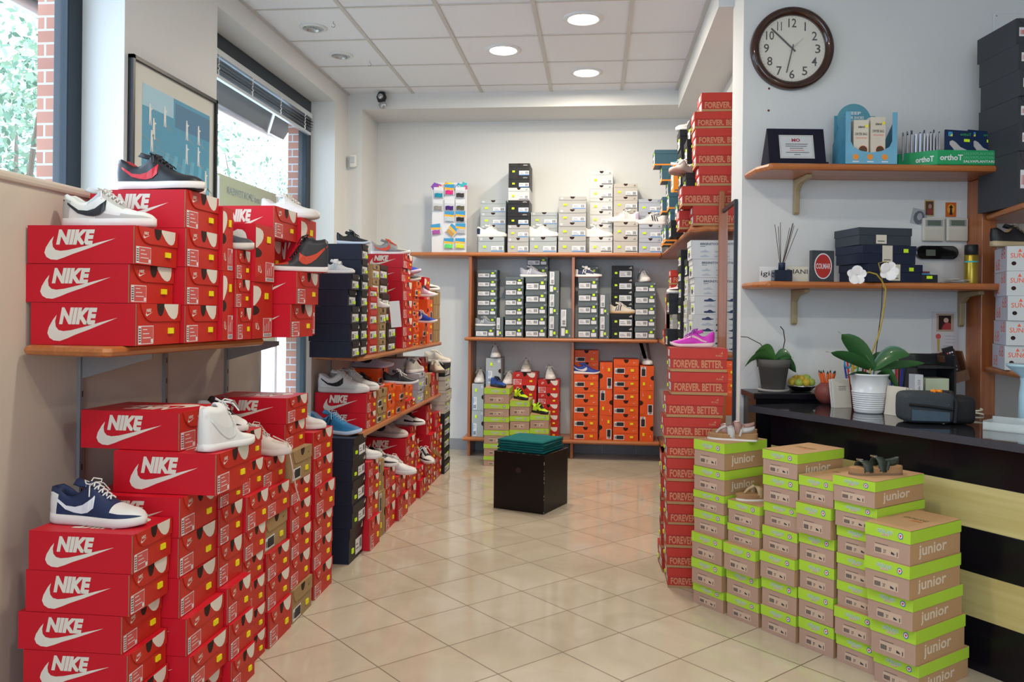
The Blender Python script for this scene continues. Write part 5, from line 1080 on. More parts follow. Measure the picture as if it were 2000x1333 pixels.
q = STK['G5']['c']; sandal('dark olive two strap sandal on the fifth lime stack', q + gn * -.10, R(190), .20, (.035, .045, .035), solec=(.2, .13, .08), style='two')

# ------------------------------------------------------------------ black cube seat with folded cloths
p0, p1, p2 = on_z(961, 992, 0), on_z(1062, 1006, 0), on_z(1114, 985, 0); e = (p1 - p0).normalized(); S_ = .362; ca_ = math.atan2(e.y, e.x)
BLKW = mat('black_lacquer', (.006, .0045, .004), .35, var=.2, scale=6); CHIP = mat('chipped_edge', (.45, .40, .34), .8, var=0)
t = thing('storage_cube', 'black wooden cube seat with a finger hole, in mid floor', 'stool', (p1.x, p1.y, 0), ca_)
s = MB(); s.lathe([(.001, .0006), (.017, .0006), (.019, .0012)], HOLE, 20, M=frame((-S_ * .50, -.0008, .262), (1, 0, 0), (0, 0, 1))); s.build('finger_hole', t)
s = MB(); s.box(-S_, 0, 0, S_, 0, .372, BLKW); g = random.Random(3)
for i in range(46):
    k = i % 3; u = g.random(); l = g.uniform(.003, .012)
    if k == 0: s.box(-.0022, .0006, -.0006, .0022, .372 * u, .372 * u + l, CHIP)
    elif k == 1: s.box(-S_ * u - l, -S_ * u, -.0006, .0015, .3712, .3726, CHIP)
    else: s.box(-.0015, .0006, S_ * u, S_ * u + l, .3712, .3726, CHIP)
s.build('body', t)
TEALF = [mat('teal_cloth_%d' % i, c_, .85, var=.05, scale=30, bump=.2) for i, c_ in enumerate([(.002, .125, .13), (.004, .10, .11)])]
for i in range(5):
    s = MB(); g = random.Random(10 + i); w = .335 - .006 * (i % 3) ; d = .31; n = 14; vs = []; fs = []
    for a in range(n + 1):
        for b_ in range(n + 1):
            x = -w / 2 + w * a / n; y = -d / 2 + d * b_ / n; ed = min(a, b_, n - a, n - b_)
            vs.append((x, y, .0145 - (.003 if ed == 0 else 0) + .0012 * math.sin(a * 1.3 + i) * math.cos(b_ * .9)))
    m_ = (n + 1) ** 2; vs += [(v[0] * .995, v[1] * .995, .001) for v in vs]
    for a in range(n):
        for b_ in range(n):
            q = a * (n + 1) + b_; fs += [(q, q + n + 1, q + n + 2, q + 1), (m_ + q + 1, m_ + q + n + 2, m_ + q + n + 1, m_ + q)]
    for a in range(n): 
        for q, r_ in ((a, a + 1), ((a + 1) * 0 + n * (n + 1) + a + 1, n * (n + 1) + a)): fs.append((q, r_, m_ + r_, m_ + q))
        for q, r_ in (((a + 1) * (n + 1), a * (n + 1)), (a * (n + 1) + n, (a + 1) * (n + 1) + n)): fs.append((q, r_, m_ + r_, m_ + q))
    s.add(vs, fs, TEALF[i % 2], True); o = s.build('folded_cloth', None)
    M = Matrix.Translation((p1.x, p1.y, .3735 + i * .0155)) @ Matrix.Rotation(ca_, 4, 'Z') @ Matrix.Translation((-S_ / 2 - .005, S_ / 2 - .0, 0)) @ Matrix.Rotation(R([1, -2, 1, 2, -1][i]), 4, 'Z'); o.matrix_world = M
    tag(o, 'folded teal cloth, %s on the black cube' % ['lowest', 'second from bottom', 'middle', 'fourth from bottom', 'topmost'][i], 'cloth', 'folded teal cloths')

# ------------------------------------------------------------------ lace display card on the top back shelf
xa, xb = on_y(843, 480, 7.3).x, on_y(911, 480, 7.3).x; zt_ = on_y(880, 357, 7.3).z
t = thing('lace_display', 'white display card hung with packets of coloured shoelaces', 'shop display', ((xa + xb) / 2, 7.30, 1.801)); w = (xb - xa) / 2; h = zt_ - 1.801
s = MB(); s.box(-w, w, 0, .006, 0, h, LBL); s.build('card', t, .002)
s = MB(); g = random.Random(5); RAIN = [mat('paint_%d' % i, c_, .5, var=0) for i, c_ in enumerate([(.25, .08, .45), (.75, .08, .06), (.85, .45, .04), (.80, .78, .06), (.05, .30, .55), (.05, .45, .5), (.6, .1, .3)])]
for i in range(26):
    x = -w * .9 + 1.8 * w * (i / 25); z = h - .045 + g.uniform(-.012, .022); r_ = g.uniform(.010, .026)
    s.sheet([(x + r_ * (1 + .4 * (k % 2)) * math.cos(k * .63), -.0008 - i * .00005, z + r_ * (1 + .4 * (k % 2)) * math.sin(k * .63)) for k in range(10)], RAIN[min(6, int(i / 4 + g.uniform(-.5, .5)) % 7)])
s.text('MINI LACCI', frame((-w * .6, -.004, h - .055), (1, 0, 0), (0, 0, 1)), w * 1.2, .028, LBL, 0, .04); s.build('printed_header', t)
LC = [(.02, .30, .42), (.75, .04, .25), (.06, .05, .05), (.35, .32, .28), (.08, .03, .2), (.12, .11, .07), (.55, .62, .65), (.03, .03, .04), (.45, .12, .4), (.6, .35, .1), (.5, .5, .55), (.15, .75, .2), (.65, .75, .05)]
spots = [(-.62, .78), (0, .82), (.64, .78), (-.66, .60), (.02, .60), (.66, .60), (.02, .44), (.66, .44), (-.72, .26), (.0, .26), (.68, .27), (.0, .06), (.66, .06)]
nm = ['light blue', 'hot pink', 'dark brown', 'pale beige', 'dark violet', 'olive brown', 'pale', 'black', 'mauve', 'golden', 'silver', 'bright green', 'neon yellow']
for i, (u, v) in enumerate(spots):
    q = thing('shoelace_packet', '%s shoelaces in a packet on the lace display' % nm[i], 'shoelaces', ((xa + xb) / 2 + u * w * .98, 7.292, 1.801 + v * h), 0, 'packets of shoelaces on the display'); W_ = w * .29; H_ = h * .155
    q.rotation_euler = (0, R([0, 0, 0, 0, 0, 0, 0, 0, -8, 38, 0, 0, 0][i]), 0)
    s = MB(); s.box(-W_, W_, -.006, .0, 0, H_, mat('packet_film', (.62, .63, .66), .2, var=.05)); s.build('packet', q, .002)
    s = MB(); s.sheet([(-W_ * .95, -.0066, H_ * .72), (W_ * .95, -.0066, H_ * .62), (W_ * .95, -.0066, H_ * .98), (-W_ * .95, -.0066, H_ * .98)], RAIN[4] if i not in (0, 2, 3, 4, 5) else LBL)
    if i not in (0, 2, 3, 4, 5): s.sheet([(-W_ * .95, -.007, H_ * .52), (W_ * .95, -.007, H_ * .45), (W_ * .95, -.007, H_ * .62), (-W_ * .95, -.007, H_ * .72)], RAIN[2])
    s.build('header_print', q)
    s = MB(); 
    for k in range(5): s.tube([(-W_ * .75, -.010, H_ * (.10 + .07 * k)), (-W_ * .2, -.016, H_ * (.13 + .07 * k)), (W_ * .3, -.013, H_ * (.08 + .07 * k)), (W_ * .75, -.010, H_ * (.11 + .07 * k))], .0045, mat('lace_%d' % i, LC[i], .8), 5)
    s.build('laces', q)

# ------------------------------------------------------------------ counter
GRAN = mat('black_granite', (.022, .022, .026), .07, var=.6, scale=160, coat=.3); GRANE = mat('granite_edge', (.05, .05, .06), .35, var=.5, scale=200); LAQ = mat('counter_black', (.006, .005, .008), .22, var=.1); 
YW = wood('yellow_ash', (.50, .40, .15), (.60, .50, .22), axis=0, rough=.45, coat=.1)
CT = .85; F0 = on_z(1462, 792, CT); F1_ = on_z(2000, 869, CT); D_ = (F1_ - F0).normalized(); F1 = F0 + D_ * 2.1; IN = Vector((-D_.y, D_.x, 0))
ang = math.atan2(D_.y, D_.x); Lc = 2.1
t = thing('shop_counter', 'long black and pale wood striped shop counter', 'counter', (F0.x, F0.y, 0), ang)
s = MB(); back = [(0, 0), (Lc, 0), (Lc, .72), (.46, .72), (.02, .28)]; s.prism(back, CT - .03, CT, GRAN); s.prism([(0, -.0008), (Lc, -.0008), (Lc, 0), (0, 0)], CT - .029, CT - .001, GRANE); s.build('granite_top', t, .003)
bands = [(.0, .19, LAQ), (.19, .35, YW), (.35, .51, LAQ), (.51, .67, YW), (.67, CT - .0305, LAQ)]
for z0, z1, m in bands: s = MB(); s.box(.07, Lc, .075, .10, z0 + .0004, z1 - .0004, m); s.build('front_board', t, .001)
s = MB(); s.box(.06, .085, .1005, .5, 0.0, CT - .0305, LAQ); s.build('side_board', t)
# low black cabinet against the clock wall
def wthing(name, label, cat, px, py, d, group=None, z=None, rz=0):
    p = at(px, py, d); return thing(name, label, cat, (p.x, p.y, p.z if z is None else z), YAW + rz, group)
DWALL = C0.dot(Vector((-math.sin(YAW), math.cos(YAW), 0))); DSH = DWALL - .31
CAB = .89
t = thing('black_cabinet', 'low glossy black cabinet behind the counter end, potted plant on it', 'cabinet', (wf(0, 0, 0).x, wf(0, 0, 0).y, 0), YAW)
s = MB(); s.box(.004, .56, -.235, -.001, CAB - .03, CAB, LAQ); s.build('top', t, .004); s = MB(); s.box(.02, .545, -.215, -.002, 0, CAB - .0305, LAQ); s.build('body', t)
s = MB(); s.lathe([(.001, .022), (.008, .02), (.010, .012), (.004, .004), (.004, 0)], BLK, 14, M=frame((.05, -.215, .80), (1, 0, 0), (0, 0, 1))); s.build('knob', t)
# things on the clock wall
t = wthing('wall_clock', 'large round wall clock with marbled brown rim', 'clock', 1545, 97, DWALL - .001); RC = .214
RIMM = mat('burl_rim', (.045, .016, .010), .15, var=.7, scale=14, coat=.6); FACE = mat('clock_face', (.70, .66, .58), .5, var=0); INK2 = mat('clock_ink', (.04, .03, .03), .5, var=0)
MF = Matrix.Rotation(R(90), 4, 'X')
s = MB(); s.lathe([(RC, 0), (RC, .02), (RC * .985, .034), (RC * .93, .042), (RC * .86, .038), (RC * .80, .024), (RC * .79, .016)], RIMM, 64, M=MF); s.build('rim', t)
s = MB(); s.lathe([(RC * .80, .016), (.001, .016)], FACE, 64, M=MF); s.build('dial', t)
s = MB()
for i in range(1, 13):
    a = R(90 - 30 * i); tx = str(i); w_ = .028 * (1.5 if i in (10, 12) else 1) if i not in (1, 11) else (.007 if i == 1 else .024); hh = .046; M = MF @ Matrix.Translation((RC * .62 * math.cos(a) - w_ / 2, RC * .62 * math.sin(a) - hh / 2, .0168)); s.text(tx, M, w_, hh, INK2, 0, .012)
for i in range(60):
    a = R(6 * i); r0, r1 = RC * .745, RC * (.765 if i % 5 else .78); c_, s__ = math.cos(a), math.sin(a); s.sheet([(r0 * c_ - .0006 * s__, r0 * s__ + .0006 * c_), (r0 * c_ + .0006 * s__, r0 * s__ - .0006 * c_), (r1 * c_ + .0006 * s__, r1 * s__ - .0006 * c_), (r1 * c_ - .0006 * s__, r1 * s__ + .0006 * c_)], INK2, MF @ Matrix.Translation((0, 0, .0166)))
s.build('numerals', t)
for a, l, w_, z_, nm_ in ((137, .150, .0055, .019, 'minute_hand'), (-103, .130, .0035, .021, 'hour_hand'), (44, .075, .0008, .023, 'second_hand')):
    s = MB(); s.box(-.022, l, -w_ / 1.3, w_ / 1.3, z_, z_ + .0012, INK2, MF @ Matrix.Rotation(R(a), 4, 'Z')); s.build(nm_, t)
s = MB(); s.lathe([(RC * .795, .0275), (.001, .029)], mat('clock_glass', (1, 1, 1), .02, var=0, alpha=.08), 48, M=MF); s.build('glass', t)
for px, py in ((1502, 173), (1501, 216)):
    s = MB(); s.lathe([(.001, .003), (.005, .002), (.006, 0)], mat('wall_plug', (.2, .03, .03), .6), 12, M=MF); o = s.build('wall_plug'); p = at(px, py, DWALL - .0005); o.location = p; o.rotation_euler = (0, 0, YAW); tag(o, 'small dark red wall plug %s below the clock' % ('just' if py < 200 else 'further'), 'wall plug', 'wall plugs below the clock')
ZS1, ZS2 = 2.008, 1.438
def wshelf(pl, pr, z, label, x_back_l):
    a = at(pl, 600, DSH); b_ = at(pr, 600, DSH); ul = (a - C0).dot(WU); ur = (b_ - C0).dot(WU); t_ = thing('wall_shelf', label, 'shelf', (C0.x, C0.y, z), YAW, 'cherry wood shelves under the clock')
    s = MB(); s.prism([(ul - .03, -.001), (ul - .03, -.20), (ul + .01, -.31), (ur - .02, -.31), (ur, -.28), (ur, -.001)], -.033, 0, WOODX); s.build('board', t_, .015)
    return t_
wshelf(1497, 1968, ZS1, 'upper wooden shelf under the wall clock', 0); wshelf(1494, 1972, ZS2, 'lower wooden shelf with the reed diffuser', 0)
BRK = mat('tan_bracket', (.40, .31, .17), .4, var=.04)
for px, z, l in ((1551, ZS1, 'left bracket under the upper wall shelf'), (1549, ZS2, 'left bracket under the lower wall shelf'), (1874, ZS2, 'right bracket under the lower wall shelf')):
    u = (at(px, 600, DWALL) - C0).dot(WU); s = MB(); pr = [(-.001, 0), (-.20, 0), (-.20, -.018), (-.075, -.030), (-.032, -.06), (-.028, -.17), (-.018, -.18), (-.001, -.18)]
    s.prism(pr, -.014, .014, BRK, Matrix((( 0, 0, 1, 0), (1, 0, 0, 0), (0, 1, 0, 0), (0, 0, 0, 1)))); o = s.build('shelf_bracket', None, .004); p = C0 + WU * u; o.location = (p.x, p.y, z - .0335); o.rotation_euler = (0, 0, YAW); tag(o, 'tan ' + l, 'bracket', 'tan brackets under the wall shelves')
# bookcase upright
p = at(1914, 600, DSH + .17); u = (p - C0).dot(WU) + .006
t = thing('bookcase', 'cherry wood bookcase standing right of the clock wall shelves', 'bookcase', (C0.x, C0.y, 0), YAW)
def wb(s, u0, u1, o0, o1, z0, z1, m): s.box(u0, u1, -o1, -o0, z0, z1, m)
s = MB(); wb(s, u, u + .075, .001, .14, .0, ZS1 - .034, WOODZ); s.build('side_panel', t, .004)
u9 = u + .075
for z in (1.79, 1.03):
    s = MB(); s.prism([(u9 + .0005, -.001), (u9 + .0005, -.141), (u9 - .06, -.142), (u9 - .17, -.64), (u9 - .10, -.68), (u9 + .75, -.68), (u9 + .75, -.001)], z - .03, z, WOODX); s.build('shelf', t, .012)
s = MB(); wb(s, u9 + .7505, u9 + .78, .001, .68, 0, 2.0, WOODZ); s.build('side_panel', t, .004)
cu = u9 + .06
def wstack(items, u0, z0, w, L, out, rz, where, group):
    zz = z0; n = len(items)
    for i, (k, h, d) in enumerate(items):
        p = wf(u0, out + d, zz + .0005); lbl = '%s shoe box, %s%s' % (COLR[k], ORD[n - 1 - i] + ', ', where)
        put_box(k, p, YAW + R(rz), w, L, h - .0012, lbl, group); zz += h
def usd(px, d): return (at(px, 600, d) - C0).dot(WU)
wstack([('char', .252, 0), ('char', .126, .012), ('char', .126, .0), ('char', .124, .015), ('char', .122, .0), ('char', .123, -.02)], usd(1984, 3.78) + .11, 1.7905, .22, .31, .47, 1, 'top right stack beside wall shelf', 'charcoal shoe boxes at the top right')
wstack([('sun', .1148, -.01), ('sun', .1148, .0), ('sun', .1148, .01), ('sun', .1148, 0), ('sun', .1148, .0)], usd(1972, 3.75) + .10, 1.0305, .2, .27, .50, -20, 'stack on the right bookcase', 'white and orange shoe boxes on the bookcase')
p = wf(usd(1972, 3.75) + .09, .40, 1.0305 + .1148 * 5 + .001); shoe('sneaker', 'black sneaker with leopard lining on the white and orange boxes', p, YAW + R(5), L=.25, up=BK, over=BK, toe=BK, lining=(.4, .25, .12), lace=(.25, .18, .12), logo=None, sole=(.45, .36, .22), group='shoes right of the counter')

# ---- on the upper wall shelf
def on_sh(px, d, z): p = at(px, 600, d); return Vector((p.x, p.y, z + .0006))
t = thing('award_plaque', 'navy velvet award stand with silver engraved plate', 'plaque', on_sh(1548, DSH + .14, ZS1), YAW)
VEL = mat('navy_velvet', (.010, .009, .022), .9, var=.1); SIL = mat('silver_plate', (.60, .60, .58), .3, metal=.4, var=.05)
LEAN = Matrix.Rotation(R(-14), 4, 'X')
s = MB(); s.box(-.145, .145, -.07, -.055, 0, .018, VEL); s.box(-.14, .14, -.006, .006, 0, .195, VEL, Matrix.Translation((0, -.05, .002)) @ LEAN); s.add([(-.14, -.04, 0), (-.15, .06, 0), (-.14, .0, .19), (.14, -.04, 0), (.15, .06, 0), (.14, .0, .19)], [(0, 2, 1), (3, 4, 5), (0, 1, 4, 3), (1, 2, 5, 4)], VEL); s.build('stand', t)
MP = Matrix.Translation((0, -.05, .002)) @ LEAN @ frame((-.085, -.008, .035), (1, 0, 0), (0, 0, 1))
s = MB(); s.sheet([(0, 0), (.17, 0), (.17, .125), (0, .125)], SIL, MP); s.sheet([(.008, .008), (.162, .008), (.162, .117), (.008, .117)], mat('plaque_paper', (.55, .56, .57), .4, var=0), MP @ Matrix.Translation((0, 0, .0005)))
s.text('MO', MP @ Matrix.Translation((.062, .088, .001)), .042, .018, mat('plaque_red', (.35, .03, .07), .5, var=0), 0, .04)
for i, (a, b_) in enumerate(((.03, .14), (.03, .135), (.05, .115), (.05, .12), (.03, .145), (.07, .10))): s.sheet([(a, .074 - i * .011), (b_, .074 - i * .011), (b_, .077 - i * .011), (a, .077 - i * .011)], PINKR if i == 3 else BAR, MP @ Matrix.Translation((0, 0, .001)))
s.build('plate', t)
LB = mat('sky_blue_card', (.16, .40, .56), .5, var=.15, scale=12); LBD = mat('blue_photo', (.05, .22, .34), .5, var=.5, scale=18); CRM = mat('cream_box', (.66, .60, .50), .6, var=0); OR_ = mat('orange_print', (.80, .28, .04), .5, var=0)
t = thing('counter_display', 'light blue cardboard display holding shoe dryer bags', 'shop display', on_sh(1683, DSH + .10, ZS1), YAW); z_ = .255
s = MB(); W_ = .125
s.add([(-W_, -.09, 0), (W_, -.09, 0), (W_, -.09, .25), (.10, -.09, .25), (.10, -.09, .11)] + [(.1 - .1 * (1 - math.cos(a)) , -.09, .11 - .055 * math.sin(a)) for a in (R(30), R(60), R(90), R(120), R(150))] + [(-.10, -.09, .11), (-.10, -.09, .25), (-W_, -.09, .25)], [tuple(range(13))], LB)
s.add([(-W_, -.088, 0), (-W_, -.088, .25), (-W_, .0, .19), (-W_, .07, .12), (-W_, .07, 0)], [(0, 4, 3, 2, 1)], LBD); s.add([(W_, -.088, 0), (W_, -.088, .25), (W_, .07, .12), (W_, .07, 0)], [(0, 1, 2, 3)], LB); s.box(-W_, W_, -.087, .07, 0, .003, LB)
s.build('tray', t)
s = MB(); s.box(-.115, .09, .075, .08, 0, .27, LBD); s.prism(circle(.085, 30), 0, .004, mat('header_teal', (.10, .30, .38), .5, var=.1), frame((-.02, .073, .245), (1, 0, 0), (0, 0, 1)))
for tx, z0, w_ in (('KEEP', .275, .07), ('YOUR SHOES', .252, .10), ('DRY & FRESH', .232, .11)): s.text(tx, frame((-.02 - w_ / 2, .068, z0), (1, 0, 0), (0, 0, 1)), w_, .015, LBL, 0, .02)
s.build('header_card', t)
s = MB(); F = frame((-W_, -.0906, 0), (1, 0, 0), (0, 0, 1))
for i in range(3): s.sheet([(.05 + .07 * i + x, .033 + y) for x, y in circle(.014, 16)], OR_, F); s.sheet([(.035 + .07 * i, .008), (.066 + .07 * i, .008), (.066 + .07 * i, .013), (.035 + .07 * i, .013)], LBL, F)
s.build('printed_icons', t)
for i, (x, y) in enumerate(((-.045, -.06), (.035, -.06), (-.04, -.005), (.04, -.01))):
    b_ = thing('product_box', 'cream dryer bag box in blue display, %s' % ['front left', 'front right', 'rear left', 'rear right'][i], 'box', t.location + WU * x + WN * (-y) + Vector((0, 0, .0035 + (i > 1) * .001)), YAW + R(3 if i % 2 else -3), 'dryer bag boxes in the blue display')
    s = MB(); hh = .21 + .015 * (i % 2); s.box(-.036, .036, -.022, .022, 0, hh, CRM); s.build('carton', b_, .001)
    s = MB(); F = frame((-.036, -.0226, 0), (1, 0, 0), (0, 0, 1)); s.text('SIBAS', F @ Matrix.Translation((.02, hh - .04, 0)), .034, .010, BAR, .2, .03); s.text('DRYER BAG', F @ Matrix.Translation((.008, hh - .075, 0)), .056, .013, BAR, 0, .01); s.text('CEDAR WOOD', F @ Matrix.Translation((.010, hh - .092, 0)), .052, .008, SUNO)
    s.sheet([(.045 + x_, .065 + y_) for x_, y_ in circle(.021, 18)], SUNO, F); s.sheet([(.045 + x_, .065 + y_) for x_, y_ in circle(.019, 18)], mat('bag_photo', (.10, .055, .03), .7, var=.5, scale=60), F @ Matrix.Translation((0, 0, .0004))); s.sheet([(.022 + x_, .035 + y_) for x_, y_ in circle(.009, 14)], BAR, F @ Matrix.Translation((0, 0, .0006))); s.sheet([(.062 + x_ * .8, hh - .03 + y_ * .8) for x_, y_ in circle(.009, 14)], YEL, F @ Matrix.Translation((0, 0, .0006))); s.build('print', b_)
GRN = mat('green_tray', (.02, .33, .12), .5, var=.06); DNV = mat('insole_pack', (.012, .03, .085), .3, var=.1); SILV = mat('pack_edge', (.35, .36, .42), .3, metal=.4); PALE = mat('insole_shape', (.52, .50, .48), .5, var=0)
t = thing('display_tray', 'green cardboard tray full of packets of insoles', 'shop display', on_sh(1832, DSH + .13, ZS1), YAW)
s = MB(); pl = [(-.205, -.0), (-.07, -.115), (.235, -.115), (.235, .11), (-.205, .11)]
s.prism(pl, 0, .004, GRN)
for i in range(5):
    a, b_ = pl[i], pl[(i + 1) % 5]; d_ = Vector((b_[0] - a[0], b_[1] - a[1], 0)); F = frame((a[0], a[1], .0), d_, (0, 0, 1)); l = d_.length; s.box(0, l, 0, .072, -.003, 0, GRN, F)
    if i == 0: s.text('orthoT', F @ Matrix.Translation((l * .45, .018, .0006)), l * .46, .028, LBL, 0, .03)
    if i == 1:
        s.text('orthoT', F @ Matrix.Translation((.012, .022, .0006)), .11, .028, LBL, 0, .03)
        for k in range(3): s.text('SALVAPLANTARE', F @ Matrix.Translation((.125, .012 + .019 * k, .0006)), .155, .012, LBL if k == 0 else mat('faint_green', (.18, .48, .28), .5, var=0), 0, .02 if k == 0 else 0)
s.build('tray', t)
xs = [(-.17, -22), (-.15, -18), (-.13, -14), (-.11, -9), (-.09, -5), (-.07, -2), (-.055, 0), (-.04, 2), (-.025, 3), (-.01, 4), (.0, 5)]
for i, (x, a_) in enumerate(xs):
    o_ = thing('insole_packet', 'insole packet edge, number %d of the row from the left in green tray' % (i + 1) if False else ['leftmost', 'second', 'third', 'fourth', 'fifth', 'sixth', 'seventh', 'eighth', 'ninth', 'tenth', 'eleventh'][i] + ' slanted insole packet from left in green tray', 'insole packet', t.location + WU * (x + .01) + WN * (-.05 + .002 * i) + Vector((0, 0, .006 + max(0, -a_) * .0004)), YAW, 'insole packets in the green tray')
    o_.rotation_euler = (0, R(a_), YAW + R(66)); s = MB(); s.box(-.055, .055, -.003, .003, 0, .165 + .01 * (i % 3), DNV); s.build('packet', o_); s = MB(); s.box(-.057, -.0552, -.0035, .0035, 0, .168, SILV); s.build('foil_edge', o_)
for i, (x, y, a_) in enumerate(((.055, -.075, 3), (.165, -.07, 5))):
    o_ = thing('insole_packet', 'navy insole packet facing forward in green tray, %s' % ['left one', 'right one'][i], 'insole packet', t.location + WU * x + WN * (-y) + Vector((0, 0, .006)), YAW, 'insole packets in the green tray'); o_.rotation_euler = (R(-6), R(a_), YAW)
    s = MB(); s.box(-.07, .07, -.004, .004, 0, .175, DNV); s.build('packet', o_, .001); F = frame((-.07, -.0048, 0), (1, 0, 0), (0, 0, 1)); s = MB()
    s.sheet([(x_, y_) for x_, y_ in [(.022, .115), (.035, .122), (.05, .115), (.075, .09), (.105, .078), (.112, .066), (.10, .055), (.075, .05), (.052, .055), (.04, .08), (.022, .10)]], PALE, F); s.text('orthoT', F @ Matrix.Translation((.075, .148, 0)), .052, .014, mat('pack_green', (.05, .40, .10), .5, var=0), 0, .01)
    s.sheet([(.015, .142), (.036, .142), (.036, .164), (.015, .164)], RAIN[4], F); s.sheet([(.022, .142), (.036, .142), (.036, .156)], RAIN[3], F @ Matrix.Translation((0, 0, .0003))); s.box(.092, .120, .118, .132, 0, .001, LIM, F); s.build('print', o_)

# ---- on the lower wall shelf
t = thing('reed_diffuser', 'navy reed diffuser bottle with dark sticks', 'diffuser', on_sh(1526, DSH + .07, ZS2), YAW); NVG = mat('navy_glass', (.008, .014, .035), .12, var=.1, coat=.5)
s = MB(); s.box(-.044, .044, -.03, .03, 0, .056, NVG); s.build('bottle', t, .004); s = MB(); s.lathe([(.001, .092), (.016, .092), (.0165, .09), (.0165, .0565), (.001, .0565)], mat('navy_cap', (.02, .035, .07), .3), 24); s.build('cap', t)
for x, z in ((-.035, .29), (-.018, .28), (-.008, .30), (.038, .275), (.052, .295), (.056, .297), (.078, .27), (.06, .285)): s = MB(); s.tube([(-.004 + x * .05, 0, .06), (x, .004, z - .01)], .0014, mat('reed', (.05, .03, .025), .6), 6); s.build('reed', t)
ACR = mat('acrylic', (.9, .92, .93), .05, var=0, alpha=.25)
for px, d, tx, w_, l in ((1512, .12, 'IGI&CO', .15, 'clear acrylic brand sign behind the diffuser, left one'), (1556, .10, 'DIANI', .11, 'cream brand sign card right of the diffuser')):
    t = thing('sign_holder', l, 'sign', on_sh(px, DSH + d, ZS2), YAW); s = MB(); s.box(-w_ / 2, w_ / 2, -.003, 0, 0, .075, ACR if tx[0] == 'I' else mat('sign_cream', (.64, .60, .50), .5, var=0)); s.build('holder', t)
    s = MB(); s.text(tx.lower() if tx[0] == 'I' else tx, frame((-w_ * .46, -.0037, .022 if tx[0] == 'I' else .04), (1, 0, 0), (0, 0, 1)), w_ * .92, .032 if tx[0] == 'I' else .022, BAR, 0, .01); s.build('lettering', t)
t = thing('brand_sign', 'dark sign block with red round logo beside navy boxes', 'sign', on_sh(1604, DSH + .09, ZS2), YAW + R(10)); s = MB(); s.box(-.06, .06, -.012, .012, 0, .155, mat('sign_dark', (.045, .05, .06), .3)); s.build('block', t, .002)
s = MB(); F = frame((-.06, -.0126, 0), (1, 0, 0), (0, 0, 1)); RL = mat('logo_red', (.42, .03, .025), .4, var=0)
s.sheet([(.060 + x, .078 + y * 1.35) for x, y in circle(.047, 30)], LBL, F); s.sheet([(.060 + x, .078 + y * 1.38) for x, y in circle(.042, 30)], RL, F @ Matrix.Translation((0, 0, .0004))); s.text('COLMAR', F @ Matrix.Translation((.022, .065, .0008)), .076, .026, LBL, 0, .01); s.build('logo', t)
NB_ = mat('navy_box', (.008, .014, .04), .3, var=.1); DG_ = mat('slate_box', (.035, .045, .06), .4, var=.05)
zz = ZS2
for i, (w_, d_, h_, du, m, lb) in enumerate(((.30, .22, .088, .03, NB_, 'lowest navy gift box on the lower wall shelf'), (.285, .22, .09, .005, NB_, 'middle navy gift box on the lower wall shelf'), (.27, .22, .085, -.01, DG_, 'topmost dark slate gift box on the lower wall shelf'))):
    p = on_sh(1706, DSH + .12, zz) + WU * du; t = thing('gift_box', lb, 'box', (p.x, p.y, p.z), YAW + R(14 - 3 * i), 'dark boxes stacked on the lower wall shelf'); s = MB(); s.box(-w_ / 2, w_ / 2, -d_ / 2, d_ / 2, 0, h_ * .6, m); s.build('base', t, .001); s = MB(); s.box(-w_ / 2 - .003, w_ / 2 + .003, -d_ / 2 - .003, d_ / 2 + .003, h_ * .55, h_ - .001, m); s.build('lid', t, .001)
    s = MB(); F = frame((-.03 + i * -.01, -d_ / 2 - .0036, h_ * .08), (1, 0, 0), (0, 0, 1)); s.sheet([(0, 0), (.055, 0), (.055, h_ * (.9 if i < 2 else .5)), (0, h_ * (.9 if i < 2 else .5))], CRM, F); s.sheet([(.008, .010), (.045, .010), (.045, .014), (.008, .014)], BAR, F @ Matrix.Translation((0, 0, .0004))); s.build('label', t)
    if i < 2: s = MB(); s.box(.075, .10, -d_ / 2 - .005, -d_ / 2 - .0034, h_ * .62, h_ * .82, LIM); s.build('price_sticker', t)
    zz += h_
t = thing('flat_box', 'flat black box with lime sticker on lower wall shelf', 'box', on_sh(1795, DSH + .12, ZS2), YAW); s = MB(); s.box(-.055, .055, -.07, .07, 0, .04, BLKC); s.build('body', t, .001); s = MB(); s.box(.0, .028, -.072, -.0702, .02, .034, LIM); s.build('price_sticker', t)
t = thing('booklet', 'thin blue and red booklet lying on the flat black box', 'booklet', on_sh(1786, DSH + .12, ZS2 + .041), YAW + R(4)); s = MB(); s.box(-.045, .045, -.06, .06, 0, .006, RAIN[4]); s.box(-.04, .042, -.058, .06, .0065, .016, mat('booklet_dark', (.15, .03, .04), .4)); s.build('pages', t)
g = random.Random(2); 
for i in range(7):
    t = thing('card', 'loose white card, %s of the spread by the spray can' % ['lowest', 'second', 'third', 'fourth', 'fifth', 'sixth', 'topmost'][i], 'card', on_sh(1862 + g.uniform(-18, 14), DSH + .08 + g.uniform(-.02, .03), ZS2 + .0015 + i * .0028), YAW + R(g.uniform(-50, 50)), 'loose cards on the lower wall shelf'); s = MB(); s.box(-.042, .042, -.026, .026, 0, .0016, LBL if i % 2 else CRM); s.build('paper', t)
t = thing('spray_can', 'gold spray can with black cap by the bookcase', 'spray can', on_sh(1896, DSH + .11, ZS2), YAW); GOLD = mat('gold_can', (.42, .30, .04), .3, metal=.6, var=.1)
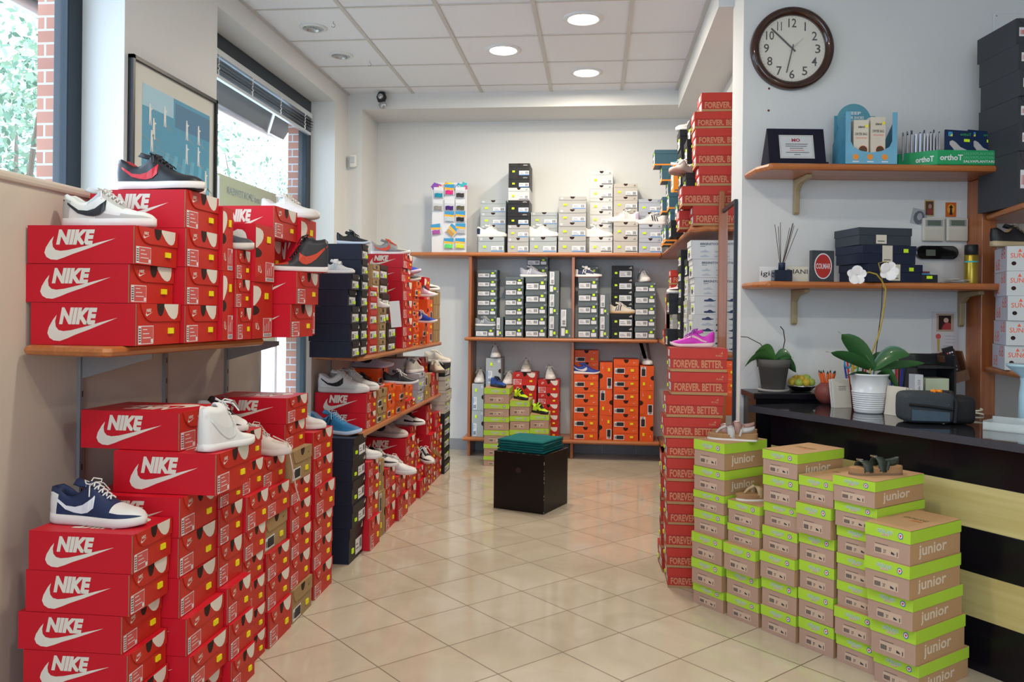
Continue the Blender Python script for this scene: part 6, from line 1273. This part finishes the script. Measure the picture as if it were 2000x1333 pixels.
s = MB(); s.lathe([(.0, 0), (.030, 0), (.031, .004), (.031, .135), (.028, .142)], GOLD, 28); s.build('can', t); s = MB(); s.lathe([(.028, .142), (.031, .144), (.031, .190), (.028, .193), (.001, .193)], BLK, 28); s.build('cap', t); s = MB(); s.lathe([(.0314, .105), (.0314, .112)], RAIN[5], 28); s.build('band', t)
# wall devices
for px, l in ((1820, 'left cream wall thermostat with grey screen'), (1866, 'right cream wall thermostat with grey screen')):
    t = wthing('thermostat', l, 'thermostat', px, 450, DWALL - .001, 'thermostats on the clock wall'); s = MB(); s.box(-.055, .055, -.022, 0, -.058, .062, mat('cream_plastic', (.60, .57, .50), .4, var=.03)); s.build('body', t, .005)
    s = MB(); s.box(-.044, .044, -.024, -.0221, .018, .052, mat('grey_bezel', (.30, .32, .34), .3)); s.build('bezel', t, .001); s = MB(); s.box(-.034, .034, -.0248, -.0242, .022, .048, mat('lcd', (.12, .15, .12), .2)); s.build('screen', t); s = MB(); s.box(-.045, .045, -.0235, -.0221, -.05, .002, mat('cream_flap', (.56, .53, .46), .4)); s.build('flap', t, .001)
t = wthing('wall_unit', 'black rounded wall remote unit with small screen', 'wall control', 1827, 494, DWALL - .001); s = MB(); pts = [(.075 + .035 * math.cos(a), .035 * math.sin(a)) for a in [R(-90 + 12 * i) for i in range(16)]] + [(-.075 + .035 * math.cos(a), .035 * math.sin(a)) for a in [R(90 + 12 * i) for i in range(16)]]
s.prism(pts, 0, .022, mat('gloss_black', (.008, .008, .008), .1, var=0, coat=.6), frame((0, 0, 0), (1, 0, 0), (0, 0, 1))); s.build('body', t, .004); s = MB(); s.box(-.06, -.012, -.0245, -.0222, -.018, .014, mat('lcd', (.12, .15, .12), .2)); s.build('screen', t)
def card_on_wall(px, py, w_, h_, col, l, tilt=0, layers=()):
    t = wthing('holy_card', l, 'card', px, py, DWALL - .002, 'small cards on the clock wall'); s = MB(); M = frame((0, 0, 0), (1, 0, 0), (0, 0, 1)) @ Matrix.Rotation(R(tilt), 4, 'Z'); s.box(-w_ / 2, w_ / 2, -h_ / 2, h_ / 2, 0, .0015, mat('card_%d' % px, col, .5, var=.1, scale=30), M)
    for j, (poly, c_) in enumerate(layers): s.sheet([(x * w_, y * h_) for x, y in poly], mat('card_%d_%d' % (px, j), c_, .5, var=.1), M @ Matrix.Translation((0, 0, .002 + j * .0004)))
    s.build('print', t); return t
OV = lambda cx_, cy_, a, b_: [(cx_ + a * math.cos(k * .524), cy_ + b_ * math.sin(k * .524)) for k in range(12)]
card_on_wall(1815, 407, .05, .085, (.50, .38, .16), 'small gold framed holy card on clock wall', 0, [([(-.4, -.42), (.4, -.42), (.4, .42), (-.4, .42)], (.10, .05, .03)), (OV(.05, .1, .18, .16), (.40, .26, .18)), (OV(.05, -.2, .3, .2), (.25, .05, .04))])
card_on_wall(1795, 424, .08, .08, (.40, .41, .43), 'tilted grey portrait card of a veiled figure', -12, [(OV(0, -.05, .36, .45), (.12, .13, .15)), (OV(.02, .02, .17, .24), (.38, .38, .40))])
card_on_wall(1857, 410, .055, .075, (.55, .12, .02), 'small red and orange card with dark figure', 0, [(OV(0, .05, .35, .35), (.75, .35, .04)), ([(-.15, -.35), (.15, -.35), (.08, .1), (.2, .15), (0, .35), (-.2, .15), (-.08, .1)], (.03, .015, .01))])
t = wthing('blessing_card', 'white framed card with a small portrait and text', 'card', 1845, 650, DWALL - .003); s = MB(); s.box(-.067, .067, -.004, 0, -.107, .107, mat('card_frame', (.62, .58, .58), .3, var=0)); s.build('frame', t, .001)
s = MB(); F = frame((0, -.0046, 0), (1, 0, 0), (0, 0, 1)); s.sheet([(-.045, .005), (.045, .005), (.045, .098), (-.045, .098)], mat('card_border', (.45, .34, .24), .5, var=.3, scale=200), F); s.sheet([(-.034, .015), (.03, .015), (.03, .088), (-.034, .088)], mat('portrait_dark', (.03, .012, .01), .5, var=0), F @ Matrix.Translation((0, 0, .0003)))
s.sheet([(-.02, .015), (.03, .015), (.03, .045), (.012, .055), (-.01, .04)], mat('portrait_red', (.40, .05, .05), .5, var=0), F @ Matrix.Translation((0, 0, .0006))); s.sheet([(.004 + x, .064 + y) for x, y in circle(.013, 14)], mat('portrait_skin', (.60, .40, .32), .5, var=0), F @ Matrix.Translation((0, 0, .0009)))
s.sheet([(-.035 + x, -.02 + y) for x, y in circle(.014, 14)], PINKR, F); s.sheet([(-.038, -.10), (-.03, -.10), (-.026, -.035), (-.042, -.035)], mat('gold_ink', (.5, .35, .1), .5, var=0), F)
for i in range(5): s.sheet([(.0 - .01 * (i > 2), -.02 - i * .017), (.05, -.02 - i * .017), (.05, -.016 - i * .017), (.0 - .01 * (i > 2), -.016 - i * .017)], mat('grey_ink', (.42, .45, .50), .6, var=0), F)
s.build('print', t)
t = wthing('wall_plate', 'blank cream cover plate high on the clock wall', 'cover plate', 1990, 55, DWALL - .001); s = MB(); s.box(-.135, .135, -.006, 0, -.075, .075, PAINT); s.build('plate', t, .003); s = MB(); [s.box(x - .003, x + .003, -.008, -.006, z - .003, z + .003, STEEL) for x, z in ((-.12, .06), (-.12, -.06), (.12, .06), (.12, -.06))]; s.build('screws', t)

# ---- on the cabinet and counter
def pot_leaf(s, base, tip, w, m, sag=.3, n=10, roll=0):
    base, tip = Vector(base), Vector(tip); d = tip - base; side = d.cross(Vector((0, 0, 1))); side = side.normalized() if side.length > 1e-4 else Vector((1, 0, 0)); side = Matrix.Rotation(roll, 3, d.normalized()) @ side; up = side.cross(d).normalized(); vs = []
    for k in range(n + 1):
        q = k / n; c = base + d * q + Vector((0, 0, 1)) * (sag * d.length * math.sin(q * math.pi)) ; ww = w * math.sin(min(1, q * 1.05 + .06) * math.pi) ** .6 if q < 1 else .0008
        vs += [c - side * ww + up * ww * .25, c - side * ww * .5 + up * ww * .05, c, c + side * ww * .5 + up * ww * .05, c + side * ww + up * ww * .25]
    k2 = len(vs); vs += [v - up * .0018 for v in vs]; fs = [(k * 5 + j, k * 5 + j + 1, k * 5 + j + 6, k * 5 + j + 5) for k in range(n) for j in range(4)]; fs += [(k2 + a[3], k2 + a[2], k2 + a[1], k2 + a[0]) for a in list(fs)]; s.add(vs, fs, m, True)
LG = mat('orchid_leaf', (.030, .105, .030), .3, var=.3, scale=12, coat=.2); LG2 = mat('orchid_leaf_light', (.07, .19, .045), .35, var=.3, scale=12); STM = mat('orchid_stem', (.38, .26, .03), .5, var=.3, scale=20); DST = mat('dry_stem', (.04, .03, .02), .7); STONE = mat('grey_terracotta', (.13, .12, .11), .8, var=.35, scale=8); SOIL = mat('bark_soil', (.07, .04, .025), .9, var=.4, scale=60, bump=.6)
def pl(px, py, d): return at(px, py, d)
dP = DWALL - .12; base = pl(1510, 772, dP); base.z = CAB + .0006
t = thing('potted_orchid', 'leafy orchid without flowers in a grey clay pot', 'potted plant', base)
s = MB(); s.lathe([(.001, 0), (.072, 0), (.078, .012), (.07, .012), (.001, .006)], mat('saucer', (.40, .38, .35), .6), 32); s.build('saucer', t)
s = MB(); s.lathe([(.001, .008), (.056, .008), (.073, .12), (.080, .122), (.084, .16), (.078, .162), (.072, .14), (.001, .138)], STONE, 36); s.build('pot', t)
s = MB(); L_ = lambda px, py, dd=0: pl(px, py, dP + dd) - base
ctr = L_(1512, 707)
for px, py, w_, r_ in ((1448, 724, .036, .7), (1472, 690, .042, .9), (1550, 700, .038, .9), (1560, 735, .036, -.9), (1530, 738, .036, -.9)): pot_leaf(s, ctr, L_(px, py, -.04), w_, LG2 if px < 1500 else LG, .25, roll=r_)
s.build('leaves', t)
s = MB(); s.tube([ctr, L_(1499, 690), L_(1485, 672), L_(1460, 659), L_(1447, 658)], .0022, DST, 6); s.build('stem', t); s = MB(); s.tube([ctr, L_(1528, 690), L_(1533, 665), L_(1530, 645), L_(1524, 638)], .0025, DST, 6); s.build('stem', t)
def ctop(px, py): return on_z(px, py, CT + .0006)
bw = ctop(1697, 806); bw2 = bw
t = thing('potted_orchid', 'flowering white orchid in a ribbed white pot on the counter', 'potted plant', bw); dO = (bw - CAM).dot(Vector((-math.sin(YAW), math.cos(YAW), 0)))
WCER = mat('white_ceramic', (.70, .71, .72), .15, var=0, coat=.4)
prof = [(.001, 0), (.058, 0), (.062, .006)]; 
for k in range(9): z = .012 + k * .0085; r_ = .062 + .018 * z / .15; prof += [(r_ - .0015, z), (r_ + .0012, z + .003), (r_ + .0012, z + .005), (r_ - .0015, z + .008)]
prof += [(.079, .15), (.083, .152), (.083, .158), (.078, .158), (.075, .14), (.001, .138)]; kk_ = .172 / .158; prof = [(r_ * 1.0, z * kk_) for r_, z in prof]
s = MB(); s.lathe(prof, WCER, 48); s.build('pot', t); s = MB(); s.lathe([(.074, .155), (.04, .160), (.001, .163)], SOIL, 24); s.build('soil', t)
L_ = lambda px, py, dd=0: pl(px, py, dO + dd) - bw
ctr = L_(1704, 722); s = MB()
for px, py, w_, sag, r_, dd in ((1637, 648, .042, .08, .9, 0), (1613, 687, .028, .05, .9, -.03), (1786, 696, .036, .22, 1.1, -.05), (1818, 709, .022, .02, .8, .02), (1722, 684, .026, .02, .6, .04), (1643, 738, .018, .1, .5, -.05), (1764, 790, .026, .45, -.9, -.07)): pot_leaf(s, ctr if py < 730 else L_(1706, 738), L_(px, py, dd), w_, LG, sag, roll=r_)
s.build('leaves', t)
s = MB(); s.tube([L_(1698, 735), L_(1703, 690), L_(1716, 655), L_(1724, 620), L_(1728, 590), L_(1730, 565), L_(1722, 548), L_(1712, 536), L_(1697, 532), L_(1680, 538)], .0035, STM, 8); s.tube([L_(1725, 562), L_(1722, 540), L_(1716, 514), L_(1730, 511), L_(1738, 522), L_(1735, 535)], .002, STM, 6); s.build('flower_stem', t)
s = MB(); s.tube([L_(1706, 735, .01), L_(1712, 680, .01), L_(1722, 600, .01), L_(1724, 540, .01)], .002, DST, 6); s.build('support_stick', t)
PET = mat('orchid_petal', (.78, .76, .76), .6, var=.03)
for px, py, a0 in ((1672, 538, .3), (1735, 530, 1.2)):
    s = MB(); c = L_(px, py, -.01)
    for k in range(5):
        a = a0 + k * 1.257; u_ = Vector((math.cos(a), -.25, math.sin(a))).normalized(); v_ = Vector((-math.sin(a), 0, math.cos(a))); r1 = .024 if k % 2 else .019; ri = [c + u_ * (.022 + .022 * math.cos(b2 * .524)) + v_ * (r1 * math.sin(b2 * .524)) + Vector((0, -.006 * abs(math.sin(b2 * .524)) - .004 * (k % 2), 0)) for b2 in range(12)]; s.add(ri + [p_ + Vector((0, .0015, 0)) for p_ in ri], [tuple(range(12)), tuple(range(23, 11, -1))] + [(j, (j + 1) % 12, 12 + (j + 1) % 12, 12 + j) for j in range(12)], PET, False)
    s.build('blossom', t)
t = thing('round_vase', 'round terracotta vase holding orange topped pens', 'vase', ctop(1615, 789)); TC = mat('terracotta_glaze', (.22, .055, .045), .4, var=.1)
s = MB(); s.lathe([(.001, 0), (.025, 0), (.048, .02), (.058, .05), (.052, .08), (.034, .097), (.030, .102), (.027, .1), (.001, .05)], TC, 32); s.build('body', t)
for i in range(7):
    a = i * .9; b_ = t.location + Vector((math.cos(a) * .012, math.sin(a) * .012, .062)); o = thing('pen', ['orange pen in the round vase, rightmost', 'orange pen in the round vase, rear right', 'orange pen in the round vase, rear left', 'orange pen in the round vase, leftmost', 'orange pen in the round vase, front left', 'orange pen in the round vase, nearest viewer', 'orange pen in the round vase, front right'][i], 'pen', b_, 0, 'orange pens in the round vase'); dx, dy = math.cos(a) * .026, math.sin(a) * .026
    s = MB(); s.tube([(0, 0, 0), (dx * .9, dy * .9, .085)], .006, mat('pen_orange', (.75, .14, .03), .4), 8); s.build('barrel', o); s = MB(); s.tube([(dx * .91, dy * .91, .086), (dx, dy, .098)], [.005, .001], BLK, 8); s.build('tip', o)
t = thing('fruit_dish', 'foil dish of small yellow fruit by the clay pot', 'dish', Vector((*(pl(1565, 772, DWALL - .10).xy), CAB + .0006)))
s = MB(); s.lathe([(.001, .002), (.045, .002), (.072, .028), (.078, .03), (.070, .024), (.045, .006)], mat('foil', (.6, .6, .6), .2, metal=1, var=.1, bump=.8), 20); s.build('dish', t)
for i, (x, y, z) in enumerate(((-.045, 0, .048), (-.02, -.03, .045), (.015, -.03, .048), (.045, -.01, .048), (.0, .01, .062), (.03, .02, .065), (-.02, .03, .06))):
    o = thing('candied_fruit', 'small yellow green fruit, %s in the foil dish' % ['leftmost', 'front left', 'front right', 'rightmost', 'middle', 'rear right', 'rear left'][i], 'fruit', t.location + Vector((x, y, z - .022)), 0, 'small fruit in the foil dish'); s = MB(); s.lathe([(.001, 0), (.014, .004), (.021, .018), (.018, .032), (.006, .040), (.001, .041)], mat('fruit_%d' % (i % 2), [(.60, .42, .04), (.35, .45, .08)][i % 2], .4, var=.3, scale=20), 16); s.build('flesh', o)
def papers(px, py, n, rz, label, h_, w_, ink=True, lean=-10):
    p = ctop(px, py); g = random.Random(px)
    for i in range(n):
        o = thing('booklet', label % ['front', 'second', 'third', 'fourth', 'fifth', 'sixth'][i], 'booklet', p + Vector((math.sin(rz), -math.cos(rz), 0)) * -.010 * i, rz, label.replace('%s', 'all') if False else 'white booklets standing on the counter'); o.rotation_euler = (R(lean), 0, rz)
        s = MB(); s.box(-w_ / 2, w_ / 2, 0, .003, 0, h_ - .002 * i, LBL if (i % 2) else CRM); s.build('pages', o)
        if ink and i == 0: s = MB(); F = frame((-w_ / 2, -.0006, 0), (1, 0, 0), (0, 0, 1)); [s.sheet([(w_ * .3, h_ * .72 - k * .008), (w_ * .75, h_ * .72 - k * .008), (w_ * .75, h_ * .735 - k * .008), (w_ * .3, h_ * .735 - k * .008)], BAR, F) for k in range(3)]; s.build('print', o)
papers(1648, 797, 4, YAW + R(14), '%s white booklet standing left of the white pot', .135, .085)
papers(1745, 812, 5, YAW + R(-68), '%s white booklet standing right of the white pot', .125, .10, False, -7)
t = thing('pen_cup', 'dark mesh cup crammed with pens and scissors behind orchid', 'pen cup', Vector((*at(1752, 600, 3.76).xy, CT + .0006))); s = MB(); s.lathe([(.001, 0), (.042, 0), (.042, .10), (.040, .10), (.040, .006), (.001, .006)], BLK, 24); s.build('cup', t)
PC = [(.02, .06, .5), (.6, .03, .03), (.02, .02, .02), (.03, .3, .08), (.65, .4, .02), (.5, .5, .55), (.02, .05, .4), (.7, .04, .04), (.02, .06, .45), (.02, .02, .02)]
PN = ['blue', 'red', 'black', 'green', 'yellow', 'silver', 'dark blue', 'bright red', 'cobalt', 'ink black']
for i in range(10):
    a = i * .63; o = thing('pen', '%s pen standing in the dark cup behind the orchid' % PN[i], 'pen', t.location + Vector((math.cos(a) * .022, math.sin(a) * .022, .008)), 0, 'pens in the dark cup'); dx, dy = math.cos(a) * .02, math.sin(a) * .02; s = MB(); s.tube([(0, 0, 0), (dx, dy, .185 + .012 * (i % 3))], .0045, mat('pen_%d' % i, PC[i], .35), 8); s.build('barrel', o); s = MB(); s.tube([(dx, dy, .186 + .012 * (i % 3)), (dx * 1.05, dy * 1.05, .195 + .012 * (i % 3))], .003, BLK, 8); s.build('cap', o)
t = thing('pen_cup', 'second cup of pens and scissors left behind the orchid', 'pen cup', Vector((*at(1672, 600, 3.85).xy, CT + .0006))); s = MB(); s.lathe([(.001, 0), (.038, 0), (.038, .10), (.036, .10), (.036, .006), (.001, .006)], mat('red_cup', (.35, .03, .04), .4), 24); s.build('cup', t)
for i in range(6):
    a = i * 1.05; c_ = [(.6, .03, .03), (.04, .4, .1), (.6, .04, .04), (.02, .05, .4), (.6, .4, .03), (.05, .05, .06)][i]; o = thing('pen', '%s pen in the red cup behind the orchid' % ['red', 'green', 'dark red', 'blue', 'yellow', 'black'][i], 'pen', t.location + Vector((math.cos(a) * .02, math.sin(a) * .02, .008)), 0, 'pens in the red cup'); s = MB(); s.tube([(0, 0, 0), (math.cos(a) * .03, math.sin(a) * .03, .185 + .012 * (i % 3))], .0045, mat('penb_%d' % i, c_, .35), 8); s.build('barrel', o)
t = thing('scissors', 'scissors with blue and yellow handles in the red cup', 'scissors', t.location + Vector((-.016, -.02, .13)), YAW); s = MB()
for sg, m in ((-1, RAIN[4]), (1, mat('scissor_yellow', (.6, .42, .03), .4))): s.tube([(sg * .016 + .015 * math.cos(a) - .01, 0, .075 + .026 * math.sin(a)) for a in [k * .45 for k in range(15)]], .0045, m, 8)
s.build('handles', t); s = MB(); s.box(-.008, .004, -.001, .001, -.05, .05, STEEL); s.build('blades', t)
# black bag with orange buckle
pb = ctop(1825, 826); t = thing('camera_bag', 'dark grey padded bag with orange buckle on the counter', 'bag', pb, YAW + R(-8)); BAGM = mat('bag_fabric', (.035, .042, .05), .75, var=.15, scale=120, bump=.4); BAGB = mat('bag_blue_panel', (.055, .085, .12), .7, var=.15, scale=60); BAGK = mat('bag_black', (.010, .010, .012), .7, var=.1)
def rbox(s, x0, x1, y0, y1, z0, z1, r_, m, n=10):
    import itertools
    cx_, cy_, cz_ = (x0 + x1) / 2, (y0 + y1) / 2, (z0 + z1) / 2; hx, hy, hz = (x1 - x0) / 2, (y1 - y0) / 2, (z1 - z0) / 2; vs = []; fs = []; N = 14; Mn = 24
    for i in range(N + 1):
        th = -math.pi / 2 + math.pi * i / N
        for k in range(Mn):
            ph = 2 * math.pi * k / Mn; sp = lambda v, e_: math.copysign(abs(v) ** e_, v); vs.append((cx_ + hx * sp(math.cos(th), r_) * sp(math.cos(ph), r_), cy_ + hy * sp(math.cos(th), r_) * sp(math.sin(ph), r_), cz_ + hz * sp(math.sin(th), r_)))
    fs = [(i * Mn + k, i * Mn + (k + 1) % Mn, (i + 1) * Mn + (k + 1) % Mn, (i + 1) * Mn + k) for i in range(N) for k in range(Mn)]; s.add(vs, fs, m, True)
s = MB(); rbox(s, -.135, .06, -.075, .075, .002, .125, .35, BAGM); s.build('body', t); s = MB(); rbox(s, .045, .135, -.07, .07, .002, .112, .4, BAGK); s.build('side_pocket', t)
s = MB(); s.add([(-.11, -.076, .015), (.03, -.076, .015), (.03, -.0765, .05), (-.11, -.0765, .058)], [(0, 1, 2, 3)], BAGB); s.add([(-.09, -.074, .085), (.03, -.074, .078), (.02, -.066, .112), (-.07, -.066, .114)], [(0, 1, 2, 3)], BAGB); s.build('front_panel', t)
s = MB(); s.tube([(-.12, -.075, .078), (-.04, -.0785, .072), (.04, -.0765, .062)], .006, BAGK, 6); s.tube([(.05, -.072, .01), (.055, -.074, .09), (.05, -.03, .125), (.05, .06, .118)], .008, BAGK, 6); s.build('strap', t)
s = MB(); ob = mat('orange_buckle', (.85, .26, .01), .35, var=0)
for a in (.4, 1.9, 2.8, 4.0, 5.3): s.tube([(0, -.02, .128), (.022 * math.cos(a), -.02 + .020 * math.sin(a), .128)], .0055, ob, 8)
s.build('buckle', t)
s = MB(); pc = ctop(1897, 812); 
s.tube([(.05 * math.cos(a) * (1 - .012 * k_), .03 * math.sin(a), .005 + .0018 * k_) for k_, a in enumerate([i * .5 for i in range(14)])] , .0042, mat('cream_cable', (.55, .53, .42), .5), 8); o = s.build('coiled_cable'); o.location = pc; tag(o, 'cream coiled telephone cable lying right of the bag', 'cable')
t = thing('acrylic_tray', 'clear acrylic tray at the right end of the counter', 'tray', ctop(1972, 842), ang + R(12)); s = MB(); 
for q in ((-.075, .075, -.05, .05, 0, .004), (-.075, .075, -.05, -.047, .004, .03), (-.075, .075, .047, .05, .004, .045), (-.075, -.072, -.047, .047, .004, .035), (.072, .075, -.047, .047, .004, .035)): s.box(*q, mat('clear_acrylic', (.75, .82, .82), .05, var=0, alpha=.35))
s.build('body', t)
t = thing('payment_terminal', 'pale blue plastic stand cut off by the right edge', 'terminal', ctop(2008, 826), ang + R(40)); LBP = mat('pale_blue_plastic', (.42, .60, .70), .35, var=.02)
s = MB(); s.lathe([(.001, 0), (.034, 0), (.036, .01), (.034, .11), (.028, .16), (.03, .18)], LBP, 24); s.build('stand', t, 0); s = MB(); s.lathe([(.028, .17), (.03, .185), (.078, .225), (.082, .232), (.078, .236), (.001, .226)], LBP, 28); s.build('head', t)
# behind the counter: remote in a wooden holder, binders, dark tray
p = at(1868, 743, DWALL - .12)
t = thing('remote_holder', 'brown wooden remote holder fixed to the bookcase side', 'holder', p, YAW); WB = wood('walnut', (.11, .04, .018), (.17, .07, .03), axis=2); LN = Matrix.Rotation(R(16), 4, 'Y').inverted()
s = MB(); s.box(-.04, .045, -.03, -.022, 0, .045, WB, LN); s.box(-.04, .045, .025, .032, 0, .15, WB, LN); s.box(-.048, -.04, -.03, .032, 0, .14, WB, LN); s.box(.045, .053, -.03, .032, 0, .14, WB, LN); s.box(-.048, .053, -.03, .032, -.008, 0, WB, LN); s.build('case', t)
t = thing('remote_control', 'black remote control standing in the wooden holder', 'remote control', p + Vector((-.004, -.005, .002)), YAW); s = MB(); s.box(-.024, .024, -.010, .010, 0, .17, BLK, LN); s.build('body', t, 0)
s = MB(); 
for i in range(3):
    for j in range(7): s.box(-.015 + i * .012, -.008 + i * .012, -.0125, -.0102, .03 + j * .018, .037 + j * .018, LBL if (i + j) % 3 else (PINKR if j > 5 else STEEL), LN)
s.build('buttons', t)
t = thing('document_tray', 'black document tray behind the big orchid leaves', 'tray', on_z(1808, 748, CT + .0006) * 0 + Vector((*(at(1812, 700, DWALL - .14).xy), CAB - .04 + .0006)), YAW)
s = MB(); s.box(-.11, .09, -.10, .08, .17, .18, BLK); s.box(-.11, .09, .07, .08, 0, .235, BLK); s.box(-.11, -.10, -.10, .08, 0, .235, BLK); s.box(.08, .09, -.10, .08, 0, .235, BLK); s.box(-.11, .09, -.10, .08, 0, .01, BLK); s.build('frame', t)
t2_ = thing('paper_pad', 'pale green note block inside the black tray', 'note block', t.location + WU * -.0 + Vector((0, 0, .0105)), YAW); s = MB(); s.box(-.055, .06, -.09, .05, 0, .11, mat('pale_green_paper', (.50, .56, .40), .7, var=.02)); s.build('pages', t2_)
t = thing('phone_box', 'slim white phone box standing beside the black tray', 'box', Vector((*(at(1789, 740, DWALL - .30).xy), CT + .0006)), YAW); s = MB(); s.box(-.02, .02, -.03, .03, 0, .145, LBL); s.build('carton', t, .001); s = MB(); s.text('Media 5310', frame((.006, -.0306, .06), (0, 0, 1), (-1, 0, 0)), .06, .012, BAR); s.build('print', t)
t = thing('marker', 'blue tapered cap marker standing before the phone box', 'marker', ctop(1782, 796), 0); s = MB(); s.lathe([(.001, 0), (.014, 0), (.011, .045), (.008, .05), (.001, .05)], mat('marker_blue', (.01, .06, .50), .35), 18); s.build('cap', t)
t = thing('folder', 'green folder edge lying behind the dark bag', 'folder', Vector((*(at(1848, 766, DWALL - .30).xy), CT + .0006)), YAW); s = MB(); s.box(-.15, .10, -.06, .06, 0, .02, mat('folder_green', (.01, .28, .06), .4)); s.box(-.145, .09, -.058, .058, .0205, .035, LBL); s.build('covers', t)

# ------------------------------------------------------------------ the smallest and hindmost boxes, past the 300 largest in view, become one object
s = MB()
for a_, b_ in [(5, 5), (11, 11), (65, 71), (73, 75), (79, 86), (89, 89), (91, 95), (115, 115), (125, 135), (137, 144), (151, 161), (163, 163), (170, 171), (174, 176), (179, 181), (185, 185), (195, 195), (205, 205), (209, 209), (213, 213), (221, 221), (231, 231), (241, 241), (252, 252), (263, 266), (269, 271), (275, 276), (278, 278), (300, 301), (304, 306), (308, 310), (319, 319), (321, 324), (326, 326), (328, 331), (333, 334), (336, 340), (343, 343), (349, 360), (362, 362), (364, 375), (388, 391)]:
    for i in range(a_, b_ + 1):
        r = BOXES[i]; M = r.matrix_basis.copy()
        for ch in [o for o in r.children]:
            me = ch.data; base = len(s.v); s.v += [tuple(M @ v.co) for v in me.vertices]
            for p in me.polygons: s.f.append([base + k for k in p.vertices]); s.m.append(s.mi(me.materials[p.material_index])); s.sm.append(False)
            bpy.data.objects.remove(ch)
        bpy.data.objects.remove(r)
o = s.build('shoe_boxes'); o['kind'] = 'stuff'
tag(o, 'remaining small or half hidden shoe boxes deep in the stacks', 'shoe boxes')
